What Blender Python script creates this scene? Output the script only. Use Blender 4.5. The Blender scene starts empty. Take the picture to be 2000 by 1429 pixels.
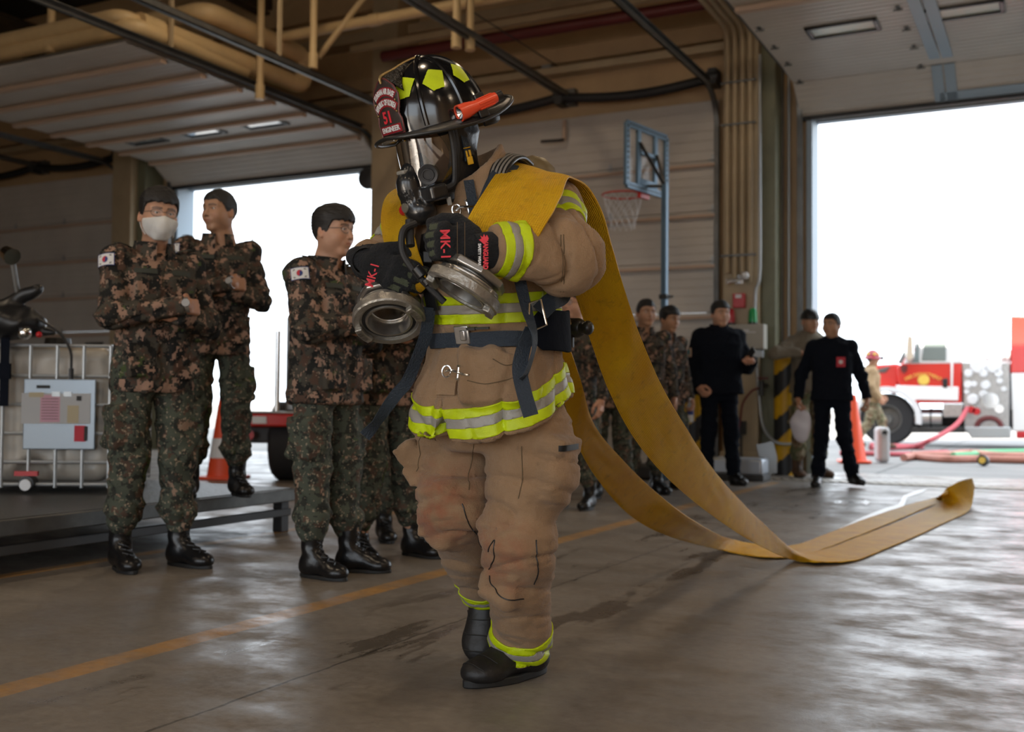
import bpy, math, random
import numpy as np
from mathutils import Vector, Matrix
random.seed(7)
C = bpy.context.scene.collection
PI = math.pi
# ------------------------------------------------------------------ camera
FPX = 2100.0
CAMH = 0.83
YAW, PIT, ROL = math.radians(27.1), math.radians(1.84), math.radians(0.48)
_F = np.array([-math.sin(YAW) * math.cos(PIT), math.cos(YAW) * math.cos(PIT), math.sin(PIT)])
_R0 = np.array([math.cos(YAW), math.sin(YAW), 0.0])
_U0 = np.cross(_R0, _F)
CR = math.cos(ROL) * _R0 + math.sin(ROL) * _U0
CU = math.cos(ROL) * _U0 - math.sin(ROL) * _R0
CO = np.array([0, 0, CAMH])
def ray(px, py):
    return _F + CR * (px - 1000) / FPX + CU * (714.5 - py) / FPX
def P(px, py, d):
    "point seen at pixel (px, py) standing d metres along the view axis"
    return CO + d * ray(px, py)
def onz(px, py, z=0.0):
    r = ray(px, py); return CO + r * ((z - CAMH) / r[2])
def ony(px, py, y):
    r = ray(px, py); return CO + r * (y / r[1])
def onx(px, py, x):
    r = ray(px, py); return CO + r * (x / r[0])
def face_dir(phi):
    "heading angle (about z) of somebody turned phi degrees to the picture's right from facing the viewer"
    a = math.radians(phi)
    fx, fy = -_F[0], -_F[1]
    n = math.hypot(fx, fy); fx /= n; fy /= n
    return math.atan2(math.cos(a) * fy + math.sin(a) * _R0[1], math.cos(a) * fx + math.sin(a) * _R0[0])
# ------------------------------------------------------------------ objects
def mesh_obj(name, V, Fc, mats, parent=None, smooth=True, angle=None, mi=None, loc=None):
    me = bpy.data.meshes.new(name)
    if isinstance(Fc, np.ndarray):
        k = Fc.shape[1]
        me.vertices.add(len(V)); me.vertices.foreach_set('co', np.asarray(V, dtype=np.float32).ravel())
        me.loops.add(Fc.size); me.loops.foreach_set('vertex_index', Fc.astype(np.int32).ravel())
        me.polygons.add(len(Fc))
        me.polygons.foreach_set('loop_start', np.arange(0, Fc.size, k, dtype=np.int32))
        me.polygons.foreach_set('loop_total', np.full(len(Fc), k, dtype=np.int32))
        me.update(calc_edges=True)
    else:
        me.from_pydata([tuple(float(c) for c in v) for v in V], [], [tuple(int(i) for i in f) for f in Fc])
        me.update()
    if not isinstance(mats, (list, tuple)): mats = [mats]
    for m in mats: me.materials.append(m)
    if mi is not None: me.polygons.foreach_set('material_index', np.asarray(mi, dtype=np.int32))
    me.validate()
    if smooth:
        me.shade_smooth()
        if angle: me.set_sharp_from_angle(angle=math.radians(angle))
    o = bpy.data.objects.new(name, me); C.objects.link(o)
    if parent is not None: o.parent = parent
    if loc is not None: o.location = loc
    return o
def tag(o, label=None, cat=None, group=None, kind=None):
    if label: o['label'] = label
    if cat: o['category'] = cat
    if group: o['group'] = group
    if kind: o['kind'] = kind
    return o
def empty(name, loc=(0, 0, 0), rz=0.0, label=None, cat=None, group=None):
    o = bpy.data.objects.new(name, None); C.objects.link(o)
    o.location = loc; o.rotation_euler = (0, 0, rz); o.empty_display_size = 0.1
    return tag(o, label, cat, group)
def copy_tree(o, parent=None):
    c = o.copy(); C.objects.link(c); c.parent = parent
    for ch in list(o.children): copy_tree(ch, c)
    return c
def nrm(v):
    v = np.asarray(v, float); return v / max(np.linalg.norm(v), 1e-9)
class MB:
    "collects shapes into one mesh"
    def __init__(s, off=(0, 0, 0)):
        s.V = []; s.F = []; s.M = []; s.off = np.asarray(off, float); s.m = 0
    def add(s, V, F):
        b = len(s.V)
        s.V.extend([np.asarray(v, float) - s.off for v in V])
        for f in F: s.F.append([i + b for i in f]); s.M.append(s.m)
        return s
    def box(s, c, size, rot=None):
        c = np.asarray(c, float); h = np.asarray(size, float) / 2
        R = np.eye(3) if rot is None else np.asarray(rot, float)
        vs = [c + R @ (h * np.array([x, y, z])) for x in (-1, 1) for y in (-1, 1) for z in (-1, 1)]
        return s.add(vs, [(0, 1, 3, 2), (4, 6, 7, 5), (0, 4, 5, 1), (2, 3, 7, 6), (0, 2, 6, 4), (1, 5, 7, 3)])
    def box2(s, lo, hi):
        lo = np.asarray(lo, float); hi = np.asarray(hi, float)
        return s.box((lo + hi) / 2, hi - lo)
    def cyl(s, a, b, ra, rb=None, n=16, caps=True):
        a = np.asarray(a, float); b = np.asarray(b, float)
        rb = ra if rb is None else rb
        w = nrm(b - a); u = nrm(np.cross(w, [0, 0, 1] if abs(w[2]) < .9 else [1, 0, 0])); v = np.cross(w, u)
        vs = []
        for q, r in ((a, ra), (b, rb)):
            for i in range(n):
                t = 2 * PI * i / n; vs.append(q + r * (math.cos(t) * u + math.sin(t) * v))
        fs = [(i, (i + 1) % n, n + (i + 1) % n, n + i) for i in range(n)]
        if caps: fs += [tuple(range(n - 1, -1, -1)), tuple(range(n, 2 * n))]
        return s.add(vs, fs)
    def tube(s, path, r, n=10, caps=True, smooth=0):
        p = np.asarray(path, float)
        if smooth: p = spline(p, smooth)
        rs = np.interp(np.linspace(0, 1, len(p)), np.linspace(0, 1, len(r)), r) if hasattr(r, '__len__') else np.full(len(p), r)
        T = np.gradient(p, axis=0); vs = []
        u = None
        for i in range(len(p)):
            w = nrm(T[i])
            if u is None: u = nrm(np.cross(w, [0, 0, 1] if abs(w[2]) < .9 else [1, 0, 0]))
            else: u = nrm(u - w * np.dot(u, w))
            v = np.cross(w, u)
            for k in range(n):
                t = 2 * PI * k / n; vs.append(p[i] + rs[i] * (math.cos(t) * u + math.sin(t) * v))
        fs = []
        for i in range(len(p) - 1):
            for k in range(n):
                a = i * n + k; b = i * n + (k + 1) % n
                fs.append((a, b, b + n, a + n))
        if caps: fs += [tuple(range(n - 1, -1, -1)), tuple(range((len(p) - 1) * n, len(p) * n))]
        return s.add(vs, fs)
    def lathe(s, prof, o, w, n=32, u=None, close=False, arc=None):
        "prof: (radius, height) list turned about axis w through o"
        o = np.asarray(o, float); w = nrm(w)
        if u is None: u = np.cross(w, [0, 0, 1] if abs(w[2]) < .9 else [1, 0, 0])
        u = nrm(u - w * np.dot(u, w)); v = np.cross(w, u); vs = []
        a0, a1 = arc if arc else (0, 2 * PI)
        nn = n + 1 if arc else n
        for r, h in prof:
            for i in range(nn):
                t = a0 + (a1 - a0) * i / n; vs.append(o + w * h + r * (math.cos(t) * u + math.sin(t) * v))
        fs = []; m = len(prof)
        for j in range(m if close else m - 1):
            for i in range(n):
                i2 = i + 1 if arc else (i + 1) % n
                a = j * nn; b = ((j + 1) % m) * nn
                fs.append((a + i, a + i2, b + i2, b + i))
        return s.add(vs, fs)
    def prism(s, poly, o, u, v, d):
        "flat outline (a, b) in the plane o + a u + b v, pushed along d"
        o, u, v, d = [np.asarray(q, float) for q in (o, u, v, d)]
        n = len(poly); vs = [o + a * u + b * v for a, b in poly]; vs += [q + d for q in vs]
        fs = [tuple(range(n - 1, -1, -1)), tuple(range(n, 2 * n))] + [(i, (i + 1) % n, n + (i + 1) % n, n + i) for i in range(n)]
        return s.add(vs, fs)
    def ball(s, c, r, n=16, m=10, R=None):
        c = np.asarray(c, float); r = np.ones(3) * r; R = np.eye(3) if R is None else R
        vs = []
        for j in range(m + 1):
            th = PI * j / m
            for i in range(n):
                ph = 2 * PI * i / n
                vs.append(c + R @ (r * np.array([math.sin(th) * math.cos(ph), math.sin(th) * math.sin(ph), math.cos(th)])))
        fs = [(j * n + i, (j + 1) * n + i, (j + 1) * n + (i + 1) % n, j * n + (i + 1) % n) for j in range(m) for i in range(n)]
        return s.add(vs, fs)
    def sheet(s, A, B, thick=0.0, N=None):
        "strip between two polylines; thick gives it a back side"
        A = np.asarray(A, float); B = np.asarray(B, float); n = len(A)
        if not thick:
            return s.add(list(A) + list(B), [(i, i + 1, n + i + 1, n + i) for i in range(n - 1)])
        T = np.gradient((A + B) / 2, axis=0); W = B - A
        nn = np.cross(T, W); nn /= np.linalg.norm(nn, axis=1)[:, None] + 1e-9
        if N is not None: nn = np.asarray(N, float)
        A2 = A + nn * thick; B2 = B + nn * thick
        vs = list(A) + list(B) + list(B2) + list(A2); fs = []
        for i in range(n - 1):
            for k in range(4):
                a = k * n; b = ((k + 1) % 4) * n
                fs.append((a + i, a + i + 1, b + i + 1, b + i))
        fs += [(0, n, 2 * n, 3 * n), (n - 1, 4 * n - 1, 3 * n - 1, 2 * n - 1)]
        return s.add(vs, fs)
    def grid(s, G):
        "G[i][j] points"
        G = np.asarray(G, float); a, b = G.shape[:2]
        return s.add(list(G.reshape(-1, 3)), [(i * b + j, i * b + j + 1, (i + 1) * b + j + 1, (i + 1) * b + j) for i in range(a - 1) for j in range(b - 1)])
    def build(s, name, mats, parent=None, angle=35, bevel=0, solid=0, loc=None, sub=0):
        if parent is None and loc is None: loc = tuple(s.off)
        o = mesh_obj(name, s.V, s.F, mats, parent, True, angle, s.M, loc)
        if sub:
            m = o.modifiers.new('sub', 'SUBSURF'); m.levels = m.render_levels = sub
        if solid:
            m = o.modifiers.new('solid', 'SOLIDIFY'); m.thickness = solid; m.offset = 0
        if bevel:
            m = o.modifiers.new('bevel', 'BEVEL'); m.width = bevel; m.segments = 2; m.limit_method = 'ANGLE'; m.angle_limit = math.radians(40)
        return o
def spline(p, k=6):
    "Catmull-Rom through the points, k steps per span"
    p = np.asarray(p, float); q = np.vstack([2 * p[0] - p[1], p, 2 * p[-1] - p[-2]]); out = []
    for i in range(1, len(q) - 2):
        for t in np.linspace(0, 1, k, endpoint=False):
            a, b, c, d = q[i - 1], q[i], q[i + 1], q[i + 2]
            out.append(.5 * ((2 * b) + (c - a) * t + (2 * a - 5 * b + 4 * c - d) * t * t + (3 * b - a - 3 * c + d) * t ** 3))
    out.append(q[-2]); return np.array(out)
def frame(w, up=(0, 0, 1)):
    "3x3 with columns: x = w, y = left, z = up-ish"
    w = nrm(w); l = nrm(np.cross(up, w)); u = np.cross(w, l)
    return np.stack([w, l, u], axis=1)
def rotz(a): c, s = math.cos(a), math.sin(a); return np.array([[c, -s, 0], [s, c, 0], [0, 0, 1.]])
def roty(a): c, s = math.cos(a), math.sin(a); return np.array([[c, 0, s], [0, 1, 0], [-s, 0, c]])
def rotx(a): c, s = math.cos(a), math.sin(a); return np.array([[1., 0, 0], [0, c, -s], [0, s, c]])
# ------------------------------------------------------------------ implicit surfaces
def cap(p, a, b, ra, rb=None):
    rb = ra if rb is None else rb
    a = np.asarray(a, float); b = np.asarray(b, float); ab = b - a
    t = np.clip(((p - a) @ ab) / max(ab @ ab, 1e-12), 0, 1)
    return np.linalg.norm(p - a - t[:, None] * ab, axis=1) - (ra + (rb - ra) * t)
def ell(p, c, r, R=None):
    q = p - np.asarray(c, float)
    if R is not None: q = q @ R
    r = np.asarray(r, float)
    k0 = np.linalg.norm(q / r, axis=1); k1 = np.linalg.norm(q / (r * r), axis=1) + 1e-9
    return k0 * (k0 - 1) / k1
def rbox(p, c, half, rd=0.01, R=None):
    q = p - np.asarray(c, float)
    if R is not None: q = q @ R
    q = np.abs(q) - (np.asarray(half, float) - rd)
    return np.linalg.norm(np.maximum(q, 0), axis=1) + np.minimum(q.max(axis=1), 0) - rd
def smin(a, b, k):
    h = np.clip(.5 + .5 * (b - a) / k, 0, 1); return b + (a - b) * h - k * h * (1 - h)
def smax(a, b, k): return -smin(-a, -b, k)
def limb(p, pts, rs, k=0.012):
    d = None
    for i in range(len(pts) - 1):
        e = cap(p, pts[i], pts[i + 1], rs[i], rs[i + 1]); d = e if d is None else smin(d, e, k)
    return d
def loft(p, o, ax, fw, st, n=2.4, k=0.03):
    "stations (t, forward offset, left offset, half depth, half width) along ax; fw = forward direction"
    o = np.asarray(o, float); ax = nrm(ax); fw = nrm(np.asarray(fw, float) - ax * np.dot(fw, ax)); lf = np.cross(ax, fw)
    q = p - o; t = q @ ax; S = np.array(st, float)
    T = S[:, 0]
    f = q @ fw - np.interp(t, T, S[:, 1]); l = q @ lf - np.interp(t, T, S[:, 2])
    a = np.interp(t, T, S[:, 3]); b = np.interp(t, T, S[:, 4])
    m = (np.abs(f / a) ** n + np.abs(l / b) ** n) ** (1 / n)
    d = (m - 1) * np.minimum(a, b)
    return smax(smax(d, T[0] - t, k), t - T[-1], k)
def sdf_mesh(f, lo, hi, h, newton=2):
    lo = np.asarray(lo, float); hi = np.asarray(hi, float); c = 4
    nb = np.maximum(np.ceil((hi - lo) / (h * c)).astype(int), 1); n = nb * c
    gc = [lo[i] + h * (np.arange(nb[i]) * c + (c - 1) / 2) for i in range(3)]
    G = np.stack(np.meshgrid(*gc, indexing='ij'), -1).reshape(-1, 3)
    dc = f(G).reshape(nb)
    act = np.abs(dc) < h * c * 1.7
    D = np.repeat(np.repeat(np.repeat(dc, c, 0), c, 1), c, 2)
    A = np.repeat(np.repeat(np.repeat(act, c, 0), c, 1), c, 2)
    ijk = np.argwhere(A)
    out = np.empty(len(ijk))
    for s in range(0, len(ijk), 400000):
        out[s:s + 400000] = f(lo + ijk[s:s + 400000] * h)
    D[A] = out
    S = D < 0
    cnt = np.zeros(np.array(S.shape) - 1, np.int8)
    for a in (0, 1):
        for b in (0, 1):
            for e in (0, 1):
                cnt += S[a:S.shape[0] - 1 + a, b:S.shape[1] - 1 + b, e:S.shape[2] - 1 + e]
    cells = np.argwhere((cnt > 0) & (cnt < 8))
    idx = -np.ones(cnt.shape, np.int64); idx[tuple(cells.T)] = np.arange(len(cells))
    acc = np.zeros((len(cells), 3)); num = np.zeros(len(cells))
    cor = [(a, b, e) for a in (0, 1) for b in (0, 1) for e in (0, 1)]
    vals = {k: D[cells[:, 0] + k[0], cells[:, 1] + k[1], cells[:, 2] + k[2]] for k in cor}
    for k in cor:
        for ax in range(3):
            if k[ax] == 0:
                k2 = list(k); k2[ax] = 1; v0 = vals[k]; v1 = vals[tuple(k2)]
                m = (v0 < 0) != (v1 < 0)
                t = np.where(m, v0 / np.where(m, v0 - v1, 1), 0)
                pt = np.tile(np.array(k, float), (len(cells), 1)); pt[:, ax] = t
                acc[m] += pt[m]; num[m] += 1
    V = lo + h * (cells + acc / num[:, None])
    Q = []
    for ax in range(3):
        b, e = [(1, 2), (2, 0), (0, 1)][ax]
        sl0 = [slice(None)] * 3; sl1 = [slice(None)] * 3
        sl0[ax] = slice(0, -1); sl1[ax] = slice(1, None)
        s0 = S[tuple(sl0)]; s1 = S[tuple(sl1)]
        E = np.argwhere(s0 != s1)
        ok = (E[:, b] > 0) & (E[:, e] > 0) & (E[:, b] < S.shape[b] - 1) & (E[:, e] < S.shape[e] - 1)
        E = E[ok]; inside = s0[tuple(E.T)]
        def at(db, de):
            K = E.copy(); K[:, b] += db; K[:, e] += de; return idx[tuple(K.T)]
        q = np.stack([at(-1, -1), at(0, -1), at(0, 0), at(-1, 0)], 1)
        q[~inside] = q[~inside][:, ::-1]
        Q.append(q)
    Q = np.concatenate(Q)
    for _ in range(newton):
        N, g, d = grad(f, V)
        V = V - np.clip(d / np.maximum(g, .3), -h, h)[:, None] * N
    N, g, d = grad(f, V)
    return V, Q, N
def grad(f, V, e=0.0015):
    g = np.stack([(f(V + np.eye(3)[i] * e) - f(V - np.eye(3)[i] * e)) / (2 * e) for i in range(3)], 1)
    n = np.linalg.norm(g, axis=1) + 1e-9
    return g / n[:, None], n, f(V)
def wn(p, scale, seed, n=7, stretch=None):
    "smooth pseudo noise, about -1..1; scale = feature size in metres"
    r = np.random.RandomState(seed); q = p / scale
    if stretch is not None: q = q * np.asarray(stretch)
    out = 0
    for i in range(n):
        d = r.normal(size=3); d /= np.linalg.norm(d); k = 2.2 * (0.6 + 0.9 * r.rand())
        out = out + np.sin(q @ d * k + r.rand() * 6.28)
    return out / (n * .55)
def ridge(p, scale, seed, stretch=None, pw=2):
    return (1 - np.clip(np.abs(wn(p, scale, seed, 6, stretch)) * 1.6, 0, 1)) ** pw
def cfold(p, scale, seed, stretch=None):
    'cloth relief: broad soft ridges with narrow valleys between them'
    return 1.1 * ridge(p, scale, seed, stretch, 1.3) - .35 - 1.3 * ridge(p, scale * .85, seed + 50, stretch, 5)
def clip_band(V, Q, fld, lo, hi, N, off):
    "faces where lo <= fld <= hi, cut cleanly at both limits and lifted off along N"
    f4 = fld[Q]; sel = np.where((f4.max(1) > lo) & (f4.min(1) < hi))[0]
    VV = []; FF = []; key = {}
    def vid(co, k):
        if k in key: return key[k]
        key[k] = len(VV); VV.append(co); return key[k]
    L = V + N * off
    for q in Q[sel]:
        poly = [(L[i], fld[i], (int(i), -1, 0)) for i in q]
        for lim, sg in ((lo, 1), (hi, -1)):
            out = []
            for i in range(len(poly)):
                a = poly[i]; b = poly[(i + 1) % len(poly)]
                ia = sg * (a[1] - lim) >= 0; ib = sg * (b[1] - lim) >= 0
                if ia: out.append(a)
                if ia != ib:
                    t = (lim - a[1]) / (b[1] - a[1])
                    out.append((a[0] + t * (b[0] - a[0]), lim, tuple(sorted((a[2], b[2]), key=repr)) + (lim,)))
            poly = out
            if len(poly) < 3: break
        if len(poly) >= 3:
            ids = [vid(x[0], x[2]) for x in poly]
            if len(set(ids)) == len(ids): FF.append(ids)
    return VV, FF
# ------------------------------------------------------------------ materials
MC = {}
def mat(name, col=(.5, .5, .5), rough=.6, metal=0, var=0, vscale=6, bump=0, bscale=60, col2=None, emit=None, alpha=None, spec=.5, sheen=0, coat=0, stretch=None, detail=5):
    if name in MC: return MC[name]
    m = bpy.data.materials.new(name); m.use_nodes = True; nt = m.node_tree; nd = nt.nodes; ln = nt.links
    b = nd['Principled BSDF']
    b.inputs['Base Color'].default_value = (*col, 1); b.inputs['Roughness'].default_value = rough
    b.inputs['Metallic'].default_value = metal; b.inputs['Specular IOR Level'].default_value = spec
    if sheen: b.inputs['Sheen Weight'].default_value = sheen; b.inputs['Sheen Roughness'].default_value = .5
    if coat: b.inputs['Coat Weight'].default_value = coat; b.inputs['Coat Roughness'].default_value = .12
    if emit: b.inputs['Emission Color'].default_value = (*emit[0], 1); b.inputs['Emission Strength'].default_value = emit[1]
    if var or bump:
        tc = nd.new('ShaderNodeTexCoord'); mp = nd.new('ShaderNodeMapping'); ln.new(tc.outputs['Object'], mp.inputs['Vector'])
        if stretch: mp.inputs['Scale'].default_value = stretch
    if var:
        n = nd.new('ShaderNodeTexNoise'); n.inputs['Scale'].default_value = vscale; n.inputs['Detail'].default_value = detail
        n.inputs['Roughness'].default_value = .65
        ln.new(mp.outputs[0], n.inputs['Vector'])
        r = nd.new('ShaderNodeValToRGB'); c2 = col2 or tuple(c * (1 - var) for c in col)
        r.color_ramp.elements[0].position = .35; r.color_ramp.elements[1].position = .65
        r.color_ramp.elements[0].color = (*c2, 1); r.color_ramp.elements[1].color = (*col, 1)
        ln.new(n.outputs['Fac'], r.inputs['Fac']); ln.new(r.outputs['Color'], b.inputs['Base Color'])
    if bump:
        n2 = nd.new('ShaderNodeTexNoise'); n2.inputs['Scale'].default_value = bscale; n2.inputs['Detail'].default_value = 4
        ln.new(mp.outputs[0], n2.inputs['Vector'])
        bp = nd.new('ShaderNodeBump'); bp.inputs['Strength'].default_value = bump; bp.inputs['Distance'].default_value = .01
        ln.new(n2.outputs['Fac'], bp.inputs['Height']); ln.new(bp.outputs[0], b.inputs['Normal'])
    MC[name] = m; return m
class NT:
    "small helper for hand written node trees"
    def __init__(s, name):
        s.m = bpy.data.materials.new(name); s.m.use_nodes = True; s.t = s.m.node_tree; s.b = s.t.nodes['Principled BSDF']; MC[name] = s.m
    def n(s, typ, **kw):
        x = s.t.nodes.new('ShaderNode' + typ)
        for k, v in kw.items():
            if k.startswith('i_'):
                key = k[2:]; key = int(key) if key.isdigit() else key.replace('_', ' ')
                if hasattr(v, 'outputs'): s.t.links.new(v.outputs[0], x.inputs[key])
                elif isinstance(v, bpy.types.NodeSocket): s.t.links.new(v, x.inputs[key])
                else: x.inputs[key].default_value = v
            else: setattr(x, k, v)
        return x
    def l(s, a, b): s.t.links.new(a.outputs[0] if hasattr(a, 'outputs') else a, b)
    def math(s, op, a, b=0.5, c=0.0): 
        x = s.n('Math', operation=op)
        for i, v in enumerate((a, b, c)):
            if hasattr(v, 'outputs') or isinstance(v, bpy.types.NodeSocket): s.l(v, x.inputs[i])
            else: x.inputs[i].default_value = v
        return x
    def ramp(s, f, stops, const=False):
        r = s.n('ValToRGB'); s.l(f, r.inputs[0]); cr = r.color_ramp
        if const: cr.interpolation = 'CONSTANT'
        while len(cr.elements) < len(stops): cr.elements.new(.5)
        for e, (p, c) in zip(cr.elements, stops):
            e.position = p; e.color = (*c, 1) if len(c) == 3 else c
        return r
    def mix(s, f, a, b, mode='MIX'):
        x = s.n('Mix', data_type='RGBA', blend_type=mode)
        for sock, v in ((x.inputs[0], f), (x.inputs[6], a), (x.inputs[7], b)):
            if hasattr(v, 'outputs'): s.l(v.outputs[2] if v.bl_idname == 'ShaderNodeMix' else v.outputs[0], sock)
            elif isinstance(v, bpy.types.NodeSocket): s.l(v, sock)
            else: sock.default_value = (*v, 1) if isinstance(v, tuple) and len(v) == 3 else v
        return x.outputs[2]
def text_mesh(s, size, extrude=0.0008, bold=0.0, align='CENTER'):
    "triangulated lettering: vertex array (x, y, z) and faces, baseline centred on 0"
    cu = bpy.data.curves.new('lettering', 'FONT'); cu.body = s; cu.size = size; cu.extrude = extrude
    cu.align_x = align; cu.offset = bold; cu.resolution_u = 3; cu.align_y = 'CENTER'
    o = bpy.data.objects.new('lettering', cu); C.objects.link(o)
    dg = bpy.context.evaluated_depsgraph_get(); dg.update()
    me = o.evaluated_get(dg).to_mesh()
    V = np.array([v.co[:] for v in me.vertices]).reshape(-1, 3); Fc = [tuple(p.vertices) for p in me.polygons]
    o.evaluated_get(dg).to_mesh_clear()
    bpy.data.objects.remove(o); bpy.data.curves.remove(cu)
    return V, Fc
def lettering(mb, s, size, o, u, v, bold=0.0, wscale=1.0, extrude=0.0008, mapf=None):
    V, Fc = text_mesh(s, size, extrude, bold); o, u, v = [np.asarray(q, float) for q in (o, u, v)]
    w = np.cross(u, v)
    if mapf: pts = [mapf(a * wscale, b, c) for a, b, c in V]
    else: pts = [o + u * a * wscale + v * b + w * c for a, b, c in V]
    mb.add(pts, Fc)
# ------------------------------------------------------------------ materials of the place
def floor_material():
    t = NT('concrete_floor'); g = t.n('NewGeometry'); s = t.n('SeparateXYZ', i_Vector=g.outputs['Position'])
    X, Y = s.outputs[0], s.outputs[1]; pos = g.outputs['Position']
    st = t.n('Mapping', i_Vector=pos); st.inputs['Scale'].default_value = (3.2, .7, 1)
    n1 = t.n('TexNoise', i_Vector=pos, i_Scale=1.1, i_Detail=8, i_Roughness=.62)
    n2 = t.n('TexNoise', i_Vector=pos, i_Scale=30, i_Detail=6, i_Roughness=.7)
    n3 = t.n('TexNoise', i_Vector=st, i_Scale=1.6, i_Detail=7, i_Roughness=.66)
    base = t.ramp(n1, [(.3, (.15, .125, .1)), (.52, (.205, .175, .145)), (.72, (.25, .22, .188))])
    c = t.mix(.35, base, t.ramp(n2, [(.3, (.1, .09, .08)), (.7, (.33, .3, .27))]))
    # dark wet drag marks between the painted line and the joint
    zone = t.math('MULTIPLY', t.n('MapRange', i_Value=X, i_1=-2.55, i_2=-2.35), t.n('MapRange', i_Value=X, i_1=-1.2, i_2=-1.6))
    zone = t.math('MAXIMUM', zone, .12)
    sm = t.math('MULTIPLY', t.ramp(n3, [(.56, (0, 0, 0)), (.6, (1, 1, 1))]), zone)
    c = t.mix(t.math('MULTIPLY', sm, .62), c, (.06, .045, .034))
    def line(x0, w, wob=.012):
        nn = t.n('TexNoise', i_Vector=pos, i_Scale=9, i_Detail=5)
        xx = t.math('ADD', X, t.math('MULTIPLY', t.math('SUBTRACT', nn, .5), wob))
        d = t.math('ABSOLUTE', t.math('SUBTRACT', xx, x0))
        return t.math('LESS_THAN', d, w / 2)
    wear = t.ramp(t.n('TexNoise', i_Vector=pos, i_Scale=5, i_Detail=9, i_Roughness=.8), [(.32, (.2, .2, .2)), (.58, (1, 1, 1))])
    yl = t.math('MULTIPLY', t.math('MAXIMUM', line(-2.67, .115), line(-4.36, .1)), wear)
    yl = t.math('MULTIPLY', yl, t.math('LESS_THAN', Y, 11.3))
    yc = t.ramp(n2, [(.3, (.42, .2, .035)), (.7, (.56, .29, .06))])
    c = t.mix(t.math('MULTIPLY', yl, .7), c, yc)
    jt = t.math('MAXIMUM', line(-2.03, .012, .03), line(2.6, .012, .03))
    jy = t.math('LESS_THAN', t.math('ABSOLUTE', t.math('SUBTRACT', t.math('ADD', Y, t.math('MULTIPLY', n1, .03)), 7.6)), .007)
    c = t.mix(t.math('MULTIPLY', t.math('MAXIMUM', jt, jy), .7), c, (.03, .025, .02))
    t.l(c, t.b.inputs['Base Color'])
    pz = t.n('Mapping', i_Vector=pos); pz.inputs['Scale'].default_value = (1.1, 1.5, 1)
    n4 = t.n('TexNoise', i_Vector=pz, i_Scale=2.3, i_Detail=9, i_Roughness=.72)
    r = t.ramp(n4, [(.36, (.62, .62, .62)), (.5, (.42, .42, .42)), (.62, (.3, .3, .3))])
    rr = t.math('ADD', r, t.math('MULTIPLY', t.math('SUBTRACT', n2, .5), .12))
    rr = t.math('SUBTRACT', rr, t.math('MULTIPLY', sm, .12))
    t.l(rr, t.b.inputs['Roughness'])
    t.l(t.ramp(n4, [(.35, (.15, .15, .15)), (.62, (.65, .65, .65))]), t.b.inputs['Specular IOR Level'])
    n5 = t.n('TexNoise', i_Vector=pos, i_Scale=160, i_Detail=3)
    h = t.math('ADD', t.math('MULTIPLY', n2, .5), t.math('MULTIPLY', n5, .5))
    bp = t.n('Bump', i_Strength=.16, i_Distance=.003, i_Height=h); t.l(bp, t.b.inputs['Normal'])
    return t.m
def ground_material():
    t = NT('apron_concrete'); g = t.n('NewGeometry'); pos = g.outputs['Position']
    n1 = t.n('TexNoise', i_Vector=pos, i_Scale=.5, i_Detail=8, i_Roughness=.65)
    c = t.ramp(n1, [(.3, (.15, .15, .148)), (.7, (.22, .215, .205))])
    br = t.n('TexBrick', i_Vector=pos, i_Scale=.25, offset=0.0); br.inputs['Mortar Size'].default_value = .006
    br.inputs['Color1'].default_value = br.inputs['Color2'].default_value = (1, 1, 1, 1); br.inputs['Mortar'].default_value = (.35, .35, .35, 1)
    t.l(t.mix(1.0, c, br, 'MULTIPLY'), t.b.inputs['Base Color']); t.b.inputs['Roughness'].default_value = .75
    return t.m
def door_material():
    t = NT('door_panel_steel'); tc = t.n('TexCoord'); pos = tc.outputs['Object']
    n1 = t.n('TexNoise', i_Vector=pos, i_Scale=1.4, i_Detail=6)
    t.l(t.ramp(n1, [(.3, (.50, .465, .42)), (.7, (.6, .56, .505))]), t.b.inputs['Base Color'])
    t.b.inputs['Roughness'].default_value = .42
    return t.m
M_floor = floor_material(); M_ground = ground_material(); M_door = door_material()
M_wall = mat('cream_painted_wall', (.56, .385, .215), .7, var=.18, vscale=1.2, bump=.1, bscale=25)
M_col = mat('cream_painted_steel', (.47, .37, .235), .5, var=.15, vscale=2)
M_green = mat('olive_grey_steel', (.2, .2, .13), .5, var=.15)
M_track = mat('galvanised_track', (.16, .16, .155), .45, metal=.6, var=.3, vscale=5)
M_dark = mat('dark_steel', (.045, .045, .045), .5, metal=.2, var=.2)
M_black = mat('black_plastic', (.012, .012, .013), .38)
M_rubber = mat('black_rubber', (.014, .014, .015), .6, bump=.1, bscale=80)
M_strut = mat('beige_door_strut', (.52, .38, .28), .5)
M_pipe = mat('cream_pipe_paint', (.72, .53, .28), .45, var=.15, vscale=3)
M_redp = mat('dark_red_pipe_paint', (.12, .02, .02), .5)
M_deck = mat('dark_roof_deck', (.03, .025, .02), .9)
M_beam = mat('brown_roof_steel', (.085, .062, .036), .7, var=.3)
M_frame = mat('blue_grey_jamb', (.33, .42, .5), .5)
M_steel = mat('brushed_steel', (.55, .55, .55), .3, metal=.9, var=.2, vscale=20)
M_chrome = mat('chrome', (.8, .8, .8), .12, metal=1)
M_cond = mat('grey_conduit', (.42, .44, .45), .4, metal=.5)
M_white = mat('white_plastic', (.75, .76, .78), .4)
M_yel = mat('bollard_yellow_paint', (.75, .42, .01), .45, var=.12, vscale=8)
M_blk = mat('bollard_black_paint', (.02, .022, .026), .45)
M_cone = mat('orange_red_cone_plastic', (.8, .09, .03), .45)
M_refl = mat('white_reflective_collar', (.75, .77, .8), .35)
M_redl = mat('red_beacon_plastic', (.5, .015, .02), .25)
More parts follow.
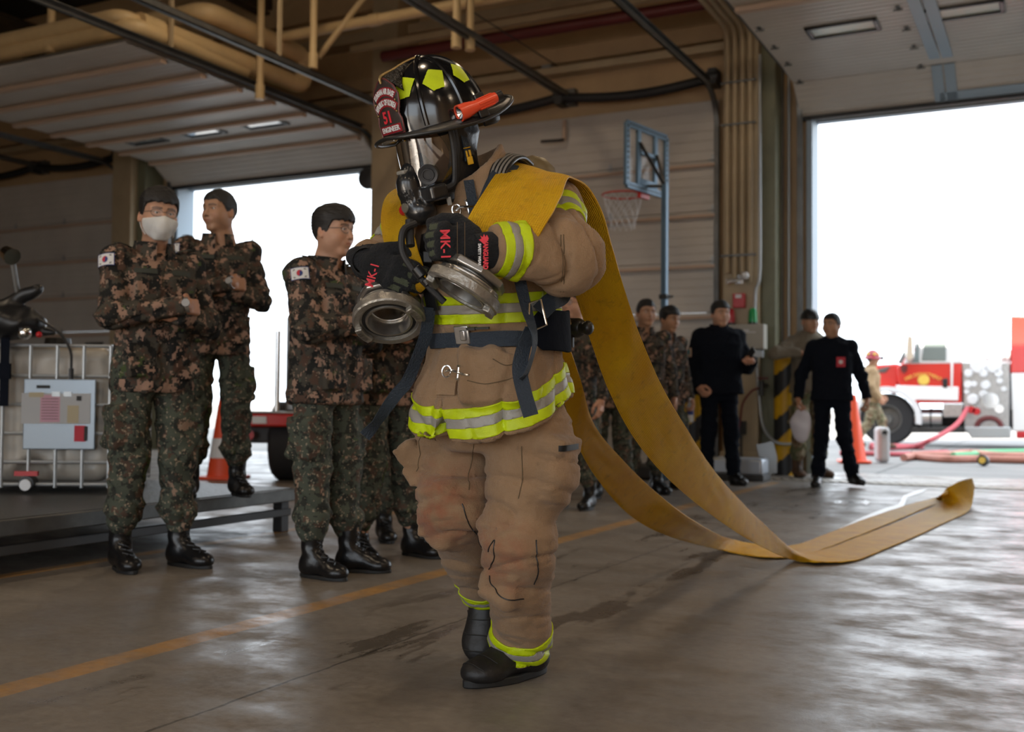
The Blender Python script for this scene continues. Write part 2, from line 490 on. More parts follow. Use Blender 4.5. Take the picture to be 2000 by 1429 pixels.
M_grnl = mat('green_beacon_plastic', (.01, .35, .1), .25)
def glass(name, col=(.9, .95, 1), rough=.02, alpha=.25):
    t = NT(name); t.b.inputs['Base Color'].default_value = (*col, 1); t.b.inputs['Roughness'].default_value = rough
    t.b.inputs['Alpha'].default_value = alpha; t.b.inputs['Specular IOR Level'].default_value = .8
    return t.m
M_pane = glass('door_window_glass', (.8, .87, .92), .08, .35)
# ------------------------------------------------------------------ shell
YW = 13.0; YN = -7.0; XL = -24.0; XR = 8.0; ZC = 7.6; ZO = 4.28
def struct(o): o['kind'] = 'structure'; return o
struct(MB().box2((XL - .3, YN - .3, -.25), (XR + .3, YW + .3, 0)).build('floor', M_floor))
struct(MB().box2((-90, YW + .3, -.3), (90, 150, -.012)).build('ground', M_ground))
struct(MB().box2((-90, -60, -.3), (90, YN - .3, -.012)).build('ground_rear', M_ground))
struct(MB().box2((XL - .3, YN - .3, ZC), (XR + .3, YW + .3, ZC + .2)).build('ceiling', M_deck))
struct(MB().box2((XL - .3, YN - .3, 0), (XL, YW + .3, ZC)).build('wall_left', M_wall))
struct(MB().box2((XR, YN - .3, 0), (XR + .3, YW + .3, ZC)).build('wall_right', M_wall))
COLS = [(-19.0, -17.87), (-13.94, -12.8), (-8.87, -7.75), (-3.85, -2.7), (1.3, 2.4), (6.4, XR)]
w = MB(); w.box2((XL, YW, ZO), (XR, YW + .3, ZC)); w.box2((XL, YW, 0), (COLS[0][1], YW + .3, ZO))
for a, b in COLS[1:]: w.box2((a, YW, 0), (b, YW + .3, ZO))
struct(w.build('wall_far', M_wall))
w = MB(); w.box2((XL, YN - .3, ZO), (XR, YN, ZC)); w.box2((XL, YN - .3, 0), (COLS[2][0], YN, ZO))
for a, b in COLS[2:]: w.box2((a, YN - .3, 0), (b, YN, ZO))
struct(w.build('wall_near', M_wall))
# girts and ledges above the doors
n = 1
for z, dy, h, m in ((5.15, .22, .10, M_col), (5.32, .12, .22, M_wall), (6.0, .3, .14, M_col), (6.5, .16, .3, M_wall)):
    o = MB(); o.box2((XL, YW - dy, z), (XR, YW, z + h)); struct(o.build('trim_%d' % n, m, bevel=.01)); n += 1
# steel pilasters
for i, (a, b) in enumerate(COLS[1:5]):
    p = MB(); x1 = b - .45; x0 = x1 - .42
    p.box2((x0, YW - .55, 0), (x1, YW, 6.6)); p.box2((x0 - .03, YW - .58, 0), (x1 + .03, YW - .5, .25))
    struct(p.build('trim_column_%d' % (i + 1), M_col, bevel=.008))
    p = MB(); p.box2((x1 + .002, YW - .42, 0), (x1 + .17, YW - .02, 5.1))
    struct(p.build('trim_edge_%d' % (i + 1), M_green, bevel=.006))
for i, k in enumerate((1, 2, 3, 4)):  # jambs of the openings
    a, b = COLS[k][1], COLS[k + 1][0]
    p = MB(); p.box2((a, YW - .06, 0), (a + .07, YW + .32, ZO)); p.box2((b - .07, YW - .06, 0), (b, YW + .32, ZO))
    p.box2((a, YW + .2, ZO - .05), (b, YW + .32, ZO + .02))
    struct(p.build('trim_jamb_%d' % (i + 1), M_frame, bevel=.006))
# roof steel: rafters run with the bays, purlins across
for i, x in enumerate((-21, -16, -10.9, -5.8, -.7, 4.4)):
    p = MB(); p.box2((x - .1, YN, 6.72), (x + .1, YW, 6.76)); p.box2((x - .01, YN, 6.75), (x + .01, YW, 7.3)); p.box2((x - .1, YN, 7.28), (x + .1, YW, 7.32))
    struct(p.build('trim_rafter_%d' % (i + 1), M_beam))
for i, y in enumerate(np.arange(-5.5, 13, 1.55)):
    p = MB(); p.box2((XL, y - .03, 7.32), (XR, y + .03, 7.58)); p.box2((XL, y - .06, 7.32), (XR, y + .06, 7.34))
    struct(p.build('trim_purlin_%d' % (i + 1), M_beam))
# ------------------------------------------------------------------ doors
def section_panel(mb, x0, x1, o, u, nrmv, L, ribs=6, th=.045):
    "one door section: ribbed sheet from o along u for L, facing nrmv"
    o, u, nv = [np.asarray(q, float) for q in (o, u, nrmv)]
    pr = [(0, 0)]
    for k in range(ribs):
        c = L * (k + .5) / ribs
        if k: pr += [(L * k / ribs - .008, 0), (L * k / ribs, -.006), (L * k / ribs + .008, 0)]
    pr += [(L - .006, 0), (L, -.012)]
    pr[0] = (0, -.012); pr.insert(1, (.006, 0))
    A = [np.array([x0, 0, 0]) + o + u * a + nv * b for a, b in pr]; B = [q + np.array([x1 - x0, 0, 0]) for q in A]
    mb.grid([A, B]); mb.add([A[0], A[-1], B[-1], B[0]], [])
    q = [o + nv * -th, o + u * L + nv * -th]
    mb.add([np.array([x0, 0, 0]) + q[0], np.array([x0, 0, 0]) + q[1], np.array([x1, 0, 0]) + q[1], np.array([x1, 0, 0]) + q[0]], [(0, 1, 2, 3)])
def hinge(mb, c, u, nv):
    c, u, nv = [np.asarray(q, float) for q in (c, u, nv)]; R = np.stack([np.array([1., 0, 0]), u, nv], 1)
    mb.box(c + u * .035 + nv * .006, (.035, .06, .008), R); mb.box(c - u * .035 + nv * .006, (.035, .06, .008), R)
    mb.cyl(c + nv * .02 - np.array([.045, 0, 0]), c + nv * .02 + np.array([.045, 0, 0]), .009, n=8)
def window_frame(fr, pn, c, u, nv, w, h):
    c, u, nv = [np.asarray(q, float) for q in (c, u, nv)]; ex = np.array([1., 0, 0]); R = np.stack([ex, u, nv], 1)
    t = .05
    for s in (-1, 1):
        fr.box(c + ex * s * (w / 2 - t / 2) + nv * .012, (t, h, .025), R); fr.box(c + u * s * (h / 2 - t / 2) + nv * .012, (w, t, .025), R)
    pn.box(c + nv * .004, (w - t, h - t, .006), R)
def closed_door(k, name, wins=False):
    a, b = COLS[k][1] - .08, COLS[k + 1][0] + .08
    e = empty(name, ((a + b) / 2, YW - .1, 0)); e['kind'] = 'structure'; off = ((a + b) / 2, YW - .1, 0)
    zs = [.04, .68, 1.31, 1.94, 2.57, 3.2, 3.83, 4.58]; p = MB(off); st = MB(off); hg = MB(off)
    for i in range(7):
        section_panel(p, a, b, (0, YW - .1, zs[i]), (0, 0, 1), (0, -1, 0), zs[i + 1] - zs[i] - .004)
        if i:
            for fx in (.02, .35, .65, .985): hinge(hg, (a + (b - a) * fx, YW - .1, zs[i] + .0), (0, 0, 1), (0, -1, 0))
        st.box2((a + .02, YW - .165, zs[i + 1] - .085), (b - .02, YW - .1, zs[i + 1] - .045)) if i < 6 else None
    st.box2((a, YW - .13, .0), (b, YW - .05, .05))
    p.build('door_panel', M_door, e, angle=20); st.build('door_strut', M_strut, e, bevel=.004); hg.build('hinge', M_cond, e)
    if wins:
        for x in (-16.2, -15.35, -14.5):
            fr, pn = MB(off), MB(off); window_frame(fr, pn, (x, YW - .1, 1.64), (0, 0, 1), (0, -1, 0), .42, .22)
            f = fr.build('window_frame', M_black, e, bevel=.01); pn.build('pane', M_wpane, f)
    return e
M_wpane = mat('window_glass_daylight_glow', (.8, .8, .74), .3, emit=((.95, .93, .8), .55))  # emission stands in for daylight coming through the panes
closed_door(0, 'door_1', True)
D3 = closed_door(2, 'door_3')
def open_door(k, name, wx, wy, wicket=None, rail=None, dirty=None):
    a, b = COLS[k][1] - .06, COLS[k + 1][0] + .06
    off = ((a + b) / 2, YW, 4.58); e = empty(name, off); e['kind'] = 'structure'
    p = MB(off); st = MB(off); hg = MB(off)
    pts = [(YW - .06, 4.24), (YW - .5, 4.55)]
    y = YW - .5
    while len(pts) < 9: y -= .62; pts.append((y, 4.585))
    for i in range(len(pts) - 1):
        q0 = np.array([0, *pts[i]]); q1 = np.array([0, *pts[i + 1]]); u = nrm(q1 - q0); L = np.linalg.norm(q1 - q0)
        nv = np.cross([1, 0, 0], u); nv = nv if nv[2] < 0 else -nv
        section_panel(p, a, b, q0, u, nv, L - .004)
        if rail is None or i in rail:
            R = np.stack([np.array([1., 0, 0]), u, nv], 1)
            if i: st.box(np.array([(a + b) / 2, 0, 0]) + q0 + nv * .03 + u * .05, (b - a - .04, .09, .05), R)
        if i:
            for fx in (.02, .34, .66, .98): hinge(hg, np.array([a + (b - a) * fx, 0, 0]) + q0, u, nv)
    p.build('door_panel', M_door, e, angle=20)
    if st.V: st.build('door_strut', M_strut, e, bevel=.004)
    hg.build('hinge', M_track, e)
    MB(off).box2((a, YW - .09, 4.2), (b, YW - .03, 4.245)).build('bottom_seal', M_rubber, e)
    for x in wx:
        fr, pn = MB(off), MB(off); window_frame(fr, pn, (x, wy, 4.585), (0, 1, 0), (0, 0, -1), .70, .36)
        f = fr.build('window_frame', M_black, e, bevel=.02); pn.build('pane', M_sky if wicket is None else M_pane2, f)
    if wicket:
        x0, x1 = wicket; wd = MB(off)
        q0 = np.array([0, *pts[0]]); q1 = np.array([0, *pts[1]]); u = nrm(q1 - q0); nv = np.cross([1, 0, 0], u); nv = nv if nv[2] < 0 else -nv
        R = np.stack([np.array([1., 0, 0]), u, nv], 1); L = np.linalg.norm(q1 - q0)
        for x in (x0, x0 + .13, x1, x1 - .13): wd.box(np.array([x, 0, 0]) + q0 + u * L / 2 + nv * .012, (.11, L, .012), R)
        wd.box(np.array([(x0 + x1) / 2, 0, 0]) + q0 + u * .09 + nv * .012, (x1 - x0, .12, .012), R)
        for x in (x0, x0 + .13, x1, x1 - .13): wd.box2((x - .055, YW - 2.9, 4.56), (x + .055, YW - .52, 4.572))
        wd.build('wicket_door_frame', M_frame, e)
    return e
M_sky = mat('bright_door_glass', (.5, .55, .6), .1, metal=.6)
M_pane2 = mat('cloudy_door_glass', (.62, .55, .42), .25, var=.5, vscale=5, col2=(.5, .58, .5))
open_door(1, 'door_2', (-11.9, -10.8, -9.7), YW - 1.6)
open_door(3, 'door_4', (-1.93, -.8, .3), YW - 2.02, wicket=(-1.2, -.1), rail=(5, 7))
open_door(4, 'door_5', (3.2, 4.4, 5.6), YW - 2.02, rail=())
# door tracks
def track(x, side, k, z=4.66, y1=6.6, label=''):
    o = MB((x, YW - .1, z)); w_ = .05
    o.box2((x - .012, y1, z - .03), (x + .012, YW - .55, z + .045)); o.box2((x - .012 + (0 if side > 0 else -.05), y1, z + .035), (x + .012 + (.05 if side > 0 else 0), YW - .55, z + .045))
    o.box2((x - .012 + (0 if side > 0 else -.05), y1, z - .03), (x + .012 + (.05 if side > 0 else 0), YW - .55, z - .02))
    arc = [(YW - .55 + .42 * math.sin(t), z - .42 + .42 * math.cos(t)) for t in np.linspace(0, PI / 2, 8)]
    A = [(x - .03, y, zz) for y, zz in arc]; B = [(x + .03, y, zz) for y, zz in arc]; o.sheet(A, B, .03)
    o.box2((x - .03, YW - .16, 0.0), (x + .03, YW - .1, z - .42))
    t = o.build('door_track', M_track, bevel=.002)
    for y in (y1 + .3, y1 + 2.6): MB((x, YW - .1, z)).box2((x - .02, y - .02, z + .04), (x + .02, y + .02, 6.75)).build('hanger', M_col, t)
    return tag(t, label, 'door track', 'door tracks')
track(COLS[1][1] - .04, -1, 0, label='grey steel door track at left side of the open left garage door')
track(COLS[2][0] + .07, 1, 0, y1=6.2, label='grey steel door track at right side of the open left garage door')
track(COLS[2][1] - .1, -1, 0, y1=6.9, label='grey steel door track at left side of the closed middle garage door')
track(COLS[3][0] + .08, 1, 0, y1=6.4, label='grey steel door track at right side of the closed middle garage door')
track(COLS[3][1] - .06, -1, 0, y1=5.6, label='grey steel door track at left side of the open right garage door')
track(COLS[1][0] + .06, 1, 0, y1=7.5, label='grey steel door track at right side of the closed far left garage door')
def op_rail(x, label, z=4.86):
    o = MB((x, YW, z))
    for dx in (-.045, .045): o.box2((x + dx - .02, 5.2, z - .03), (x + dx + .02, YW - .05, z + .03))
    o.box2((x - .1, YW - .12, z - .12), (x + .1, YW, z + .1))
    t = o.build('opener_rail', M_track, bevel=.003); tag(t, label, 'door opener rail')
    for y in (6.4, 8.9): MB((x, YW, z)).box2((x - .015, y, z), (x + .015, y + .03, 6.75)).build('hanger', M_col, t)
op_rail(-5.8, 'twin steel opener rail running back from the middle of the closed garage door')
op_rail(-15.9, 'dark opener rail above the far left closed garage door')
# ------------------------------------------------------------------ ceiling services
def pipe(name, pts, r, m, label, cat, grp=None, sm=0, n=14, coll=()):
    o = MB(pts[0]); o.tube(pts, r, n, smooth=sm)
    t = o.build(name, m, angle=50); tag(t, label, cat, grp)
    if len(coll):
        for a, b in coll: MB(pts[0]).cyl(a, b, r * 1.18, n=n).build('coupling', m, t)
    return t
def bend(p0, p1, p2, r, k=6):
    p0, p1, p2 = [np.asarray(q, float) for q in (p0, p1, p2)]; a = p1 + nrm(p0 - p1) * r; b = p1 + nrm(p2 - p1) * r
    return [((1 - t) ** 2) * a + 2 * t * (1 - t) * p1 + t * t * b for t in np.linspace(0, 1, k)]
def route(pts, r):
    out = [np.asarray(pts[0], float)]
    for i in range(1, len(pts) - 1): out += bend(pts[i - 1], pts[i], pts[i + 1], r)
    return out + [np.asarray(pts[-1], float)]
z = 5.35
a = onz(410, 28, z); b = onz(585, 102, z); b[0] = a[0] = (a[0] + b[0]) / 2
q = route([a + [-1.6, -.1, .0], a + [0, -.1, 0], b + [0, .15, 0], b + [0, .15, -.42], b + [-.1, -2.6, -.42]], .2)
pipe('duct_pipe', q, .12, M_pipe, 'thick cream insulated pipe with a U bend at its end under the roof', 'pipe')
z = 4.95
a = onz(225, 33, z); b = onz(430, 105, z); x = (a[0] + b[0]) / 2
pipe('duct_pipe', route([(x - 3.5, a[1], z), (x, a[1], z), (x, b[1] + .3, z)], .15), .085, M_pipe, 'cream pipe turning a square corner above the raised left garage door', 'pipe')
a = onz(235, 55, 4.85); b = onz(500, 135, 4.85); x = (a[0] + b[0]) / 2
pipe('duct_pipe', route([(x - 3.6, a[1], 4.85), (x, a[1], 4.85), (x, b[1], 4.85)], .18), .1, M_pipe, 'lower cream pipe hung beside the dark beam of the raised left door', 'pipe')
a = onz(540, 72, 5.4); a2 = onz(900, 10, 5.4); y = (a[1] + a2[1]) / 2
t = pipe('sprinkler_main', [(a[0] - .2, y, 5.4), (a[0] + 9, y, 5.4)], .065, M_pipe, 'long cream sprinkler main crossing above the helmet', 'pipe',
         coll=[((a[0] + 1.4, y, 5.4), (a[0] + 1.55, y, 5.4)), ((a[0] + 4, y, 5.4), (a[0] + 4.15, y, 5.4))])
for i, (px, py, hh) in enumerate(((612, 88, .55), (508, 150, .6), (892, 45, .6), (918, 50, .6), (100, 55, .6))):
    c = onz(px, py, 5.0 if i != 1 else 4.75)
    o = MB(c); o.cyl(c + [0, 0, -.25], [c[0], c[1], ZC], .045, n=12); o.cyl(c + [0, 0, -.28], c + [0, 0, -.1], .058, n=12)
    tag(o.build('drop_pipe', M_pipe), ['vertical cream drop pipe with a slanted brace beside it', 'vertical cream pipe end hanging beside the raised left door beam',
        'left of the two vertical cream pipes above the helmet', 'right of the two vertical cream pipes above the helmet', 'cream drop pipe with square foot in the top left corner'][i], 'pipe', 'vertical drop pipes')
c0 = onz(622, 112, 5.0); c1 = c0 + [.55, .2, .75]
tag(MB(c0).cyl(c0, c1, .04, n=12).build('pipe_brace', M_pipe), 'slanted cream brace pipe joining the drop pipe in a V', 'pipe')
a = onz(692, 100, 5.6); b = onz(1190, 6, 5.6); y = (a[1] + b[1]) / 2
y = min(y, YW - .7)
o = MB((a[0], y, 5.6)); o.box2((a[0], y - .03, 5.56), (XR, y + .03, 5.64)); 
tag(o.build('strut_rail', M_col), 'slim cream rail crossing high in front of the far wall', 'rail')
pipe('fire_main', [(a[0] + .4, y + .18, 5.5), (XR, y + .18, 5.5)], .075, M_redp, 'dark red fire main pipe running just below the slim cream rail', 'pipe')
for i, (x0, x1, lab) in enumerate(((-8.0, -3.75, 'black sagging spring tube over the closed middle garage door'), (-18, -13.9, 'black sagging spring tube over the far left garage door'))):
    zz = 4.83; xs = np.linspace(x0, x1, 3); mid = (x0 + x1) / 2
    pts = [(x, YW - .2, zz - .09 * math.sin(PI * ((x - x0) / (mid - x0) % 1))) for x in np.linspace(x0, x1, 25)]
    o = MB(pts[0]); o.tube(pts, .062, 12); t = o.build('spring_tube', M_rubber); tag(t, lab, 'door spring tube')
    for x in (x0 + .05, mid, x1 - .05):
        c = MB(pts[0]); c.box((x, YW - .15, zz), (.1, .24, .2)); c.cyl((x - .07, YW - .2, zz), (x + .07, YW - .2, zz), .085, n=14); c.build('bracket', M_dark, t)
# thin sway wire and small junction box high on the wall
a = ony(918, 20, 10.5); b = ony(1090, 130, YW - .1)
tag(MB(a).tube([a, b], .008, 6).build('wire', M_dark), 'thin dark cable slanting down to a small box on the wall', 'cable')
tag(MB(b).box(b - [.15, 0, .03], (.14, .12, .12)).build('junction_box', M_cond, bevel=.005), 'small grey junction box on the ledge above the middle door', 'junction box')
# four conduits that come along the roof and turn down the column
cx = [-3.5, -3.41, -3.32, -3.23]
for i, x in enumerate(cx):
    pts = route([(x, 5.0, 5.25), (x, YW - .62, 5.25), (x, YW - .62, 2.35 - .12 * (i % 2))], .22)
    pipe('conduit', pts, .032, M_col, ['leftmost of the four cream conduits bending down the right column', 'second from left of the four cream conduits on the right column',
         'third from left of the four cream conduits on the right column', 'rightmost of the four cream conduits bending down the right column'][i], 'conduit', 'cream conduits down the column', n=10)
for zz, nm in ((4.6, 'highest'), (4.1, 'middle'), (2.55, 'lowest')): tag(MB((-3.365, YW - .645, zz)).box((-3.365, YW - .645, zz), (.42, .03, .025)).build('conduit_clamp', M_track), nm + ' dark clamp bar across the four conduits on the column', 'clamp', 'conduit clamps')
xg = -3.12
pts = spline([(xg, YW - .6, 4.9), (xg, YW - .6, 3.5), (xg, YW - .6, 2.35), (xg - .05, YW - .6, 2.1), (xg - .05, YW - .6, 1.5), (xg, YW - .6, .85), (xg + .05, YW - .62, .55), (xg + .2, YW - .65, .38), (xg + .42, YW - .62, .36)], 5)
pipe('conduit', pts, .018, M_cond, 'thin grey conduit curling to the bollard at its foot', 'conduit', n=8)
for x, lab in ((-2.98, 'thin dark conduit in the corner beside the olive column edge'), (-2.9, 'slim grey pipe beside the right garage door track')):
    pipe('conduit', [(x, YW - .08, .0), (x, YW - .08, 4.9)], .018, M_track if x < -2.95 else M_cond, lab, 'conduit', n=8)
# exit camera / siren, pull box, beacons and cabinet on the column
xc, yc = -3.36, YW - .56
e = empty('wall_lamp', (xc, yc, 2.27), 0, 'small chrome twin lamp head on the column above the red box', 'lamp')
o = MB((xc, yc, 2.27)); o.box((xc, yc - .03, 2.27), (.1, .05, .1)); o.cyl((xc, yc - .05, 2.27), (xc - .12, yc - .16, 2.24), .02, .035); o.cyl((xc + .02, yc - .05, 2.28), (xc + .1, yc - .16, 2.3), .02, .045); o.build('lamp_body', M_chrome, e)
MB((xc, yc, 2.27)).ball((xc + .1, yc - .16, 2.3), .045).build('lamp_lens', M_white, e)
e = empty('alarm_box', (xc, yc, 2.0), 0, 'small red alarm box with a white label under the chrome lamp', 'alarm box')
MB((xc, yc, 2.0)).box((xc, yc - .04, 2.02), (.14, .08, .17)).build('case', M_redl, e, bevel=.008); MB((xc, yc, 2)).box((xc, yc - .083, 2.07), (.07, .004, .04)).build('label', M_white, e)
M_boxw = mat('grey_white_cabinet', (.42, .4, .34), .45)
for dx, m, nm in ((-.09, M_redl, 'red'), (.17, M_grnl, 'green')):
    e = empty('beacon', (xc + dx, yc - .08, 1.76), 0, 'small %s signal beacon on top of the control cabinet' % nm, 'beacon', 'signal beacons')
    MB((xc + dx, yc - .08, 1.76)).lathe([(0, .17), (.03, .165), (.045, .13), (.05, .03), (.05, 0)], (xc + dx, yc - .08, 1.76), (0, 0, 1), 16).build('lens', m, e)
    MB((xc + dx, yc - .08, 1.76)).cyl((xc + dx, yc - .08, 1.735), (xc + dx, yc - .08, 1.76), .058, n=16).build('base', M_black, e)
e = empty('control_cabinet', (xc + .12, yc, 1.58), 0, 'beige control cabinet on the column under the two beacons', 'cabinet')
o = MB((xc + .12, yc, 1.58)); o.box((xc + .07, yc - .09, 1.59), (.5, .18, .29)); o.build('case', M_boxw, e, bevel=.008)
o = MB((xc + .12, yc, 1.58)); o.box((xc + .1, yc - .185, 1.66), (.1, .006, .02)); o.box((xc + .17, yc - .185, 1.64), (.12, .006, .012)); o.build('label', M_white, e)
o = MB((xc + .12, yc, 1.58)); o.box((xc + .1, yc - .03, 1.4), (.36, .06, .1)); o.build('lower_tray', M_cond, e, bevel=.004)
# hose tap on the column, outlet, small items at its foot
c = ony(1488, 752, YW - .65)
e = empty('water_tap', c, 0, 'dark water tap with lever sticking out of the column', 'tap')
o = MB(c); o.cyl(c + [0, .3, 0], c, .025, n=10); o.cyl(c + [0, -.02, .05], c + [0, -.02, -.12], .03, n=10); o.build('tap_body', M_dark, e); MB(c).box(c + [0.02, -.02, .08], (.12, .02, .02)).build('lever', M_redp, e)
hp = [onz(1465, 765, 0) * 0 + ony(x_, y_, YW - .66) for x_, y_ in ((1487, 757), (1470, 762), (1452, 785), (1447, 812), (1440, 860))]
pipe('water_hose', hp, .012, mat('dull_red_hose', (.16, .03, .03), .5), 'thin dull red hose hanging from the tap', 'hose', sm=5, n=8)
c = ony(1448, 835, YW - .6); tag(MB(c).box(c, (.1, .08, .16)).cyl(c + [0, 0, -.05], c + [0, 0, -.68], .015, n=8).build('outlet_box', M_dark, bevel=.006), 'dark outlet box with conduit low on the column', 'outlet box')
c = onz(1497, 928, 0); R = rotz(.2) @ roty(-.25)
e = MB(c).box(c + [0, .1, .19], (.2, .03, .37), R).build('metal_plate', M_cond, bevel=.004); tag(e, 'pale grey metal plate leaning at the foot of the column', 'plate')
c = onz(1440, 938, 0)
e = empty('equipment_case', c, 0, 'silver and grey case on the floor behind the black boots', 'case')
MB(c).box(c + [0, .12, .15], (.55, .3, .18)).build('lid', mat('silver_case', (.5, .55, .62), .3, metal=.4), e, bevel=.03); MB(c).box(c + [0, .12, .035], (.58, .33, .07)).build('tray', M_dark, e, bevel=.01)
# L shaped pull handle on the middle door, round handles
c = ony(1103, 262, YW - .16)
o = MB(D3.location); o.box(c + [0, -.02, .05], (.05, .03, .26)); dh = o.build('handle', M_strut, D3, bevel=.004)
o = MB(D3.location); o.tube([c + [0, -.03, -.08], c + [-.06, -.1, -.1], c + [-.28, -.14, -.1]], .02, 8); o.build('lever', M_dark, dh)
# round door bumper on the wall at the left opening
c = ony(718, 347, YW - .5)
e = empty('wall_horn', c, 0, 'black round horn on a short arm at the pillar right of the left opening', 'horn')
MB(c).lathe([(0, .0), (.15, .01), (.16, .04), (.05, .09), (.035, .16), (0, .16)], c, nrm([-.25, 1, 0]), 24).build('bell', M_black, e)
o = MB(c); o.cyl(c + [.03, .14, -.01], c + [.3, .34, -.04], .035); o.ball(c + [.28, .32, -.04], .075); o.build('arm', M_black, e)
for x, lab, yy in ((-8.3, 'thin conduit strip up the pillar beside the black horn', YW - .02),):
    tag(MB((x, yy, 2)).box((x, yy, 2.5), (.03, .03, 5)).box((x, yy, 3.55), (.8, .03, .03)).build('conduit_strip', M_track), lab, 'conduit')
# floor drain in front of the far wall
xa, xb, yd = -3.35, 7.9, 11.72
e = empty('floor_drain', (0, yd, 0), 0, 'long slotted steel floor drain in front of the open right door', 'drain')
o = MB((0, yd, 0)); o.box2((xa, yd - .14, .0), (xb, yd + .14, .002)); o.build('channel', mat('drain_shadow', (.012, .012, .012), .8), e)
o = MB((0, yd, 0)); R = rotz(.5)
for x in np.arange(xa, xb, .1): o.box((x, yd, .006), (.045, .30, .008), R)
o.box2((xa, yd - .16, .001), (xb, yd - .13, .012)); o.box2((xa, yd + .13, .001), (xb, yd + .16, .012)); o.build('slots', mat('worn_drain_steel', (.42, .38, .32), .4, metal=.5), e)
# wet streak across the floor, its reflection painted as white colour
M_wet_glint = mat('wet_streak_white_glint', (.78, .8, .82), .35, spec=.8)
for poly, nm in (([(1650, 1035), (1700, 1015), (1735, 1003), (1765, 990), (1772, 972), (1800, 962), (1812, 955), (1795, 957), (1765, 968), (1755, 985), (1722, 995), (1685, 1010), (1640, 1032)], 'winding wet streak with painted white reflection on the floor beside the flat hose'),
                 ([(1682, 982), (1692, 987), (1700, 981), (1690, 976)], 'small puddle with painted white reflection left of the winding wet streak')):
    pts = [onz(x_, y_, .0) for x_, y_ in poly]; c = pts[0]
    ns = len(pts); o = MB(c); o.add([q + [0, 0, .003] for q in pts], [tuple(range(ns))]); tag(o.build('puddle', M_wet_glint), nm, 'puddle')
# bollards
def bollard(loc, h, label, r=.13, ph=0.0):
    e = empty('bollard', loc, 0, label, 'bollard', 'striped bollards'); o = MB(loc); c = np.asarray(loc, float)
    N = 36; J = 60
    for j in range(J):
        for i in range(N):
            a0, a1 = 2 * PI * i / N, 2 * PI * (i + 1) / N; z0, z1 = h * j / J, h * (j + 1) / J
            am = (a0 + a1) / 2
            s = ((z0 + z1) / 2 - math.sin(am + 1.1) * .13 + ph) / .255
            o.m = int(math.floor(s)) % 2
            o.add([c + [r * math.cos(a0), r * math.sin(a0), z0], c + [r * math.cos(a1), r * math.sin(a1), z0], c + [r * math.cos(a1), r * math.sin(a1), z1], c + [r * math.cos(a0), r * math.sin(a0), z1]], [(0, 1, 2, 3)])
    b = o.build('post', [M_blk, M_yel], e, angle=60)
    o = MB(loc); o.lathe([(r, h - .01), (r * .97, h + .025), (r * .6, h + .06), (0, h + .07)], c, (0, 0, 1), 28); o.build('cap', M_yel, e, angle=60)
    return e
b1 = onz(1534, 927, 0); bollard(b1, 1.33, 'yellow and black striped bollard under the leaning arm')
b2 = onz(1357, 935, 0); bollard(b2, 1.05, 'yellow and black striped bollard behind the man in the dark jacket', ph=.1)
# traffic cones
def cone(loc, h, label, ring=True):
    e = empty('traffic_cone', loc, 0, label, 'traffic cone', 'traffic cones'); c = np.asarray(loc, float)
    MB(loc).lathe([(.17, .03), (.165, .05), (.03, h), (.018, h + .005), (0, h)], c, (0, 0, 1), 28).build('cone_body', M_cone, e)
    MB(loc).box(c + [0, 0, .018], (.42, .42, .036), rotz(.3)).build('base', M_cone, e, bevel=.01)
    r = lambda z_: .165 + (.03 - .165) * (z_ - .05) / (h - .05) + .003
    if ring: MB(loc).lathe([(r(h * .22), h * .22), (r(h * .42), h * .42)], c, (0, 0, 1), 28).build('collar', M_refl, e)
    return e
cone(onz(1668, 903, 0), .95, 'orange red traffic cone just outside the right door', False)
cone(onz(436, 935, 0), 1.0, 'red traffic cone with white collar seen between the legs on the platform')
# ------------------------------------------------------------------ people
def conform(f, pts, off=0.0, it=8):
    p = np.asarray(pts, float).reshape(-1, 3).copy()
    for _ in range(it):
        n, g, d = grad(f, p); p = p - np.clip((d - off) / np.maximum(g, .4), -.06, .06)[:, None] * n
    return p.reshape(np.asarray(pts).shape)
def project(f, pts, d, off=0.0, far=.12, it=30):
    "march the points along direction d until they lie on the surface f, lifted by off"
    sh = np.asarray(pts).shape; d = nrm(d); p = np.asarray(pts, float).reshape(-1, 3) - d * far
    t = np.zeros(len(p))
    for _ in range(it):
        v = f(p + d * t[:, None]) - off; t = t + np.clip(v, -.03, .03) * .9
        t = np.minimum(t, 2 * far)
    return (p + d * t[:, None]).reshape(sh)
def decal(f, c, nv, up, w, h, nu, nv_, colf, mb, off=.003):
    "thin patch laid on surface f, coloured face by face by colf(u, v) -> material slot"
    nv = nrm(nv); up = nrm(np.asarray(up, float) - nv * np.dot(up, nv)); rt = np.cross(up, nv)
    U = np.linspace(-.5, .5, nu + 1); Vv = np.linspace(-.5, .5, nv_ + 1)
    G = np.array([[np.asarray(c, float) + rt * a * w + up * b * h for b in Vv] for a in U])
    G = project(f, G, -nv, off)
    b0 = len(mb.V); mb.V.extend([q - mb.off for q in G.reshape(-1, 3)])
    for i in range(nu):
        for j in range(nv_):
            k = colf((U[i] + U[i + 1]) / 2, (Vv[j] + Vv[j + 1]) / 2)
            if k is None: continue
            a = b0 + i * (nv_ + 1) + j
            mb.F.append([a, a + nv_ + 1, a + nv_ + 2, a + 1]); mb.M.append(k)
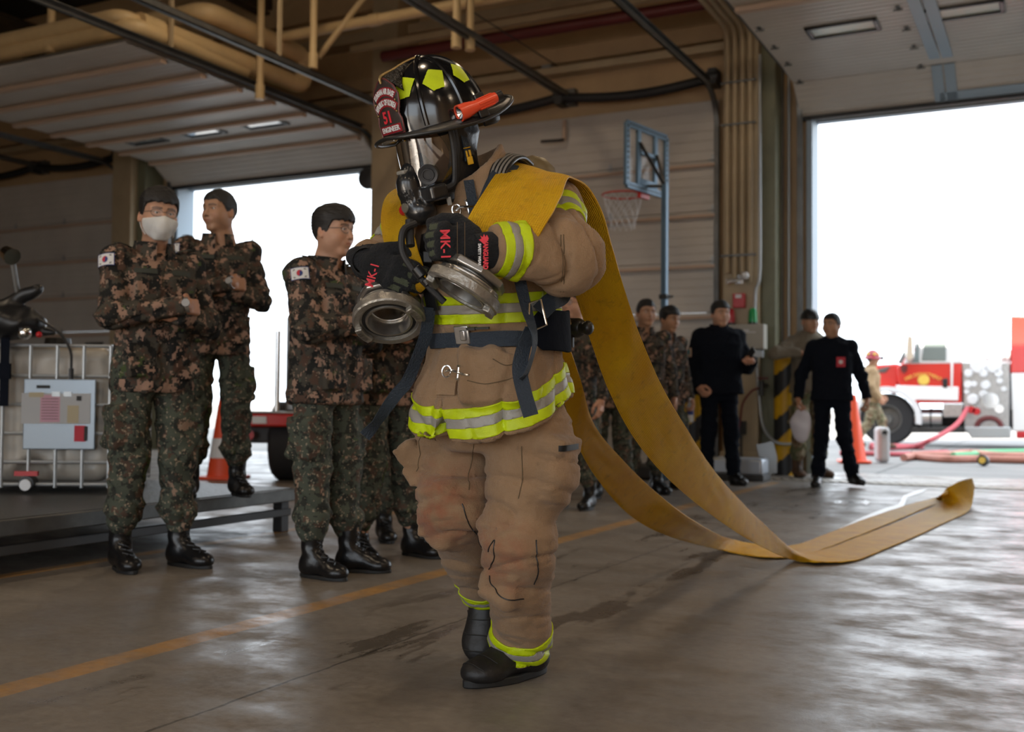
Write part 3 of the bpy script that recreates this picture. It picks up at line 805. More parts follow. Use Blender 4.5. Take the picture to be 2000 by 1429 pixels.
def korea_flag(u, v):
    x, y = u * 1.5, v
    if abs(u) > .475 or abs(v) > .46: return 3
    r = math.hypot(x, y)
    if r < .25:
        a = math.radians(-33); xr = x * math.cos(a) - y * math.sin(a); yr = x * math.sin(a) + y * math.cos(a)
        red = yr > 0
        if math.hypot(xr + .125, yr) < .125: red = True
        if math.hypot(xr - .125, yr) < .125: red = False
        return 1 if red else 3
    for sx in (-1, 1):
        for sy in (-1, 1):
            a = math.atan2(sy * .31, sx * .46); dx, dy = x - sx * .46, y - sy * .29
            p = dx * math.cos(a) + dy * math.sin(a); q = -dx * math.sin(a) + dy * math.cos(a)
            if abs(q) < .085 and abs(p) < .07 and (abs(p) < .015 or abs(abs(p) - .05) < .015): return 2
    return 0
def camo(name, base, blobs, cell=.008, big=9.0):
    t = NT(name); tc = t.n('TexCoord'); pos = tc.outputs['Object']
    def snap(c): return t.n('VectorMath', operation='SNAP', i_0=pos, i_1=(c, c, c)).outputs[0]
    c = t.n('RGB'); c.outputs[0].default_value = (*base, 1)
    for i, (col, sc, th, cl) in enumerate(blobs):
        v = t.n('VectorMath', operation='ADD', i_0=snap(cl), i_1=(i * 7.3, i * 3.1, 0))
        n = t.n('TexNoise', i_Vector=v, i_Scale=sc, i_Detail=3, i_Roughness=.6)
        c = t.mix(t.math('GREATER_THAN', n, th), c, col)
    t.l(c, t.b.inputs['Base Color']); t.b.inputs['Roughness'].default_value = .85; t.b.inputs['Specular IOR Level'].default_value = .25
    n2 = t.n('TexNoise', i_Vector=pos, i_Scale=28, i_Detail=5); bp = t.n('Bump', i_Strength=.5, i_Distance=.012, i_Height=n2); t.l(bp, t.b.inputs['Normal'])
    return t.m
M_camoj = camo('pixel_camouflage_jacket', (.062, .055, .043), [((.085, .05, .035), 17, .55, .006), ((.014, .014, .013), 19, .52, .006), ((.055, .075, .028), 9, .66, .01), ((.32, .2, .145), 18, .585, .006), ((.26, .19, .14), 45, .64, .004)])
M_camot = camo('pixel_camouflage_trousers', (.07, .08, .06), [((.03, .032, .026), 20, .54, .006), ((.085, .055, .04), 17, .59, .006), ((.065, .09, .035), 10, .66, .01), ((.3, .2, .14), 16, .64, .006), ((.3, .24, .17), 55, .62, .004)])
M_camou = camo('tan_multi_camouflage', (.24, .2, .13), [((.12, .13, .07), 7, .52, .004), ((.16, .1, .06), 8, .57, .004), ((.34, .29, .2), 9, .6, .004)])
M_navy = mat('navy_cloth', (.005, .007, .013), .9, spec=.15, bump=.3, bscale=30)
M_navyp = mat('navy_trouser_cloth', (.004, .006, .012), .9, spec=.15, bump=.3, bscale=25)
M_fleece = mat('grey_tan_fleece', (.2, .17, .125), .95, bump=.4, bscale=40)
M_boot = mat('polished_black_leather', (.008, .008, .009), .28, bump=.25, bscale=25)
M_sole = mat('boot_sole_rubber', (.012, .012, .012), .6)
M_brown = mat('brown_suede_boot', (.11, .06, .035), .85)
M_hair = mat('black_hair', (.008, .007, .007), .55, bump=.5, bscale=160, stretch=(.3, 1.4, 1))
M_eyew = mat('eye_white', (.55, .52, .5), .2); M_iris = mat('dark_brown_iris', (.015, .008, .005), .1)
M_mask = mat('white_mask_cloth', (.72, .72, .7), .8, bump=.2, bscale=60)
M_pw, M_pr, M_pk, M_pb = mat('patch_white', (.7, .7, .7), .7), mat('patch_red', (.5, .03, .05), .7), mat('patch_black', (.02, .02, .02), .7), mat('patch_navy', (.02, .04, .18), .7)
def skin_material(name, tone):
    t = NT(name); a = t.n('Attribute', attribute_name='Col'); tc = t.n('TexCoord')
    n = t.n('TexNoise', i_Vector=tc.outputs['Object'], i_Scale=30, i_Detail=4)
    c = t.mix(1.0, a.outputs[0], tone, 'MULTIPLY'); c = t.mix(1.0, c, t.ramp(n, [(.3, (.9, .87, .85)), (.7, (1, 1, 1))]), 'MULTIPLY')
    t.l(c, t.b.inputs['Base Color']); t.b.inputs['Roughness'].default_value = .5; t.b.inputs['Subsurface Weight'].default_value = .12
    t.b.inputs['Subsurface Radius'].default_value = (.02, .008, .004); t.b.inputs['Subsurface Scale'].default_value = .3
    return t.m
M_skin = skin_material('skin', (.56, .32, .21)); M_skin2 = skin_material('tanned_skin', (.46, .26, .16))
def f_cran(p):
    d = ell(p, (-.012, 0, .028), (.098, .077, .092))
    return smin(d, ell(p, (.012, 0, .035), (.078, .068, .078)), .03)
def f_head(p):
    s = np.abs(p[:, 1]); q = np.stack([p[:, 0], s, p[:, 2]], 1)
    d = f_cran(p)
    d = smin(d, ell(p, (.022, 0, -.042), (.070, .064, .068)), .035)
    d = smin(d, ell(q, (.005, .044, -.04), (.045, .024, .045)), .03)
    d = smin(d, ell(q, (.052, .040, -.022), (.032, .029, .032)), .025)
    d = smin(d, cap(p, (.066, -.014, -.092), (.066, .014, -.092), .018), .025)
    d = smin(d, cap(q, (.080, .014, .036), (.066, .05, .036), .011, .009), .018)
    d = smax(d, -ell(q, (.098, .031, .014), (.018, .021, .013)), .016)
    d = smin(d, cap(q, (.080, .018, .0225), (.071, .046, .020), .0065), .007)
    d = smin(d, cap(q, (.081, .018, .005), (.073, .044, .006), .0055), .008)
    d = smin(d, cap(p, (.083, 0, .028), (.107, 0, -.020), .007, .0105), .012)
    d = smin(d, ell(q, (.094, .012, -.024), (.011, .0085, .008)), .006)
    d = smin(d, ell(p, (.083, 0, -.05), (.016, .03, .018)), .015)
    d = smin(d, cap(q, (.097, 0, -.047), (.084, .023, -.0505), .0052, .0025), .005)
    d = smin(d, cap(q, (.095, 0, -.058), (.084, .021, -.0545), .006, .003), .005)
    e = ell(q @ rotz(0), (-.01, .077, -.002), (.02, .009, .033), rotx(.25) @ rotz(-.35))
    e = smax(e, -ell(q, (-.004, .088, .0), (.010, .008, .018)), .006)
    d = smin(d, e, .008)
    return d
def f_neck(p): return smin(cap(p, (-.012, 0, -.06), (-.05, 0, -.20), .056, .062), cap(p, (.03, 0, -.08), (-.02, 0, -.2), .03, .045), .03)
_HC = {}
def head_geo():
    if 'h' in _HC: return _HC['h']
    f = lambda p: smin(f_head(p), f_neck(p), .02)
    V, Q, N = sdf_mesh(f, (-.16, -.12, -.22), (.15, .12, .14), .0032)
    col = np.ones((len(V), 3)); s = np.abs(V[:, 1]); x, z = V[:, 0], V[:, 2]
    def blend(m, c):
        m = np.clip(m, 0, 1)[:, None]; col[:] = col * (1 - m) + np.array(c) * m
    ear = np.exp(-(((x + .01) / .02) ** 2 + ((s - .078) / .012) ** 2 + (z / .035) ** 2)); blend(ear * .5, (1.05, .75, .7))
    blend(np.exp(-(((s - .045) / .018) ** 2 + ((z + .025) / .02) ** 2)) * (x > .03) * .35, (1.05, .75, .68))
    lip = np.exp(-(((z + .0525) / .0075) ** 4 + (s / .024) ** 6)) * (x > .075); blend(lip * .75, (.85, .5, .48))
    blend(np.exp(-(((z + .0525) / .0016) ** 2 + (s / .022) ** 6)) * (x > .07) * .8, (.3, .14, .12))
    brow = np.exp(-(((z - .037 - .12 * (s - .03) * (s < .035) + .35 * np.maximum(s - .04, 0)) / .0042) ** 2)) * ((s > .012) & (s < .054)) * (x > .04); blend(brow * .9, (.06, .06, .07))
    lash = np.exp(-(((z - .0165 + .06 * np.maximum(s - .034, 0)) / .0022) ** 2)) * ((s > .015) & (s < .049)) * (x > .05); blend(lash * .85, (.08, .06, .06))
    blend(np.exp(-(((z - .004) / .008) ** 2 + ((s - .03) / .017) ** 2)) * (x > .05) * .3, (.7, .5, .5))
    blend(np.exp(-(((z + .03) / .004) ** 2 + ((s - .009) / .004) ** 2)) * (x > .09) * .8, (.2, .1, .1))
    _HC['h'] = (V, Q, N, col); return _HC['h']
def zlim(x, low=0.0): return np.interp(x, [-.12, -.045, -.02, .015, .028, .045, .075, .1], [-.062, -.055, -.018, -.015, .012, .048, .066 + low, .066 + low])
def hair_geo(style=0):
    k = 'hair%d' % style
    if k in _HC: return _HC[k]
    top = [.018, .009, .019][style]; low = [-.004, .002, -.012][style]
    def f(p):
        th = np.interp(p[:, 2], [-.05, .02, .08, .12], [.0025, .005, top, top + .004])
        d = f_cran(p) - th - .0022 * wn(p, .028, 3 + style, 6, (1, 1, .5)) * np.clip(th / .01, 0, 1) - .0014 * wn(p, .007, 5, 7, (.35, 1.2, 1))
        return smax(smax(d, zlim(p[:, 0], low) + .006 * wn(p, .012, 9) - p[:, 2], .008), -(f_cran(p) + .006), .004)
    V, Q, N = sdf_mesh(f, (-.15, -.12, -.08), (.13, .12, .17), .0038)
    _HC[k] = (V, Q, N); return _HC[k]
def hand_f(curl=(.5, .55, .6, .65), thumb=.5, sp=.05, sc=1.0, fat=1.0):
    "hand in its own frame: x along the palm to the fingers, y to the thumb side, z out of the back of the hand; curls bend towards -z"
    ys = [.030, .010, -.011, -.030]; L = [(.042, .026, .02), (.046, .03, .022), (.043, .027, .021), (.034, .021, .018)]; xs = [.088, .092, .088, .08]
    ch = []
    for i in range(4):
        p0 = np.array([xs[i], ys[i], 0]); a = 0; pts = [p0]; sd = (1.5 - i) * sp
        for j in range(3):
            a += curl[i] * (.9, 1.15, .75)[j] * 1.2
            pts.append(pts[-1] + L[i][j] * np.array([math.cos(a) * math.cos(sd), math.cos(a) * math.sin(sd), -math.sin(a)]))
        ch.append(pts)
    t0 = np.array([.025, .032, -.008]); t1 = t0 + np.array([.035, .028, -.012 - .01 * thumb]); t2 = t1 + np.array([.03, .008 - .02 * thumb, -.006 - .016 * thumb]); t3 = t2 + np.array([.024, -.004 - .014 * thumb, -.004 - .008 * thumb])
    def f(p):
        p = p / sc
        d = rbox(p, (.05, 0, -.002), (.048, .038, .013), .012)
        d = smin(d, ell(p, (.035, .022, -.012), (.035, .02, .017)), .015)
        d = smin(d, cap(p, (-.03, 0, 0), (.012, 0, 0), .027, .027), .02)
        r = [.0095, .0098, .0093, .0083]
        for i, pts in enumerate(ch):
            e = limb(p, pts, [r[i] * fat * 1.12, r[i] * fat * 1.02, r[i] * fat * .93, r[i] * fat * .82], .003)
            e = smin(e, ell(p, pts[1], (.0105 * fat,) * 3), .003)
            d = smin(d, e, .0055)
        d = smin(d, limb(p, [t0, t1, t2, t3], [.017 * fat, .0125 * fat, .0115 * fat, .0095 * fat], .004), .008)
        return d * sc
    f.ch = ch; return f
def hand_geo(key, h=.0036, **kw):
    k = 'hand' + key
    if k not in _HC:
        f = hand_f(**kw); V, Q, N = sdf_mesh(f, (-.07, -.09, -.13), (.22, .12, .06), h)
        _HC[k] = (V, Q, N, f)
    return _HC[k]
def boot_f(shaft=.26, r=.052):
    def f(p):
        q = p.copy()
        d = cap(p, (-.045, 0, .05), (.10, 0, .042), .040, .038)
        w = np.stack([p[:, 0], p[:, 1] * .86, p[:, 2]], 1)
        d = smin(d, ell(w, (.125, 0, .035), (.068, .045, .040)), .02)
        d = smin(d, cap(p, (-.022, 0, .06), (-.018, 0, shaft), .046, r), .035)
        d = smin(d, cap(p, (.0, 0, .09), (.07, 0, .06), .04, .034), .03)
        d = d + .0018 * np.sin(p[:, 2] * 90 + p[:, 0] * 40) * np.exp(-((p[:, 2] - .12) / .05) ** 2)
        return smax(d, .012 - p[:, 2], .01)
    return f
def boot_geo(key, shaft, r):
    if key not in _HC: _HC[key] = sdf_mesh(boot_f(shaft, r), (-.13, -.09, -.01), (.22, .09, shaft + .08), .0065)
    return _HC[key]
def sole_outline(n=28, k=1.0):
    out = []
    for i in range(n):
        a = 2 * PI * i / n; x = math.cos(a); y = math.sin(a)
        out.append((.052 + .142 * x * k, (.047 if x > 0 else .040) * y * k * (1 - .12 * x * x)))
    return out
def place(V, R, t): return V @ np.asarray(R).T + np.asarray(t)
def add_boots(root, feet, mboot=None, shaft=.26, r=.054, laces=True):
    "feet: (sole origin under the ankle, 3x3 frame) pairs"
    mboot = mboot or M_boot
    for o_, R in feet:
        V, Q, N = boot_geo('boot%.2f%.3f' % (shaft, r), shaft, r)
        b = mesh_obj('boot', place(V, R, o_), Q, mboot, root)
        s = MB(); e = [np.asarray(R)[:, i] for i in range(3)]
        s.prism(sole_outline(), o_, e[0], e[1], e[2] * .018); s.prism([(a, c) for a, c in sole_outline(20, .97) if a < -.005] , o_ + e[2] * .016, e[0], e[1], e[2] * .012)
        s.build('sole', M_sole, b, bevel=.003)
        if laces:
            l = MB(); ff = boot_f(shaft, r)
            for k in range(6):
                z0 = .09 + k * (shaft - .11) / 6; xx = .2
                for s1 in (-1, 1):
                    A = np.array([[xx, s1 * .022, z0], [xx, 0, z0 + .012], [xx, -s1 * .022, z0 + .024]])
                    A = project(ff, A, (-1, 0, -.25), .002, .2); l.tube(place(A, R, o_), .0028, 5, smooth=3)
            l.build('laces', M_black, b)
def cloth(root, name, f, lo, hi, h, m, disp=None, newton=2):
    V, Q, N = sdf_mesh(f, lo, hi, h, newton)
    if disp is not None: V = V + N * disp(V)[:, None]
    return mesh_obj(name, V, Q, m, root), (V, Q, N)
STAND = dict(hipL=(0, .09, .92), hipR=(0, -.09, .92), kneeL=(.02, .11, .5), kneeR=(.02, -.11, .5), ankL=(-.02, .13, .09), ankR=(-.02, -.13, .09), toeL=12, toeR=-12,
             shL=(-.01, .172, 1.41), shR=(-.01, -.172, 1.41))
ARMS = {'cross': dict(elL=(.075, .235, 1.13), wrL=(.185, .03, 1.16), elR=(.08, -.235, 1.14), wrR=(.235, .03, 1.20), hdL=(-.45, -.85, .2), hdR=(-.4, .9, .0), upL=(.95, -.2, .2), upR=(.9, .35, .25)),
        'down': dict(elL=(-.03, .25, 1.13), wrL=(.04, .27, .88), elR=(-.03, -.25, 1.13), wrR=(.04, -.27, .88), hdL=(.2, 0, -1), hdR=(.2, 0, -1), upL=(0, 1, 0), upR=(0, -1, 0))}
def person(loc, heading, label, arms='cross', sc=1.0, top='camo', head=(0, 0, 0), lean=0.0, hair=0, pose=None, skin=None, bootm=None, glasses=False, mask=False, group=None,
           trou=None, res=.010, cap_=None, flag=True, watch=False, hands='fist', bulk=1.0, hem=.80, thin=1.0, tilt=None, blouse=True):
    J = dict(STAND); J.update(ARMS[arms] if isinstance(arms, str) else arms); J.update(pose or {})
    J = {k: (np.array(v, float) if isinstance(v, tuple) else v) for k, v in J.items()}
    skin = skin or M_skin; A = lambda k: J[k]
    chest = J.get('chest', np.array([0, 0, 0.])); HC = np.array([.03, 0, 1.625]) + chest + J.get('headoff', np.zeros(3))
    Rh = rotz(math.radians(head[0])) @ roty(math.radians(head[1])) @ rotx(math.radians(head[2]))
    # body: one surface from head to feet, the hands grown on
    def fb(p):
        d = loft(p, (0, 0, .82), (0, 0, 1), (1, 0, 0), [(0, 0, 0, .09, .14), (.2, 0, 0, .085, .125), (.45, 0, 0, .1, .15), (.6, 0, 0, .07, .14), (.66, -.01, 0, .045, .07)])
        for s in 'LR':
            d = smin(d, limb(p, [A('sh' + s), A('el' + s), A('wr' + s)], [.045, .036, .026], .02), .02)
            d = smin(d, limb(p, [A('hip' + s), A('knee' + s), A('ank' + s)], [.075, .05, .038], .02), .02)
        return smin(d, cap(p, (-.02, 0, 1.44), HC + Rh @ np.array([-.02, 0, -.09]), .062, .05), .03)
    allp = np.array([A(k + s) for k in ('sh', 'el', 'wr', 'hip', 'knee', 'ank') for s in 'LR'])
    lo = np.minimum(allp.min(0), [-.2, -.25, 0]) - .12; hi = np.maximum(allp.max(0), [.2, .25, 1.55]) + .12
    V, Q, N = sdf_mesh(fb, lo, np.array([hi[0], hi[1], 1.56]), .014, 1)
    Vs, Qs, cols = [V], [Q], [np.ones((len(V), 3))]; nv = len(V)
    hv, hq, hn, hc = head_geo(); Vs.append(place(hv, Rh, HC)); Qs.append(hq + nv); cols.append(hc); nv += len(hv)
    hk = {'fist': dict(curl=(1.0, 1.05, 1.1, 1.1), thumb=.9, sp=0.0), 'relax': dict(curl=(.3, .38, .45, .5), thumb=.3, sp=.03), 'grip': dict(curl=(.75, .8, .85, .9), thumb=.8, sp=.0)}
    Jh = {}
    for s, sg in (('L', 1), ('R', -1)):
        kind = hands if isinstance(hands, str) else hands[s]
        HV, HQ, HN, hf = hand_geo(kind, .0042, **hk[kind])
        x = nrm(A('hd' + s)); z = np.asarray(A('up' + s), float); z = nrm(z - x * np.dot(z, x)); y = np.cross(z, x)
        R = np.stack([x, y, z], 1); w0 = A('wr' + s) + x * .012
        # thumb side: left hand +y mirrored for the right
        W = HV * np.array([1, -sg if J.get('thumb' + s, 1) > 0 else sg, 1.]); q = HQ if W[0, 1] == HV[0, 1] else HQ[:, ::-1]
        Vs.append(place(W, R, w0)); Qs.append(q + nv); cols.append(np.tile([1.0, .92, .9], (len(W), 1))); nv += len(W); Jh[s] = (w0, R)
    V = np.concatenate(Vs); Q = np.concatenate(Qs); col = np.concatenate(cols)
    root = mesh_obj('person', V, Q, skin)
    at = root.data.color_attributes.new('Col', 'FLOAT_COLOR', 'POINT'); at.data.foreach_set('color', np.concatenate([col, np.ones((len(col), 1))], 1).astype(np.float32).ravel())
    root.location = loc; root.rotation_euler = (0, 0, heading); root.scale = (sc, sc, sc)
    tag(root, label, 'person', group)
    for s in (-1, 1):
        e = MB(); c = np.array([.0725, .031 * s, .0135]); e.m = 0; e.ball(place(c, Rh, HC), .0125, 14, 10)
        e.m = 1; e.ball(place(c + [.0085, 0, .0], Rh, HC), (.0055, .0058, .0058), 12, 8, Rh); e.build('eye', [M_eyew, M_iris], root)
    if hair is not None:
        hv, hq, hn = hair_geo(hair); mesh_obj('hair', place(hv, Rh, HC), hq, M_hair, root)
    # trousers
    hips = (A('hipL') + A('hipR')) / 2
    def ft(p):
        d = loft(p, hips + [0, 0, -.12], (0, 0, 1), (1, 0, 0), [(0, 0, 0, .10, .155), (.12, 0, 0, .115, .175), (.26, 0, 0, .1, .155)], 2.3, .03)
        d2 = None
        for s in 'LR':
            h_, k_, a_ = A('hip' + s), A('knee' + s), A('ank' + s); u = nrm(k_ - a_)
            if blouse: pts = [h_, k_, a_ + u * .17, a_ + u * .12]; rs = [.098 * thin, .082 * thin, .082 * thin, .062 * thin]
            else: pts = [h_, k_, a_ + u * .1, a_ - u * .01]; rs = [.095 * thin, .074 * thin, .07 * thin, .066 * thin]
            e = limb(p, pts, rs, .03)
            e = smin(e, rbox(p, (h_ + k_) / 2 + [0, .085 * (1 if s == 'L' else -1), .04 - .1], (.075, .028, .1), .015), .02) if blouse else e
            if not blouse: e = smax(e, -((p - (a_ - u * .03)) @ u), .01)
            d2 = e if d2 is None else smin(d2, e, .012)
        return smin(d, d2, .03)
    def dt(V):
        am = .0045 + .004 * np.exp(-((V[:, 2] - .5) / .12) ** 2) + .005 * np.exp(-((V[:, 2] - .27) / .08) ** 2)
        return 1.3 * am * (cfold(V, .12, 21, (.8, .8, 2.2)) + .5 * wn(V, .07, 4, 6, (1, 1, 1.8)))
    tm = trou or M_camot
    lo2 = np.minimum(np.minimum(A('ankL'), A('ankR')), hips - [.2, .25, 0]) - [.12, .12, .0]; hi2 = np.maximum(np.maximum(np.maximum(A('kneeL'), A('kneeR')), np.maximum(A('ankL'), A('ankR'))), hips + [.2, .25, .2]) + [.14, .14, 0]
    cloth(root, 'trousers', ft, lo2, hi2, res, tm, dt)
    # jacket
    cb = A('chest') if 'chest' in J else np.zeros(3)
    ax = nrm(np.array([0, 0, .66]) + chest)
    def fj(p):
        b = bulk
        d = loft(p, (0, 0, hem), ax, (1, 0, 0), [(0, .0, 0, .135 * b, .195 * b), (.18, 0, 0, .125 * b, .175 * b), (.3, 0, 0, .128 * b, .178 * b), (.48, .0, 0, .135 * b, .19 * b), (.58, -.01, 0, .115 * b, .18 * b), (.63, -.015, 0, .085 * b, .13 * b), (.67, -.015, 0, .06, .08)], 2.5, .03)
        for s in 'LR':
            c = A('sh' + s); ins = c * [1, .75, 1] + [0, 0, -.005]
            e = limb(p, [ins, c + [0, 0, -.005], A('el' + s), A('wr' + s)], [.062 * b, .073 * b, .06 * b, .046 * b], .03)
            u = nrm(A('wr' + s) - A('el' + s)); e = smax(e, (p - A('wr' + s)) @ u - .012, .008)
            d = smin(d, e, .022)
        if top == 'camo':
            for s in (-1, 1):
                d = smin(d, rbox(p, (.120 * b, s * .085, 1.27), (.016, .06, .065), .01), .018)
                d = smin(d, rbox(p, (.121 * b, s * .1, .95), (.018, .072, .08), .01), .02)
        return d
    def dj(V):
        near = np.exp(-(np.minimum(np.linalg.norm(V - A('elL'), axis=1), np.linalg.norm(V - A('elR'), axis=1)) / .12) ** 2)
        am = .006 + .007 * near
        return am * (cfold(V, .11, 33, (1, 1, 1.2)) + .5 * wn(V, .07, 8, 6)) + .003 * cfold(V, .05, 6)
    ext = np.array([A(k + s) for k in ('sh', 'el', 'wr') for s in 'LR'])
    lo3 = np.minimum(ext.min(0) - .11, [-.2 * bulk, -.3, hem - .03]); lo3[2] = min(lo3[2], hem - .03); hi3 = np.maximum(ext.max(0) + .11, [.22 * bulk, .3, 1.6])
    jm = {'camo': M_camoj, 'jacket': M_navy, 'hoodie': M_navy, 'fleece': M_fleece, 'tan': M_tan0}[top]
    jk, _ = cloth(root, 'jacket' if top != 'hoodie' else 'hooded_sweater', fj, lo3, hi3, res, jm, dj)
    # collar
    cz = {'camo': .05, 'jacket': .075, 'hoodie': .05, 'fleece': .05, 'tan': .06}[top]
    cc = MB(); c0 = np.array([-.012, 0, 1.455]) + chest * .98
    cc.lathe([(.083, -.02), (.079, .01), (.074 + .01, cz), (.081 + .01, cz + .004), (.092, cz - .012), (.1, -.005), (.105, -.03)], c0, nrm([.12, 0, 1]), 30, u=(1, 0, 0), arc=(.28, 2 * PI - .28))
    cc.build('collar', jm, jk, angle=60)
    if top == 'camo' and flag:
        d_ = A('elR') - A('shR'); c = A('shR') + d_ * .16; nv = nrm(np.array([.6, -1, .5])); m = MB()
        decal(fj, c, nv, (-nrm(d_)), .085, .058, 30, 20, korea_flag, m, .015); m.build('flag_patch', [M_pw, M_pr, M_pk, M_pb], jk, angle=60)
        for s in (-1, 1): m = MB(); decal(fj, np.array([.1, .085 * s, 1.36]), (1, 0, 0), (0, 0, 1), .1, .022, 10, 4, lambda a, b: 0, m, .003); m.build('name_tape', M_tape, jk)
        for s in (-1, 1): m = MB(); decal(fj, np.array([-.0, s * .15, 1.47]), (0, s * .3, 1), (0, s, 0), .045, .09, 4, 8, lambda a, b: 0, m, .008); m.build('shoulder_strap', M_tape, jk)
    if blouse: feet_m = bootm or M_boot
    feet = []
    for s, sg in (('L', 1), ('R', -1)):
        a = A('ank' + s); R = J.get('footR' + s)
        if R is None or not isinstance(R, np.ndarray): R = rotz(math.radians(J['toe' + s]))
        feet.append((a - R @ np.array([-.02, 0, .09]), R))
    add_boots(root, feet, bootm, shaft=.26 if blouse else .12, r=.054 if blouse else .05)
    if glasses:
        g = MB()
        for s in (-1, 1):
            pts = [np.array([.098 - .012 * abs(math.cos(t) - .0 + 0) * (1 if s * math.cos(t) > 0 else .3), s * .033 + .026 * math.cos(t), .012 + .017 * math.sin(t)]) for t in np.linspace(0, 2 * PI, 22)]
            g.tube(place(np.array(pts), Rh, HC), .0013, 5, caps=False)
            g.tube(place(np.array([[.088, s * .058, .017], [.04, s * .076, .014], [-.01, s * .083, .012]]), Rh, HC), .0016, 5)
        g.tube(place(np.array([[.1, -.008, .016], [.105, 0, .018], [.1, .008, .016]]), Rh, HC), .0013, 5)
        gg = g.build('glasses', M_dark, root)
        pn = MB()
        for s in (-1, 1): pn.lathe([(0, 0), (.024, 0)], place(np.array([.095, s * .033, .012]), Rh, HC), Rh @ np.array([1, s * .2, 0]), 16)
        pn.build('lenses', glass('spectacle_glass', (1, 1, 1), .02, .12) if 'spectacle_glass' not in MC else MC['spectacle_glass'], gg)
    if mask:
        def fm(p):
            d = smin(f_head(p) - .004, ell(p, (.088, 0, -.048), (.034, .034, .04)), .03)
            d = smax(d, p[:, 2] - (.002 - .25 * np.abs(p[:, 1])), .004); d = smax(d, -.112 - p[:, 2], .004); d = smax(d, .028 - p[:, 0] + .15 * np.abs(p[:, 2] + .05), .004)
            return d
        V, Q, N = sdf_mesh(fm, (0, -.1, -.13), (.15, .1, .02), .0035); V = V + N * (.0012 * wn(V, .02, 3))[:, None]
        mk = mesh_obj('face_mask', place(V, Rh, HC), Q, M_mask, root); st = MB()
        for s in (-1, 1):
            for z0, z1 in ((-.008, .0), (-.09, -.03)): st.tube(place(np.array([[.04, s * .064, z0], [.012, s * .077, (z0 + z1) / 2], [-.012, s * .081, z1]]), Rh, HC), .0018, 5)
        st.build('ear_loop', M_mask, mk)
    if watch:
        s = watch; w0, R = Jh[s]; m = MB(); u = nrm(A('wr' + s) - A('el' + s)); c = A('wr' + s) + u * .02
        m.lathe([(.033, -.009), (.036, -.009), (.036, .009), (.033, .009)], c, u, 20, close=True); m.build('wristwatch', M_steel, root)
        m = MB(); up = J['up' + s]; up = nrm(up - u * np.dot(up, u)); m.cyl(c + up * .03, c + up * .044, .018, n=20); m.build('watch_face', M_silver0, root.children[-1])
    return root, J, Jh, Rh, HC
M_tan0 = mat('tan_turnout_cloth', (.36, .25, .14), .85, bump=.35, bscale=30, var=.15)
M_silver0 = mat('watch_dial', (.4, .4, .4), .3)
M_tape = mat('olive_tape_cloth', (.045, .05, .04), .85)
# ------------------------------------------------------------------ the onlookers
def at(px, py, z=0.0): return tuple(onz(px, py, z))
G_S = None
person(at(291, 1106), face_dir(42), 'soldier in camouflage with a white face mask and glasses, arms crossed, leftmost person', sc=1.06, head=(-8, 6, -2), hair=0, glasses=True, mask=True, watch='R', res=.009,
       pose=dict(toeL=18, toeR=-6, ankL=(.05, .12, .09), kneeL=(.06, .1, .5)))
person(at(418, 968, .27), face_dir(22), 'tall soldier on the platform with crossed arms looking to the left', sc=1.0, head=(-52, 2, 0), hair=1, skin=M_skin2, watch='R', res=.009, pose=dict(toeL=10, toeR=-14))
person(at(632, 1120), face_dir(60), 'soldier in camouflage and glasses seen from the side, looking right beside the gloved fist', sc=1.0, head=(4, 4, 0), hair=2, glasses=True, res=.009,
       pose=dict(ankR=(.02, -.11, .09), ankL=(.06, .11, .09), toeL=22, toeR=-2), bulk=1.08)
person(at(752, 1090), face_dir(40), 'soldier hidden behind the firefighter, only camouflage back and boots visible left of the knees', sc=.99, hair=1, res=.011, flag=False, pose=dict(ankR=(-.05, -.13, .09), ankL=(.0, .17, .09)))
person(at(790, 1052), face_dir(30), 'farther soldier behind the firefighter showing one black boot beside his shin', sc=.97, hair=0, res=.013, flag=False)
person(at(1122, 992), face_dir(-35), 'soldier with glasses half hidden between the air tank and the hanging yellow hose', sc=.97, head=(-10, 0, 0), hair=0, glasses=True, res=.012, flag=False, arms='down', hands='relax')
person(at(1192, 974), face_dir(-20), 'soldier hidden by the hanging hose, camouflage trousers showing below it', sc=.96, hair=1, res=.013, flag=False)
person(at(1258, 964), face_dir(12), 'soldier with short black hair standing right behind the upper hose strip', sc=1.0, head=(5, 4, 0), hair=1, res=.012, flag=False, arms='down', hands='relax', skin=M_skin2)
s8, J8, H8, R8, C8 = person(at(1302, 955), face_dir(35), 'soldier in dark green top looking down, holding a water bottle low', sc=.99, head=(2, 10, 0), hair=0, res=.012, flag=False, arms='down', hands='grip', skin=M_skin2)
PH = dict(elL=(.02, .27, 1.14), wrL=(.24, .24, 1.17), elR=(-.04, -.27, 1.14), wrR=(.06, -.23, .93), hdL=(.8, -.5, .35), hdR=(.7, .3, -.6), upL=(0, .3, 1), upR=(0, -1, 0))
person(at(1404, 946), face_dir(8), 'man in a dark navy winter jacket holding a phone in front of the column', sc=1.055, head=(6, 2, 0), hair=0, arms=PH, top='jacket', trou=M_navyp, res=.011, bulk=1.24, hem=.86, hands='grip', blouse=False,
       pose=dict(ankL=(0, .15, .09), ankR=(0, -.13, .09)))
WK = dict(elR=(-.06, -.3, 1.14), wrR=(.03, -.33, .9), elL=(-.1, .27, 1.15), wrL=(-.08, .34, .9), hdL=(.1, .1, -1), hdR=(.15, 0, -1), upL=(0, 1, 0), upR=(0, -1, 0),
          hipL=(0, .09, .92), kneeL=(.1, .12, .5), ankL=(-.02, .2, .12), kneeR=(.0, -.1, .5), ankR=(.06, -.14, .09), toeL=30, toeR=-5)
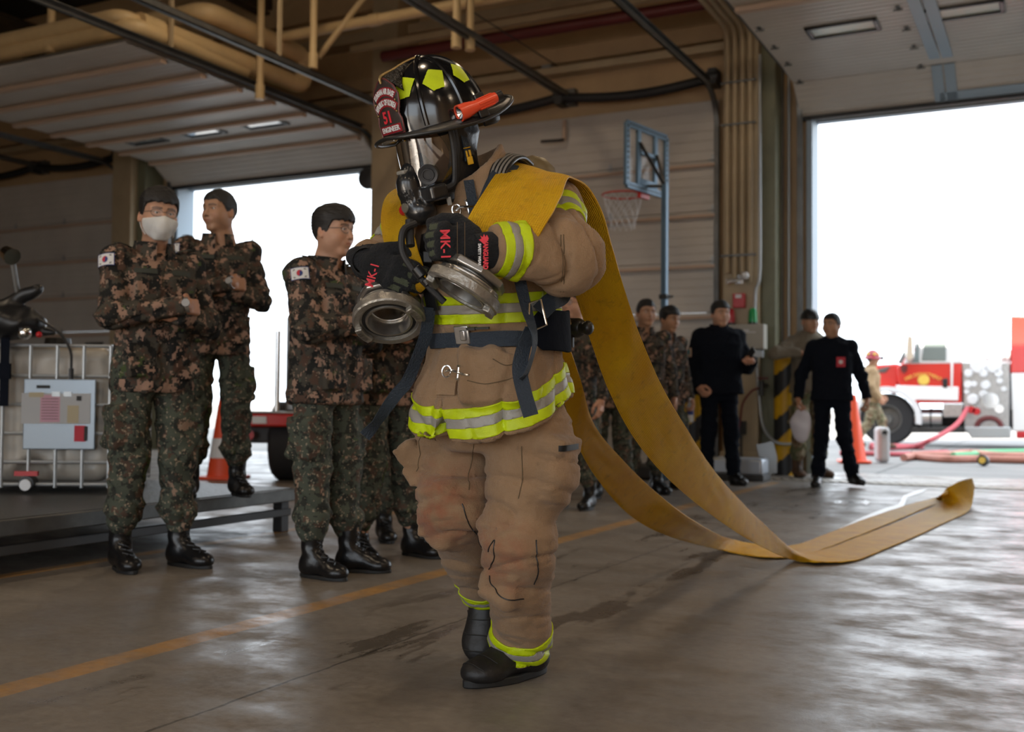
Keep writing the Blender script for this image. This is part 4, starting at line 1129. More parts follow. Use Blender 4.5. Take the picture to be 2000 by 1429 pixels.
hd, Jh_, Hh, Rh_, Ch_ = person(at(1625, 950), face_dir(-18), 'man in a navy hooded sweater with red chest logo walking with a white bag', sc=.985, head=(-28, 0, 0), hair=1, arms=WK, top='hoodie', trou=M_navyp, res=.010, bulk=1.12, hem=.86, hands='grip', blouse=False, skin=M_skin2)
LN = dict(elR=(.05, -.42, 1.29), wrR=(.13, -.18, 1.30), hdR=(.6, .7, -.3), upR=(.1, .1, 1), elL=(-.03, .25, 1.13), wrL=(.06, .25, .9), hdL=(.2, 0, -1), upL=(0, 1, 0))
bn, Jb, Hb, Rb, Cb = person(at(1580, 931), face_dir(14), 'man in black beanie and tan fleece leaning an arm on the striped bollard', sc=1.07, head=(0, 4, 0), hair=None, arms=LN, top='fleece', trou=M_camou, bootm=M_brown, res=.011, bulk=1.06, hem=.88, hands='relax', skin=M_skin2)
# extras on the onlookers
kids = lambda o, n: [c for c in o.children if c.name.split('.')[0] == n]
m = MB(); fj_c = np.array([.14, .085, 1.24])
m.m = 0; m.box((.157, .09, 1.255), (.012, .085, .1)); m.m = 1; m.lathe([(.0, 0), (.02, 0)], (.165, .09, 1.255), (1, 0, 0), 16); lg = m.build('chest_logo', [M_pr, M_pw], kids(hd, 'hooded_sweater')[0], bevel=.004)
m = MB(); m.ball((-.085, 0, 1.49), (.07, .11, .06), 18, 12); m.build('hood', M_navy, kids(hd, 'hooded_sweater')[0])
def beanie(p): return smax(smin(f_cran(p), ell(p, (-.02, 0, .05), (.09, .07, .085)), .03) - .012 - .001 * np.sin(p[:, 2] * 500), .03 + .25 * p[:, 0] * -0 - p[:, 2] - .3 * (p[:, 0] < -.2), .006)
V, Q, N = sdf_mesh(beanie, (-.16, -.13, -.0), (.14, .13, .18), .005); mesh_obj('beanie', place(V, Rb, Cb), Q, M_black, bn)
jk = [o for o in C.objects if o.get('label', '').startswith('man in a dark navy winter')][0]
m = MB(); m.m = 0; m.box((.02, -.30, 1.26), (.075, .012, .085), rotz(.1)); m.m = 1; m.box((.02, -.309, 1.265), (.04, .01, .045), rotz(.1)); m.build('sleeve_badge', [M_redp if False else M_strut, mat('badge_teal', (.02, .2, .25), .6)], kids(jk, 'jacket')[0], bevel=.004)
def handpt(o, J, H, s, off): # world point in the grip of a hand
    w0, R = H[s]; q = np.asarray(w0) + R @ np.asarray(off); a = o.rotation_euler[2]; return np.array(o.location) + rotz(a) @ (q * o.scale[0])
c = handpt(hd, Jh_, Hh, 'R', (.1, 0, -.03))
def fbag(p): return smax(ell(p, (0, 0, -.17), (.03, .10, .17)) + .008 * wn(p, .06, 3) + .01 * np.clip(p[:, 2] + .06, 0, 1) * 5, p[:, 2] - .02, .01)
V, Q, N = sdf_mesh(fbag, (-.08, -.16, -.38), (.08, .16, .06), .01)
M_bag = mat('thin_white_plastic', (.62, .6, .66), .35)
o = mesh_obj('plastic_bag', V @ rotz(face_dir(-30)).T, Q, M_bag, loc=tuple(c + [0, 0, -.0])); tag(o, 'white plastic bag hanging from the hand of the man in the hooded sweater', 'bag')
jl = [o for o in C.objects if o.get('label', '').startswith('man in a dark navy winter')][0]
a = jl.rotation_euler[2]; ph = np.array(jl.location) + rotz(a) @ (np.array([.33, .19, 1.24]) * 1.055)
tag(MB(ph).box(ph, (.075, .012, .15), rotz(a + .3) @ roty(.9)).build('phone', M_black, bevel=.005), 'dark phone in the hand of the man in the navy jacket', 'phone')
c = handpt(s8, J8, H8, 'L', (.095, 0, -.02)); e = empty('water_bottle', c, 0, 'clear water bottle with blue label in a hand beside the dark green soldier', 'bottle')
MB(c).lathe([(0, -.13), (.03, -.13), (.033, -.1), (.033, .03), (.014, .07), (.014, .09), (0, .09)], c, (0, 0, 1), 18).build('bottle_body', glass('clear_plastic_bottle', (.8, .85, .9), .1, .45), e)
MB(c).lathe([(.034, -.06), (.034, 0)], c, (0, 0, 1), 18).build('label', M_pb, e); MB(c).cyl(c + [0, 0, .085], c + [0, 0, .11], .016, n=14).build('cap', M_white, e)
# far firefighter walking outside
FW = dict(elR=(-.05, -.26, 1.14), wrR=(.1, -.24, .93), elL=(.05, .26, 1.14), wrL=(.2, .22, .97), hdR=(.5, 0, -.8), hdL=(.6, 0, -.7), upL=(0, 1, 0), upR=(0, -1, 0),
          kneeL=(.2, .09, .52), ankL=(.25, .09, .12), kneeR=(-.05, -.09, .5), ankR=(-.33, -.09, .16))
f2, J2, H2, R2, C2 = person(at(1702, 878), face_dir(82), 'distant firefighter in tan coat and red helmet walking right outside', sc=1.0, head=(0, 4, 0), hair=0, arms=FW, top='tan', trou=M_camou, bootm=M_brown, res=.014, bulk=1.12, hem=.84, hands='grip')
m = MB(); m.m = 0; m.lathe([(.13, .02), (.125, .06), (.1, .13), (.05, .17), (0, .18)], place(np.array([-.01, 0, .0]), R2, C2), R2[:, 2], 24); m.lathe([(.13, .02), (.17, .0), (.172, .01), (.13, .035)], place(np.array([-.02, 0, .0]), R2, C2), R2[:, 2], 24)
m.m = 1
for t in (0.6, 1.5, 2.4, 3.8, 4.8, 5.6):
    q = np.array([.118 * math.cos(t) - .01, .118 * math.sin(t), .09]); m.ball(place(q, R2, C2), .024, 8, 6)
m.build('helmet', [mat('red_helmet_shell', (.3, .03, .05), .3), mat('helmet_sticker_yellow', (.75, .6, .05), .5)], f2)
m = MB(); m.box(place(np.array([.155, 0, .035]), R2, C2), (.05, .09, .06), R2); m.build('goggles', M_black, f2)
# ------------------------------------------------------------------ platform, tank, vehicles, hoses
M_alu = mat('worn_grey_steel', (.14, .14, .135), .42, metal=.6, var=.35, vscale=6)
M_alud = mat('dark_bench_steel', (.06, .06, .062), .5, metal=.4)
# low steel platform
e = empty('steel_platform', (-4.32, 3.0, 0), 0, 'low grey steel platform along the left with legs and side rails', 'platform'); off = (-4.32, 3.0, 0)
o = MB(off)
o.box2((-6.2, 2.3, .235), (-4.32, 5.42, .27)); o.build('deck', mat('chequer_plate', (.09, .09, .088), .45, metal=.5, bump=.6, bscale=45), e, bevel=.004)
o = MB(off); o.box2((-4.36, 2.3, .19), (-4.29, 5.44, .265)); o.build('edge_beam', M_alu, e, bevel=.006)
o = MB(off); o.box2((-4.35, 2.3, .10), (-4.31, 5.4, .145)); o.build('side_rail', M_alud, e, bevel=.004)
o = MB(off); o.box2((-6.2, 5.38, .19), (-4.3, 5.44, .265)); o.build('end_beam', M_alu, e, bevel=.004)
for x in (-4.36, -6.1):
    for y in (3.28, 5.36): MB(off).box2((x - .035, y - .035, 0), (x + .035, y + .035, .2)).build('leg', M_alud, e, bevel=.004)
# cage tank
def xf(c, a): return lambda q: np.asarray(c) + rotz(a) @ np.asarray(q, float)
tc = P(57, 965, 6.2); tc[2] = .27; hd_ = face_dir(4)
e = empty('cage_tank', tc, 0, 'white plastic liquid tank in a grey tube cage standing on the platform', 'tank'); e.scale = (.92, .92, .92); R = rotz(hd_)
g = lambda q: tc + R @ np.asarray(q, float)
W, Dp, H = .98, .9, .93
def ftank(p):
    q = p.copy(); d = rbox(q, (-Dp / 2, 0, .5), (Dp / 2 - .03, W / 2 - .03, .43), .09)
    rib = .012 * np.cos(q[:, 1] * 2 * PI / .245)
    d = d - np.where(np.abs(q[:, 2] - .5) < .34, 1, 0) * rib * np.clip((.36 - np.abs(q[:, 2] - .5)) / .1, 0, 1)
    return smax(d, -ell(p, (0, .0, .07), (.14, .14, .16)), .03)
V, Q, N = sdf_mesh(ftank, (-Dp - .05, -W / 2 - .05, 0), (.05, W / 2 + .05, 1.0), .018)
mesh_obj('bladder', V @ R.T, Q, mat('cloudy_white_plastic', (.46, .42, .36), .35, var=.12, vscale=3), e)
cg = MB(tc)
def tb(a, b, r=.011): cg.cyl(g(a), g(b), r, n=8)
for x in (.015, -Dp - .015):
    for z in (.06, .2, .38, .56, .74, .93): tb((x, -W / 2, z), (x, W / 2, z))
    for y in np.linspace(-W / 2, W / 2, 7): tb((x + .01 * (1 if x > 0 else -1), y, .04), (x + .01 * (1 if x > 0 else -1), y, .93))
for y in (-W / 2 - .005, W / 2 + .005):
    for z in (.06, .2, .38, .56, .74, .93): tb((.015, y, z), (-Dp - .015, y, z))
    for x in np.linspace(.015, -Dp - .015, 8): tb((x, y, .04), (x, y, .93))
cg.build('cage', M_cond, e)
sp = MB(tc); sp.box(g((.045, .19, .5)), (.012, .44, .44), R); pl = sp.build('sign_plate', mat('pale_blue_steel_plate', (.26, .31, .36), .25, metal=.3), e, bevel=.006)
sp = MB(tc)
for (y, z, w, h, k) in ((.02, .655, .42, .19, 0), (.055, .655, .12, .17, 1), (-.085, .62, .07, .11, 2), (-.13, .50, .07, .1, 3), (-.165, .5, .02, .09, 4), (-.12, .72, .03, .03, 4), (.1, .79, .08, .02, 4), (.14, .74, .09, .03, 2), (.02, .745, .05, .03, 5), (-.05, .745, .05, .03, 5)):
    sp.m = k; sp.box(g((.053 + .0006 * k, .19 - y, z - .12)), (.003, w, h), R)
for i in range(8): sp.m = 4; sp.box(g((.0565, .135, .47 + i * .018)), (.003, .1, .003), R)
sp.build('labels', [mat('label_grey_paper', (.42, .42, .42), .6), mat('label_pink_paper', (.55, .3, .36), .6), mat('label_tan_paper', (.42, .35, .22), .6), M_pr, M_pk, M_cond], pl)
v = MB(tc); v.cyl(g((-.03, 0, .07)), g((.06, 0, .07)), .045, n=18); v.build('outlet_valve', M_black, e); v = MB(tc); v.box(g((.05, .0, .13)), (.03, .14, .03), R); v.build('valve_handle', M_redl, e)
v = MB(tc); v.cyl(g((.06, 0, .06)), g((.075, 0, .06)), .035, n=18); v.build('valve_cap', M_white, e); cgp = MB(tc); cgp.lathe([(0, 1.0), (.08, 1.0), (.09, .93)], g((-Dp / 2, 0, 0)), (0, 0, 1), 20); cgp.build('lid', M_black, e)
# rescue gear strapped on top of the tank
c = tc + .92 * (g((.0, -.14, .96)) - tc); e = empty('rescue_gear', c, 0, 'dark rescue equipment with strap and small lamp piled on the left end of the tank', 'equipment')
def fg(p): 
    d = smin(ell(p, (0, .0, .1), (.16, .2, .1)), cap(p, (0, -.1, .16), (0, .15, .3), .05, .035), .05)
    return smin(d, cap(p, (0, .05, .08), (.02, .25, .05), .035, .02), .03) + .008 * wn(p, .05, 4)
V, Q, N = sdf_mesh(fg, (-.25, -.4, -.03), (.25, .35, .4), .012); mesh_obj('gear_body', V @ R.T @ np.diag([1, 1, 1]), Q, M_black, e)
o = MB(c); o.sheet([c + R @ np.array(q) for q in ((.05, -.02, .1), (.075, -.02, 0), (.075, -.02, -.25), (.075, -.02, -.38))], [c + R @ np.array(q) for q in ((.05, .03, .1), (.075, .03, 0), (.075, .03, -.25), (.075, .03, -.38))], .004)
o.box(c + R @ np.array([.08, .005, -.18]), (.02, .07, .09), R); o.build('strap', M_navy, e)
o = MB(c); pts = [c + R @ np.array(q) for q in ((.05, .05, .16), (.06, .18, .12), (.05, .30, .04), (.05, .36, -.06), (.06, .37, -.16))]; o.tube(pts, .008, 8, smooth=5); o.cyl(pts[-1], pts[-1] - [0, 0, .06], .014, n=10); o.build('cable', M_black, e)
o = MB(c); o.ball(c + R @ np.array([.1, .12, .04]), .04, 16, 10); o.build('lamp', M_chrome, e); o = MB(c); o.cyl(c + R @ np.array([.08, .0, .5]), c + R @ np.array([.12, .05, .47]), .04, .05, n=16); o.build('lamp_head', M_chrome, e)
o = MB(c); o.cyl(c + R @ np.array([0, .05, .2]), c + R @ np.array([.06, .02, .5]), .016, n=10); o.build('lamp_arm', M_track, e)
o = MB(c); o.ball(c + R @ np.array([.1, .2, .03]), .018, 12, 8); o.build('red_knob', M_redl, e)
# utility vehicle behind the soldiers
M_red = mat('fire_engine_red_paint', (.62, .02, .012), .22, coat=.6)
M_wpt = mat('white_vehicle_paint', (.78, .78, .78), .25, coat=.5)
M_tyre = mat('tyre_rubber', (.02, .02, .022), .75, bump=.2, bscale=50)
v0 = onz(500, 944, 0); hx = nrm(R0f := np.array([_R0[0], _R0[1], 0])); hy = np.array([-hx[1], hx[0], 0])
Rv = np.stack([hx, hy, [0, 0, 1]], 1)
e = empty('utility_vehicle', v0, 0, 'red and silver utility truck parked behind the soldiers, rear corner showing', 'vehicle')
g = lambda q: v0 + Rv @ np.asarray(q, float)
def vb(name, c, s, m, bv=.02, par=None): o = MB(v0); o.box(g(c), s, Rv); return o.build(name, m, par or e, bevel=bv)
b = vb('bumper', (1.1, .1, .62), (2.5, .16, .13), M_red); 
for x_ in (.02, 1.9): MB(v0).box(g((x_, .012, .62)), (.14, .01, .07), Rv).build('reflector', M_refl, b)
vb('bumper_step', (1.1, .12, .695), (2.5, .22, .02), M_cond); vb('under_panel', (1.1, .25, .47), (2.46, .1, .17), M_dark)
vb('body_box', (1.32, 1.4, 1.18), (2.2, 2.3, .95), mat('dull_silver_body', (.3, .3, .3), .35, metal=.4)); vb('roof_panel', (1.32, 1.6, 2.0), (2.2, 1.8, .12), M_red); vb('rear_window', (1.32, 1.6, 1.8), (2.1, 1.7, .3), M_wpt)
o = MB(v0); o.cyl(g((.17, .1, .7)), g((.17, .1, 1.5)), .028, n=12); o.build('grab_pole', M_chrome, e)
for x in (.2, 2.2):
    o = MB(v0); o.lathe([(.2, -.14), (.36, -.14), (.4, -.1), (.4, .1), (.36, .14), (.2, .14)], g((x, .55, .4)), hx, 28); o.build('wheel', M_tyre, e)
o = MB(v0); o.lathe([(0, .0), (.05, .0)], g((-.1, .1, .47)), -hy, 16); o.build('tail_lamp', M_redl, e)
# ---- fire engine outside
M_stripe = mat('white_reflective_stripe', (.85, .85, .85), .3)
M_gold = mat('gold_leaf_lettering', (.8, .55, .1), .4)
t0 = onz(1698, 868, 0); Rt = np.stack([nrm(np.array([1.0, -.03, 0])), nrm(np.array([.03, 1.0, 0])), [0, 0, 1]], 1)
dpt = 21.5; K = dpt / FPX
e = empty('fire_engine', t0, 0, 'red and white fire engine parked outside the right door', 'fire engine')
ey = t0[1]
def tp(px, py, back=0.0):
    "point on the engine's near side seen at a pixel (kept as a flat side wall), pushed back into the body"
    q = ony(px, py, ey); return q + np.array([0, back, 0])
def side(name, poly, depth, m, par=None, bv=.02, front=0.0):
    o = MB(t0); q = [tp(*p) for p in poly]; vs = [p + [0, front, 0] for p in q]; n = len(vs); o.add(vs + [p + [0, depth, 0] for p in vs], [tuple(range(n)), tuple(range(2 * n - 1, n - 1, -1))] + [(i, n + i, n + (i + 1) % n, (i + 1) % n) for i in range(n)])
    return o.build(name, m, par or e, bevel=bv)
cab = side('cab', [(1752, 715), (1760, 712), (1797, 650), (1862, 650), (1878, 655), (1878, 787), (1782, 787), (1762, 757), (1752, 745)], 2.3, M_red)
side('cab_upper', [(1762, 711), (1798, 648), (1806, 643), (1862, 643), (1879, 648), (1879, 710)], 2.2, M_wpt, front=-.012, bv=.03)
side('door_glass', [(1800, 704), (1806, 660), (1848, 658), (1848, 704)], .02, mat('vehicle_glass', (.16, .2, .2), .08, spec=.8), cab, front=-.03)
side('quarter_glass', [(1772, 708), (1796, 664), (1796, 708)], .02, MC['vehicle_glass'], cab, front=-.03)
side('hood', [(1690, 722), (1706, 712), (1752, 709), (1754, 757), (1748, 770), (1690, 752)], 2.1, M_red, bv=.04, front=.1)
side('windscreen', [(1750, 709), (1778, 655), (1786, 655), (1762, 709)], 2.0, MC['vehicle_glass'], cab, front=.15)
side('vent', [(1708, 722), (1738, 715), (1728, 727), (1708, 727)], .02, M_track, front=.08)
side('white_stripe', [(1748, 752), (1872, 755), (1872, 782), (1770, 780)], .02, M_stripe, cab, front=-.025)
side('door_post', [(1857, 708), (1862, 708), (1861, 760), (1857, 760)], .02, M_wpt, cab, front=-.035)
side('door_handle', [(1840, 740), (1851, 738), (1851, 757), (1842, 757)], .03, M_black, cab, front=-.04)
side('mirror', [(1775, 652), (1789, 658), (1790, 700), (1778, 712), (1772, 700)], .15, M_chrome, bv=.03, front=-.35)
side('light_bar', [(1800, 637), (1828, 636), (1828, 641), (1800, 641)], 1.6, M_black, front=.3)
side('running_board', [(1772, 833), (1884, 833), (1884, 845), (1776, 845)], .5, M_dark, front=.05)
side('battery_box', [(1841, 788), (1880, 788), (1880, 815), (1841, 815)], .6, M_steel, front=.02)
o = MB(t0)
o.cyl(tp(1775, 818, .3), tp(1838, 818, .3), .20, n=20); tk = o.build('fuel_tank', M_steel, e)
o = MB(t0)
for x in (1791, 1815): o.cyl(tp(x, 818, .3), tp(x + 3, 818, .3), .215, n=20)
o.build('tank_strap', M_black, tk)
side('chassis', [(1700, 800), (1990, 800), (1990, 835), (1700, 835)], 1.0, M_dark, front=.6)
pb = side('pump_panel', [(1878, 707), (1972, 707), (1972, 845), (1884, 845)], 2.0, M_steel, bv=.02, front=.03)
side('pump_panel_step', [(1884, 833), (1974, 833), (1974, 855), (1898, 855)], .35, M_cond, front=-.12)
o = MB(t0); rr = random.Random(4)
for i, (x, y, r) in enumerate([(1910, 716, .14), (1941, 716, .14), (1891, 729, .08), (1921, 729, .08), (1950, 729, .08), (1890, 751, .08), (1902, 750, .06), (1925, 752, .09), (1952, 744, .06), (1900, 780, .11), (1921, 770, .08), (1935, 785, .12), (1888, 765, .05), (1960, 760, .05)]):
    o.lathe([(0, .06), (r * .8, .06), (r, .03), (r, 0)], tp(x, y, .03), (0, -1, 0), 18)
o.build('gauges', M_white, pb)
o = MB(t0)
for (x, y, r) in [(1904, 798, .09), (1935, 782, .15), (1952, 798, .08)]: o.cyl(tp(x, y, 0), tp(x, y, -.12), r, n=18)
o.build('outlet', M_chrome, pb)
o = MB(t0)
for (x, y) in ((1898, 800), (1908, 803)): o.cyl(tp(x, y, 0), tp(x, y, -.14), .07, n=14)
o.build('outlet_cap', M_redl, pb)
o = MB(t0); pts = [tp(1932 + 24 * math.cos(a), 834 - 18 * math.sin(a), -.06) for a in np.linspace(0, PI, 12)]; o.tube(pts, .05, 10); o.build('suction_hose', M_redp, e)
side('rear_body_red', [(1974, 617), (2100, 617), (2100, 728), (1974, 728)], 2.4, M_red); side('rear_body_white', [(1975, 728), (2100, 728), (2100, 842), (1978, 842)], 2.4, M_wpt)
side('rear_sill', [(1985, 842), (2100, 842), (2100, 856), (1985, 856)], .1, M_redl)
o = MB(t0)
for x, y in ((1888, 668), (1915, 675), (1905, 690), (1930, 682), (1962, 690)): o.box(tp(x, y + 8, .4), (.16, .2, .28), Rt)
o.build('deck_gun_fittings', M_wpt, e); side('deck_hose_box', [(1958, 682), (1974, 682), (1974, 703), (1958, 703)], .6, M_dark, front=.3)
wc = tp(1732, 817, .18)
for dx, nm in ((0, ''), (5.6, '')):
    c = wc + [dx, 0, 0]; c[2] = .52
    o = MB(t0); o.lathe([(.27, -.16), (.3, -.17), (.48, -.16), (.52, -.11), (.52, .11), (.48, .15), (.27, .15)], c, (0, -1, 0), 36); w_ = o.build('wheel', M_tyre, e)
    o = MB(t0); o.lathe([(0, .16), (.1, .16), (.11, .06), (.24, .04), (.27, .16), (.29, .16)], c, (0, -1, 0), 28); o.build('rim', M_track, w_)
c = wc.copy(); c[2] = .52
o = MB(t0); o.lathe([(.56, -.15), (.66, -.15), (.66, .25), (.56, .25)], c, (0, -1, 0), 24, u=(1, 0, 0), close=True, arc=(-.15, PI + .1)); o.build('wheel_arch', M_white, e)
lt = MB(t0); 
def arcf(cx, cz, r): return lambda a, b, c_: np.array([cx + (r + b) * math.sin(a / r), ey - .03 - c_, cz + (r + b) * math.cos(a / r) - r])
q = tp(1803, 731); lettering(lt, 'FIRE DEPARTMENT', .10, None, (1, 0, 0), (0, 0, 1), .0, .85, .004, arcf(q[0], q[2], .55))
lt.build('door_lettering', M_gold, cab)
o = MB(t0); q = tp(1804, 742); o.lathe([(0, .02), (.09, .02), (.11, 0)], q + [0, -.012, 0], (0, -1, 0), 20); o.build('door_seal', M_gold, cab)
q = tp(1766, 722); o = MB(t0); o.prism([(-.06, .09), (.06, .09), (.06, 0), (0, -.08), (-.06, 0)], q + [0, -.02, 0], (1, 0, 0), (0, 0, 1), (0, -.01, 0)); o.build('shield_badge', M_redp, cab)
# rolled hose standing outside: flat roll seen edge on
c = onz(1727, 903, 0); e = empty('hose_roll', c, 0, 'grey rolled fire hose standing on edge outside the door', 'hose roll')
Rr = rotz(face_dir(-8))
def froll(p): return smax(rbox(p, (-.16, 0, .25), (.17, .085, .25), .06) - .002 * np.sin(p[:, 2] * 160), -cap(p, (.05, .0, .42), (-.06, 0, .42), .04), .006)
V, Q, N = sdf_mesh(froll, (-.36, -.12, -.02), (.06, .12, .54), .012); mesh_obj('rolled_hose', V @ Rr.T, Q, mat('grey_hose_cloth', (.42, .42, .43), .7, bump=.4, bscale=60, stretch=(.2, .2, 1)), e)
o = MB(c); o.lathe([(.055, 0), (.055, .03), (.035, .03), (.035, 0)], c + Rr @ np.array([-.0, 0, .42]), Rr[:, 0], 20, close=True); o.build('coupling', M_cond, e)
# hoses lying on the apron
def ghose(pts, r, m, lab, sm=6):
    q = [onz(x, y, 0) + [0, 0, r - .012] for x, y in pts]; o = MB(q[0]); o.tube(q, r, 10, smooth=sm); return tag(o.build('fire_hose', m), lab, 'hose', 'hoses on the apron')
M_pink = mat('faded_pink_hose', (.5, .22, .17), .7, var=.2); M_pink2 = mat('magenta_red_hose', (.45, .08, .1), .6); M_grn = mat('green_hose', (.12, .4, .2), .6)
ghose([(1700, 873), (1790, 876), (1800, 874)], .05, M_pink2, 'thin magenta hose lying along the apron below the fire engine wheels')
ghose([(1765, 899), (1790, 897), (1850, 902), (1920, 902), (2080, 906)], .055, M_pink, 'nearest faded pink hose lying along the apron')
ghose([(1780, 893), (1850, 893), (1895, 889), (1960, 895), (2090, 893)], .055, M_pink, 'second faded pink hose lying behind the nearest one')
ghose([(1862, 894), (1905, 892), (1920, 888), (2090, 884)], .05, M_grn, 'green hose lying among the pink hoses on the apron')
ghose([(1640, 888), (1700, 889), (1760, 890), (1850, 886)], .04, M_pink2, 'magenta hose crossing behind the orange cone')
q0 = tp(1890, 797, -.1); pts = [q0, P(1872, 825, 20.2), P(1845, 845, 19.8), P(1815, 860, 19.6)]; pts += [onz(1780, 872, .04), onz(1700, 874, .04)]
o = MB(q0); o.tube(pts, .045, 10, smooth=6); tag(o.build('supply_hose', M_pink2), 'magenta red hose drooping from the fire engine pump to the ground', 'hose')
c = onz(1923, 908, 0) + [0, 0, .06]; o = MB(c); o.lathe([(.03, 0), (.07, 0), (.075, .05), (.07, .12), (.03, .12)], c, nrm([-.2, -1, .1]), 20); e = o.build('hose_coupling', M_dark); tag(e, 'dark round hose coupling on the apron at the far right', 'coupling')
o = MB(c); o.lathe([(0, .125), (.045, .125), (.045, .11)], c, nrm([-.2, -1, .1]), 20); o.build('inner_ring', M_gold, e)
# ------------------------------------------------------------------ basketball stand seen from behind
M_board = mat('blue_grey_board_frame', (.10, .17, .24), .4, metal=.3)
La, Ra = P(1221, 232, 11.2), P(1304, 265, 11.9); Lb = P(1221, 366, 11.2)
bu = nrm((Ra - La) * [1, 1, 0]); bw = np.linalg.norm((Ra - La)[:2]); bh = La[2] - Lb[2]; bn_ = np.array([-bu[1], bu[0], 0.])
b0 = La.copy(); b0[2] = La[2] - bh
base = (La + Ra) / 2 + bu * .12; base[2] = 0
e = empty('basketball_hoop', base, 0, 'portable basketball hoop with blue grey backboard seen from behind, on a tall pole', 'basketball hoop')
bp_ = lambda a, z_, c=0.0: b0 + bu * a + [0, 0, z_] + bn_ * c
Rb2 = np.stack([bu, bn_, [0, 0, 1.]], 1)
o = MB(base); t_ = .07
def bar(x0, z0, x1, z1): o.box(bp_((x0 + x1) / 2, (z0 + z1) / 2), (abs(x1 - x0), .035, abs(z1 - z0)), Rb2)
for x0, z0, x1, z1 in ((0, .03, t_, bh - .03), (bw - t_, .03, bw, bh - .03), (.03, 0, bw - .03, t_), (.03, bh - t_, bw - .03, bh), (bw * .27, t_, bw * .34, bh - t_), (bw * .66, t_, bw * .73, bh - t_), (bw * .34, bh * .56, bw * .66, bh * .62), (bw * .3, t_, bw * .7, bh * .2)): bar(x0, z0, x1, z1)
o.m = 1
for a in np.arange(.09, bw - .05, .055):
    for z_ in (t_ / 2, bh - t_ / 2): o.box(bp_(a, z_, -.02), (.028, .006, .022), Rb2)
for z_ in np.arange(.1, bh - .06, .055):
    for a in (t_ / 2, bw - t_ / 2): o.box(bp_(a, z_, -.02), (.022, .006, .028), Rb2)
fr_ = o.build('backboard_frame', [M_board, M_black], e, bevel=.006)
o = MB(base); o.box(bp_(bw / 2, bh / 2, .022), (bw - .03, .006, bh - .03), Rb2); o.build('clear_board', glass('clear_board_plastic', (.9, .93, .95), .1, .12), e)
px_ = bp_(bw * .62, 0, -.16)
o = MB(base); o.box([px_[0], px_[1], (b0[2] + .1) / 2], (.06, .06, b0[2] + .1), Rb2); o.build('pole', M_board, e, bevel=.006)
top_ = np.array([px_[0], px_[1], b0[2] + .08])
for nm, q in (('strut', bp_(bw * .3, bh * .72, -.02)), ('strut', bp_(bw * .7, bh * .62, -.02)), ('strut', bp_(bw * .5, .08, -.02))): MB(base).cyl(top_, q, .018, n=8).build(nm, M_black, e)
rc = bp_(bw * .5, .02, .30); o = MB(base); o.tube([rc + bu * .225 * math.cos(a) + bn_ * .225 * math.sin(a) for a in np.linspace(0, 2 * PI, 33)], .009, 8, caps=False)
for s in (-1, 1): o.tube([bp_(bw * .5 + s * .07, -.0, .02), rc + bu * s * .12 - bn_ * .19], .008, 6)
o.box(bp_(bw * .5, .0, .04), (.18, .04, .1), Rb2); o.build('rim', mat('red_rim_paint', (.6, .03, .02), .4), e)
o = MB(base)
for k in range(12):
    for s in (-1, 1):
        pts = [rc + (bu * math.cos(a) + bn_ * math.sin(a)) * r_ - [0, 0, z_] for a, r_, z_ in [(k * PI / 6 + s * j * PI / 12, .22 - .1 * j / 5 + .01 * (j == 5), j * .075) for j in range(6)]]; o.tube(pts, .003, 4)
o.build('net', M_white, e)
o = MB(base); o.box(base + [0, 0, .09], (.4, .3, .16), Rb2); o.build('base_tank', M_dark, e, bevel=.03)
o = MB(base); o.box([px_[0], px_[1], 1.95], (.08, .09, .05), Rb2); o.cyl([px_[0], px_[1], 1.95], [px_[0] + .1, px_[1], 1.95], .012, n=8); o.build('clamp', M_dark, e)
# ------------------------------------------------------------------ the firefighter
def turnout_material(name, spots):
    t = NT(name); tc = t.n('TexCoord'); pos = tc.outputs['Object']
    n1 = t.n('TexNoise', i_Vector=pos, i_Scale=7, i_Detail=6, i_Roughness=.6)
    c = t.ramp(n1, [(.3, (.27, .168, .092)), (.7, (.36, .232, .135))])
    for (sx, sy, sz, r) in spots:
        v = t.n('VectorMath', operation='DISTANCE', i_0=pos, i_1=(sx, sy, sz)); n2 = t.n('TexNoise', i_Vector=pos, i_Scale=16, i_Detail=6)
        m = t.math('MULTIPLY', t.n('MapRange', i_Value=v.outputs['Value'], i_1=r, i_2=r * .3), t.ramp(n2, [(.38, (0, 0, 0)), (.62, (1, 1, 1))]))
        c = t.mix(t.math('MULTIPLY', m, .75), c, (.3, .105, .055))
    n3 = t.n('TexNoise', i_Vector=pos, i_Scale=24, i_Detail=7, i_Roughness=.7)
    c = t.mix(t.math('MULTIPLY', t.ramp(n3, [(.58, (0, 0, 0)), (.72, (1, 1, 1))]), .35), c, (.1, .065, .04))
    t.l(c, t.b.inputs['Base Color']); t.b.inputs['Roughness'].default_value = .88; t.b.inputs['Specular IOR Level'].default_value = .25
    t.b.inputs['Sheen Weight'].default_value = .15
    w1 = t.n('TexWave', i_Vector=pos, i_Scale=110, bands_direction='Z'); w2 = t.n('TexWave', i_Vector=pos, i_Scale=110, bands_direction='X')
    n4 = t.n('TexNoise', i_Vector=pos, i_Scale=38, i_Detail=5, i_Roughness=.6)
    h = t.math('ADD', t.math('MULTIPLY', t.math('ADD', w1.outputs[1], w2.outputs[1]), .05), n4)
    bp = t.n('Bump', i_Strength=.8, i_Distance=.008, i_Height=h); t.l(bp, t.b.inputs['Normal'])
    return t.m
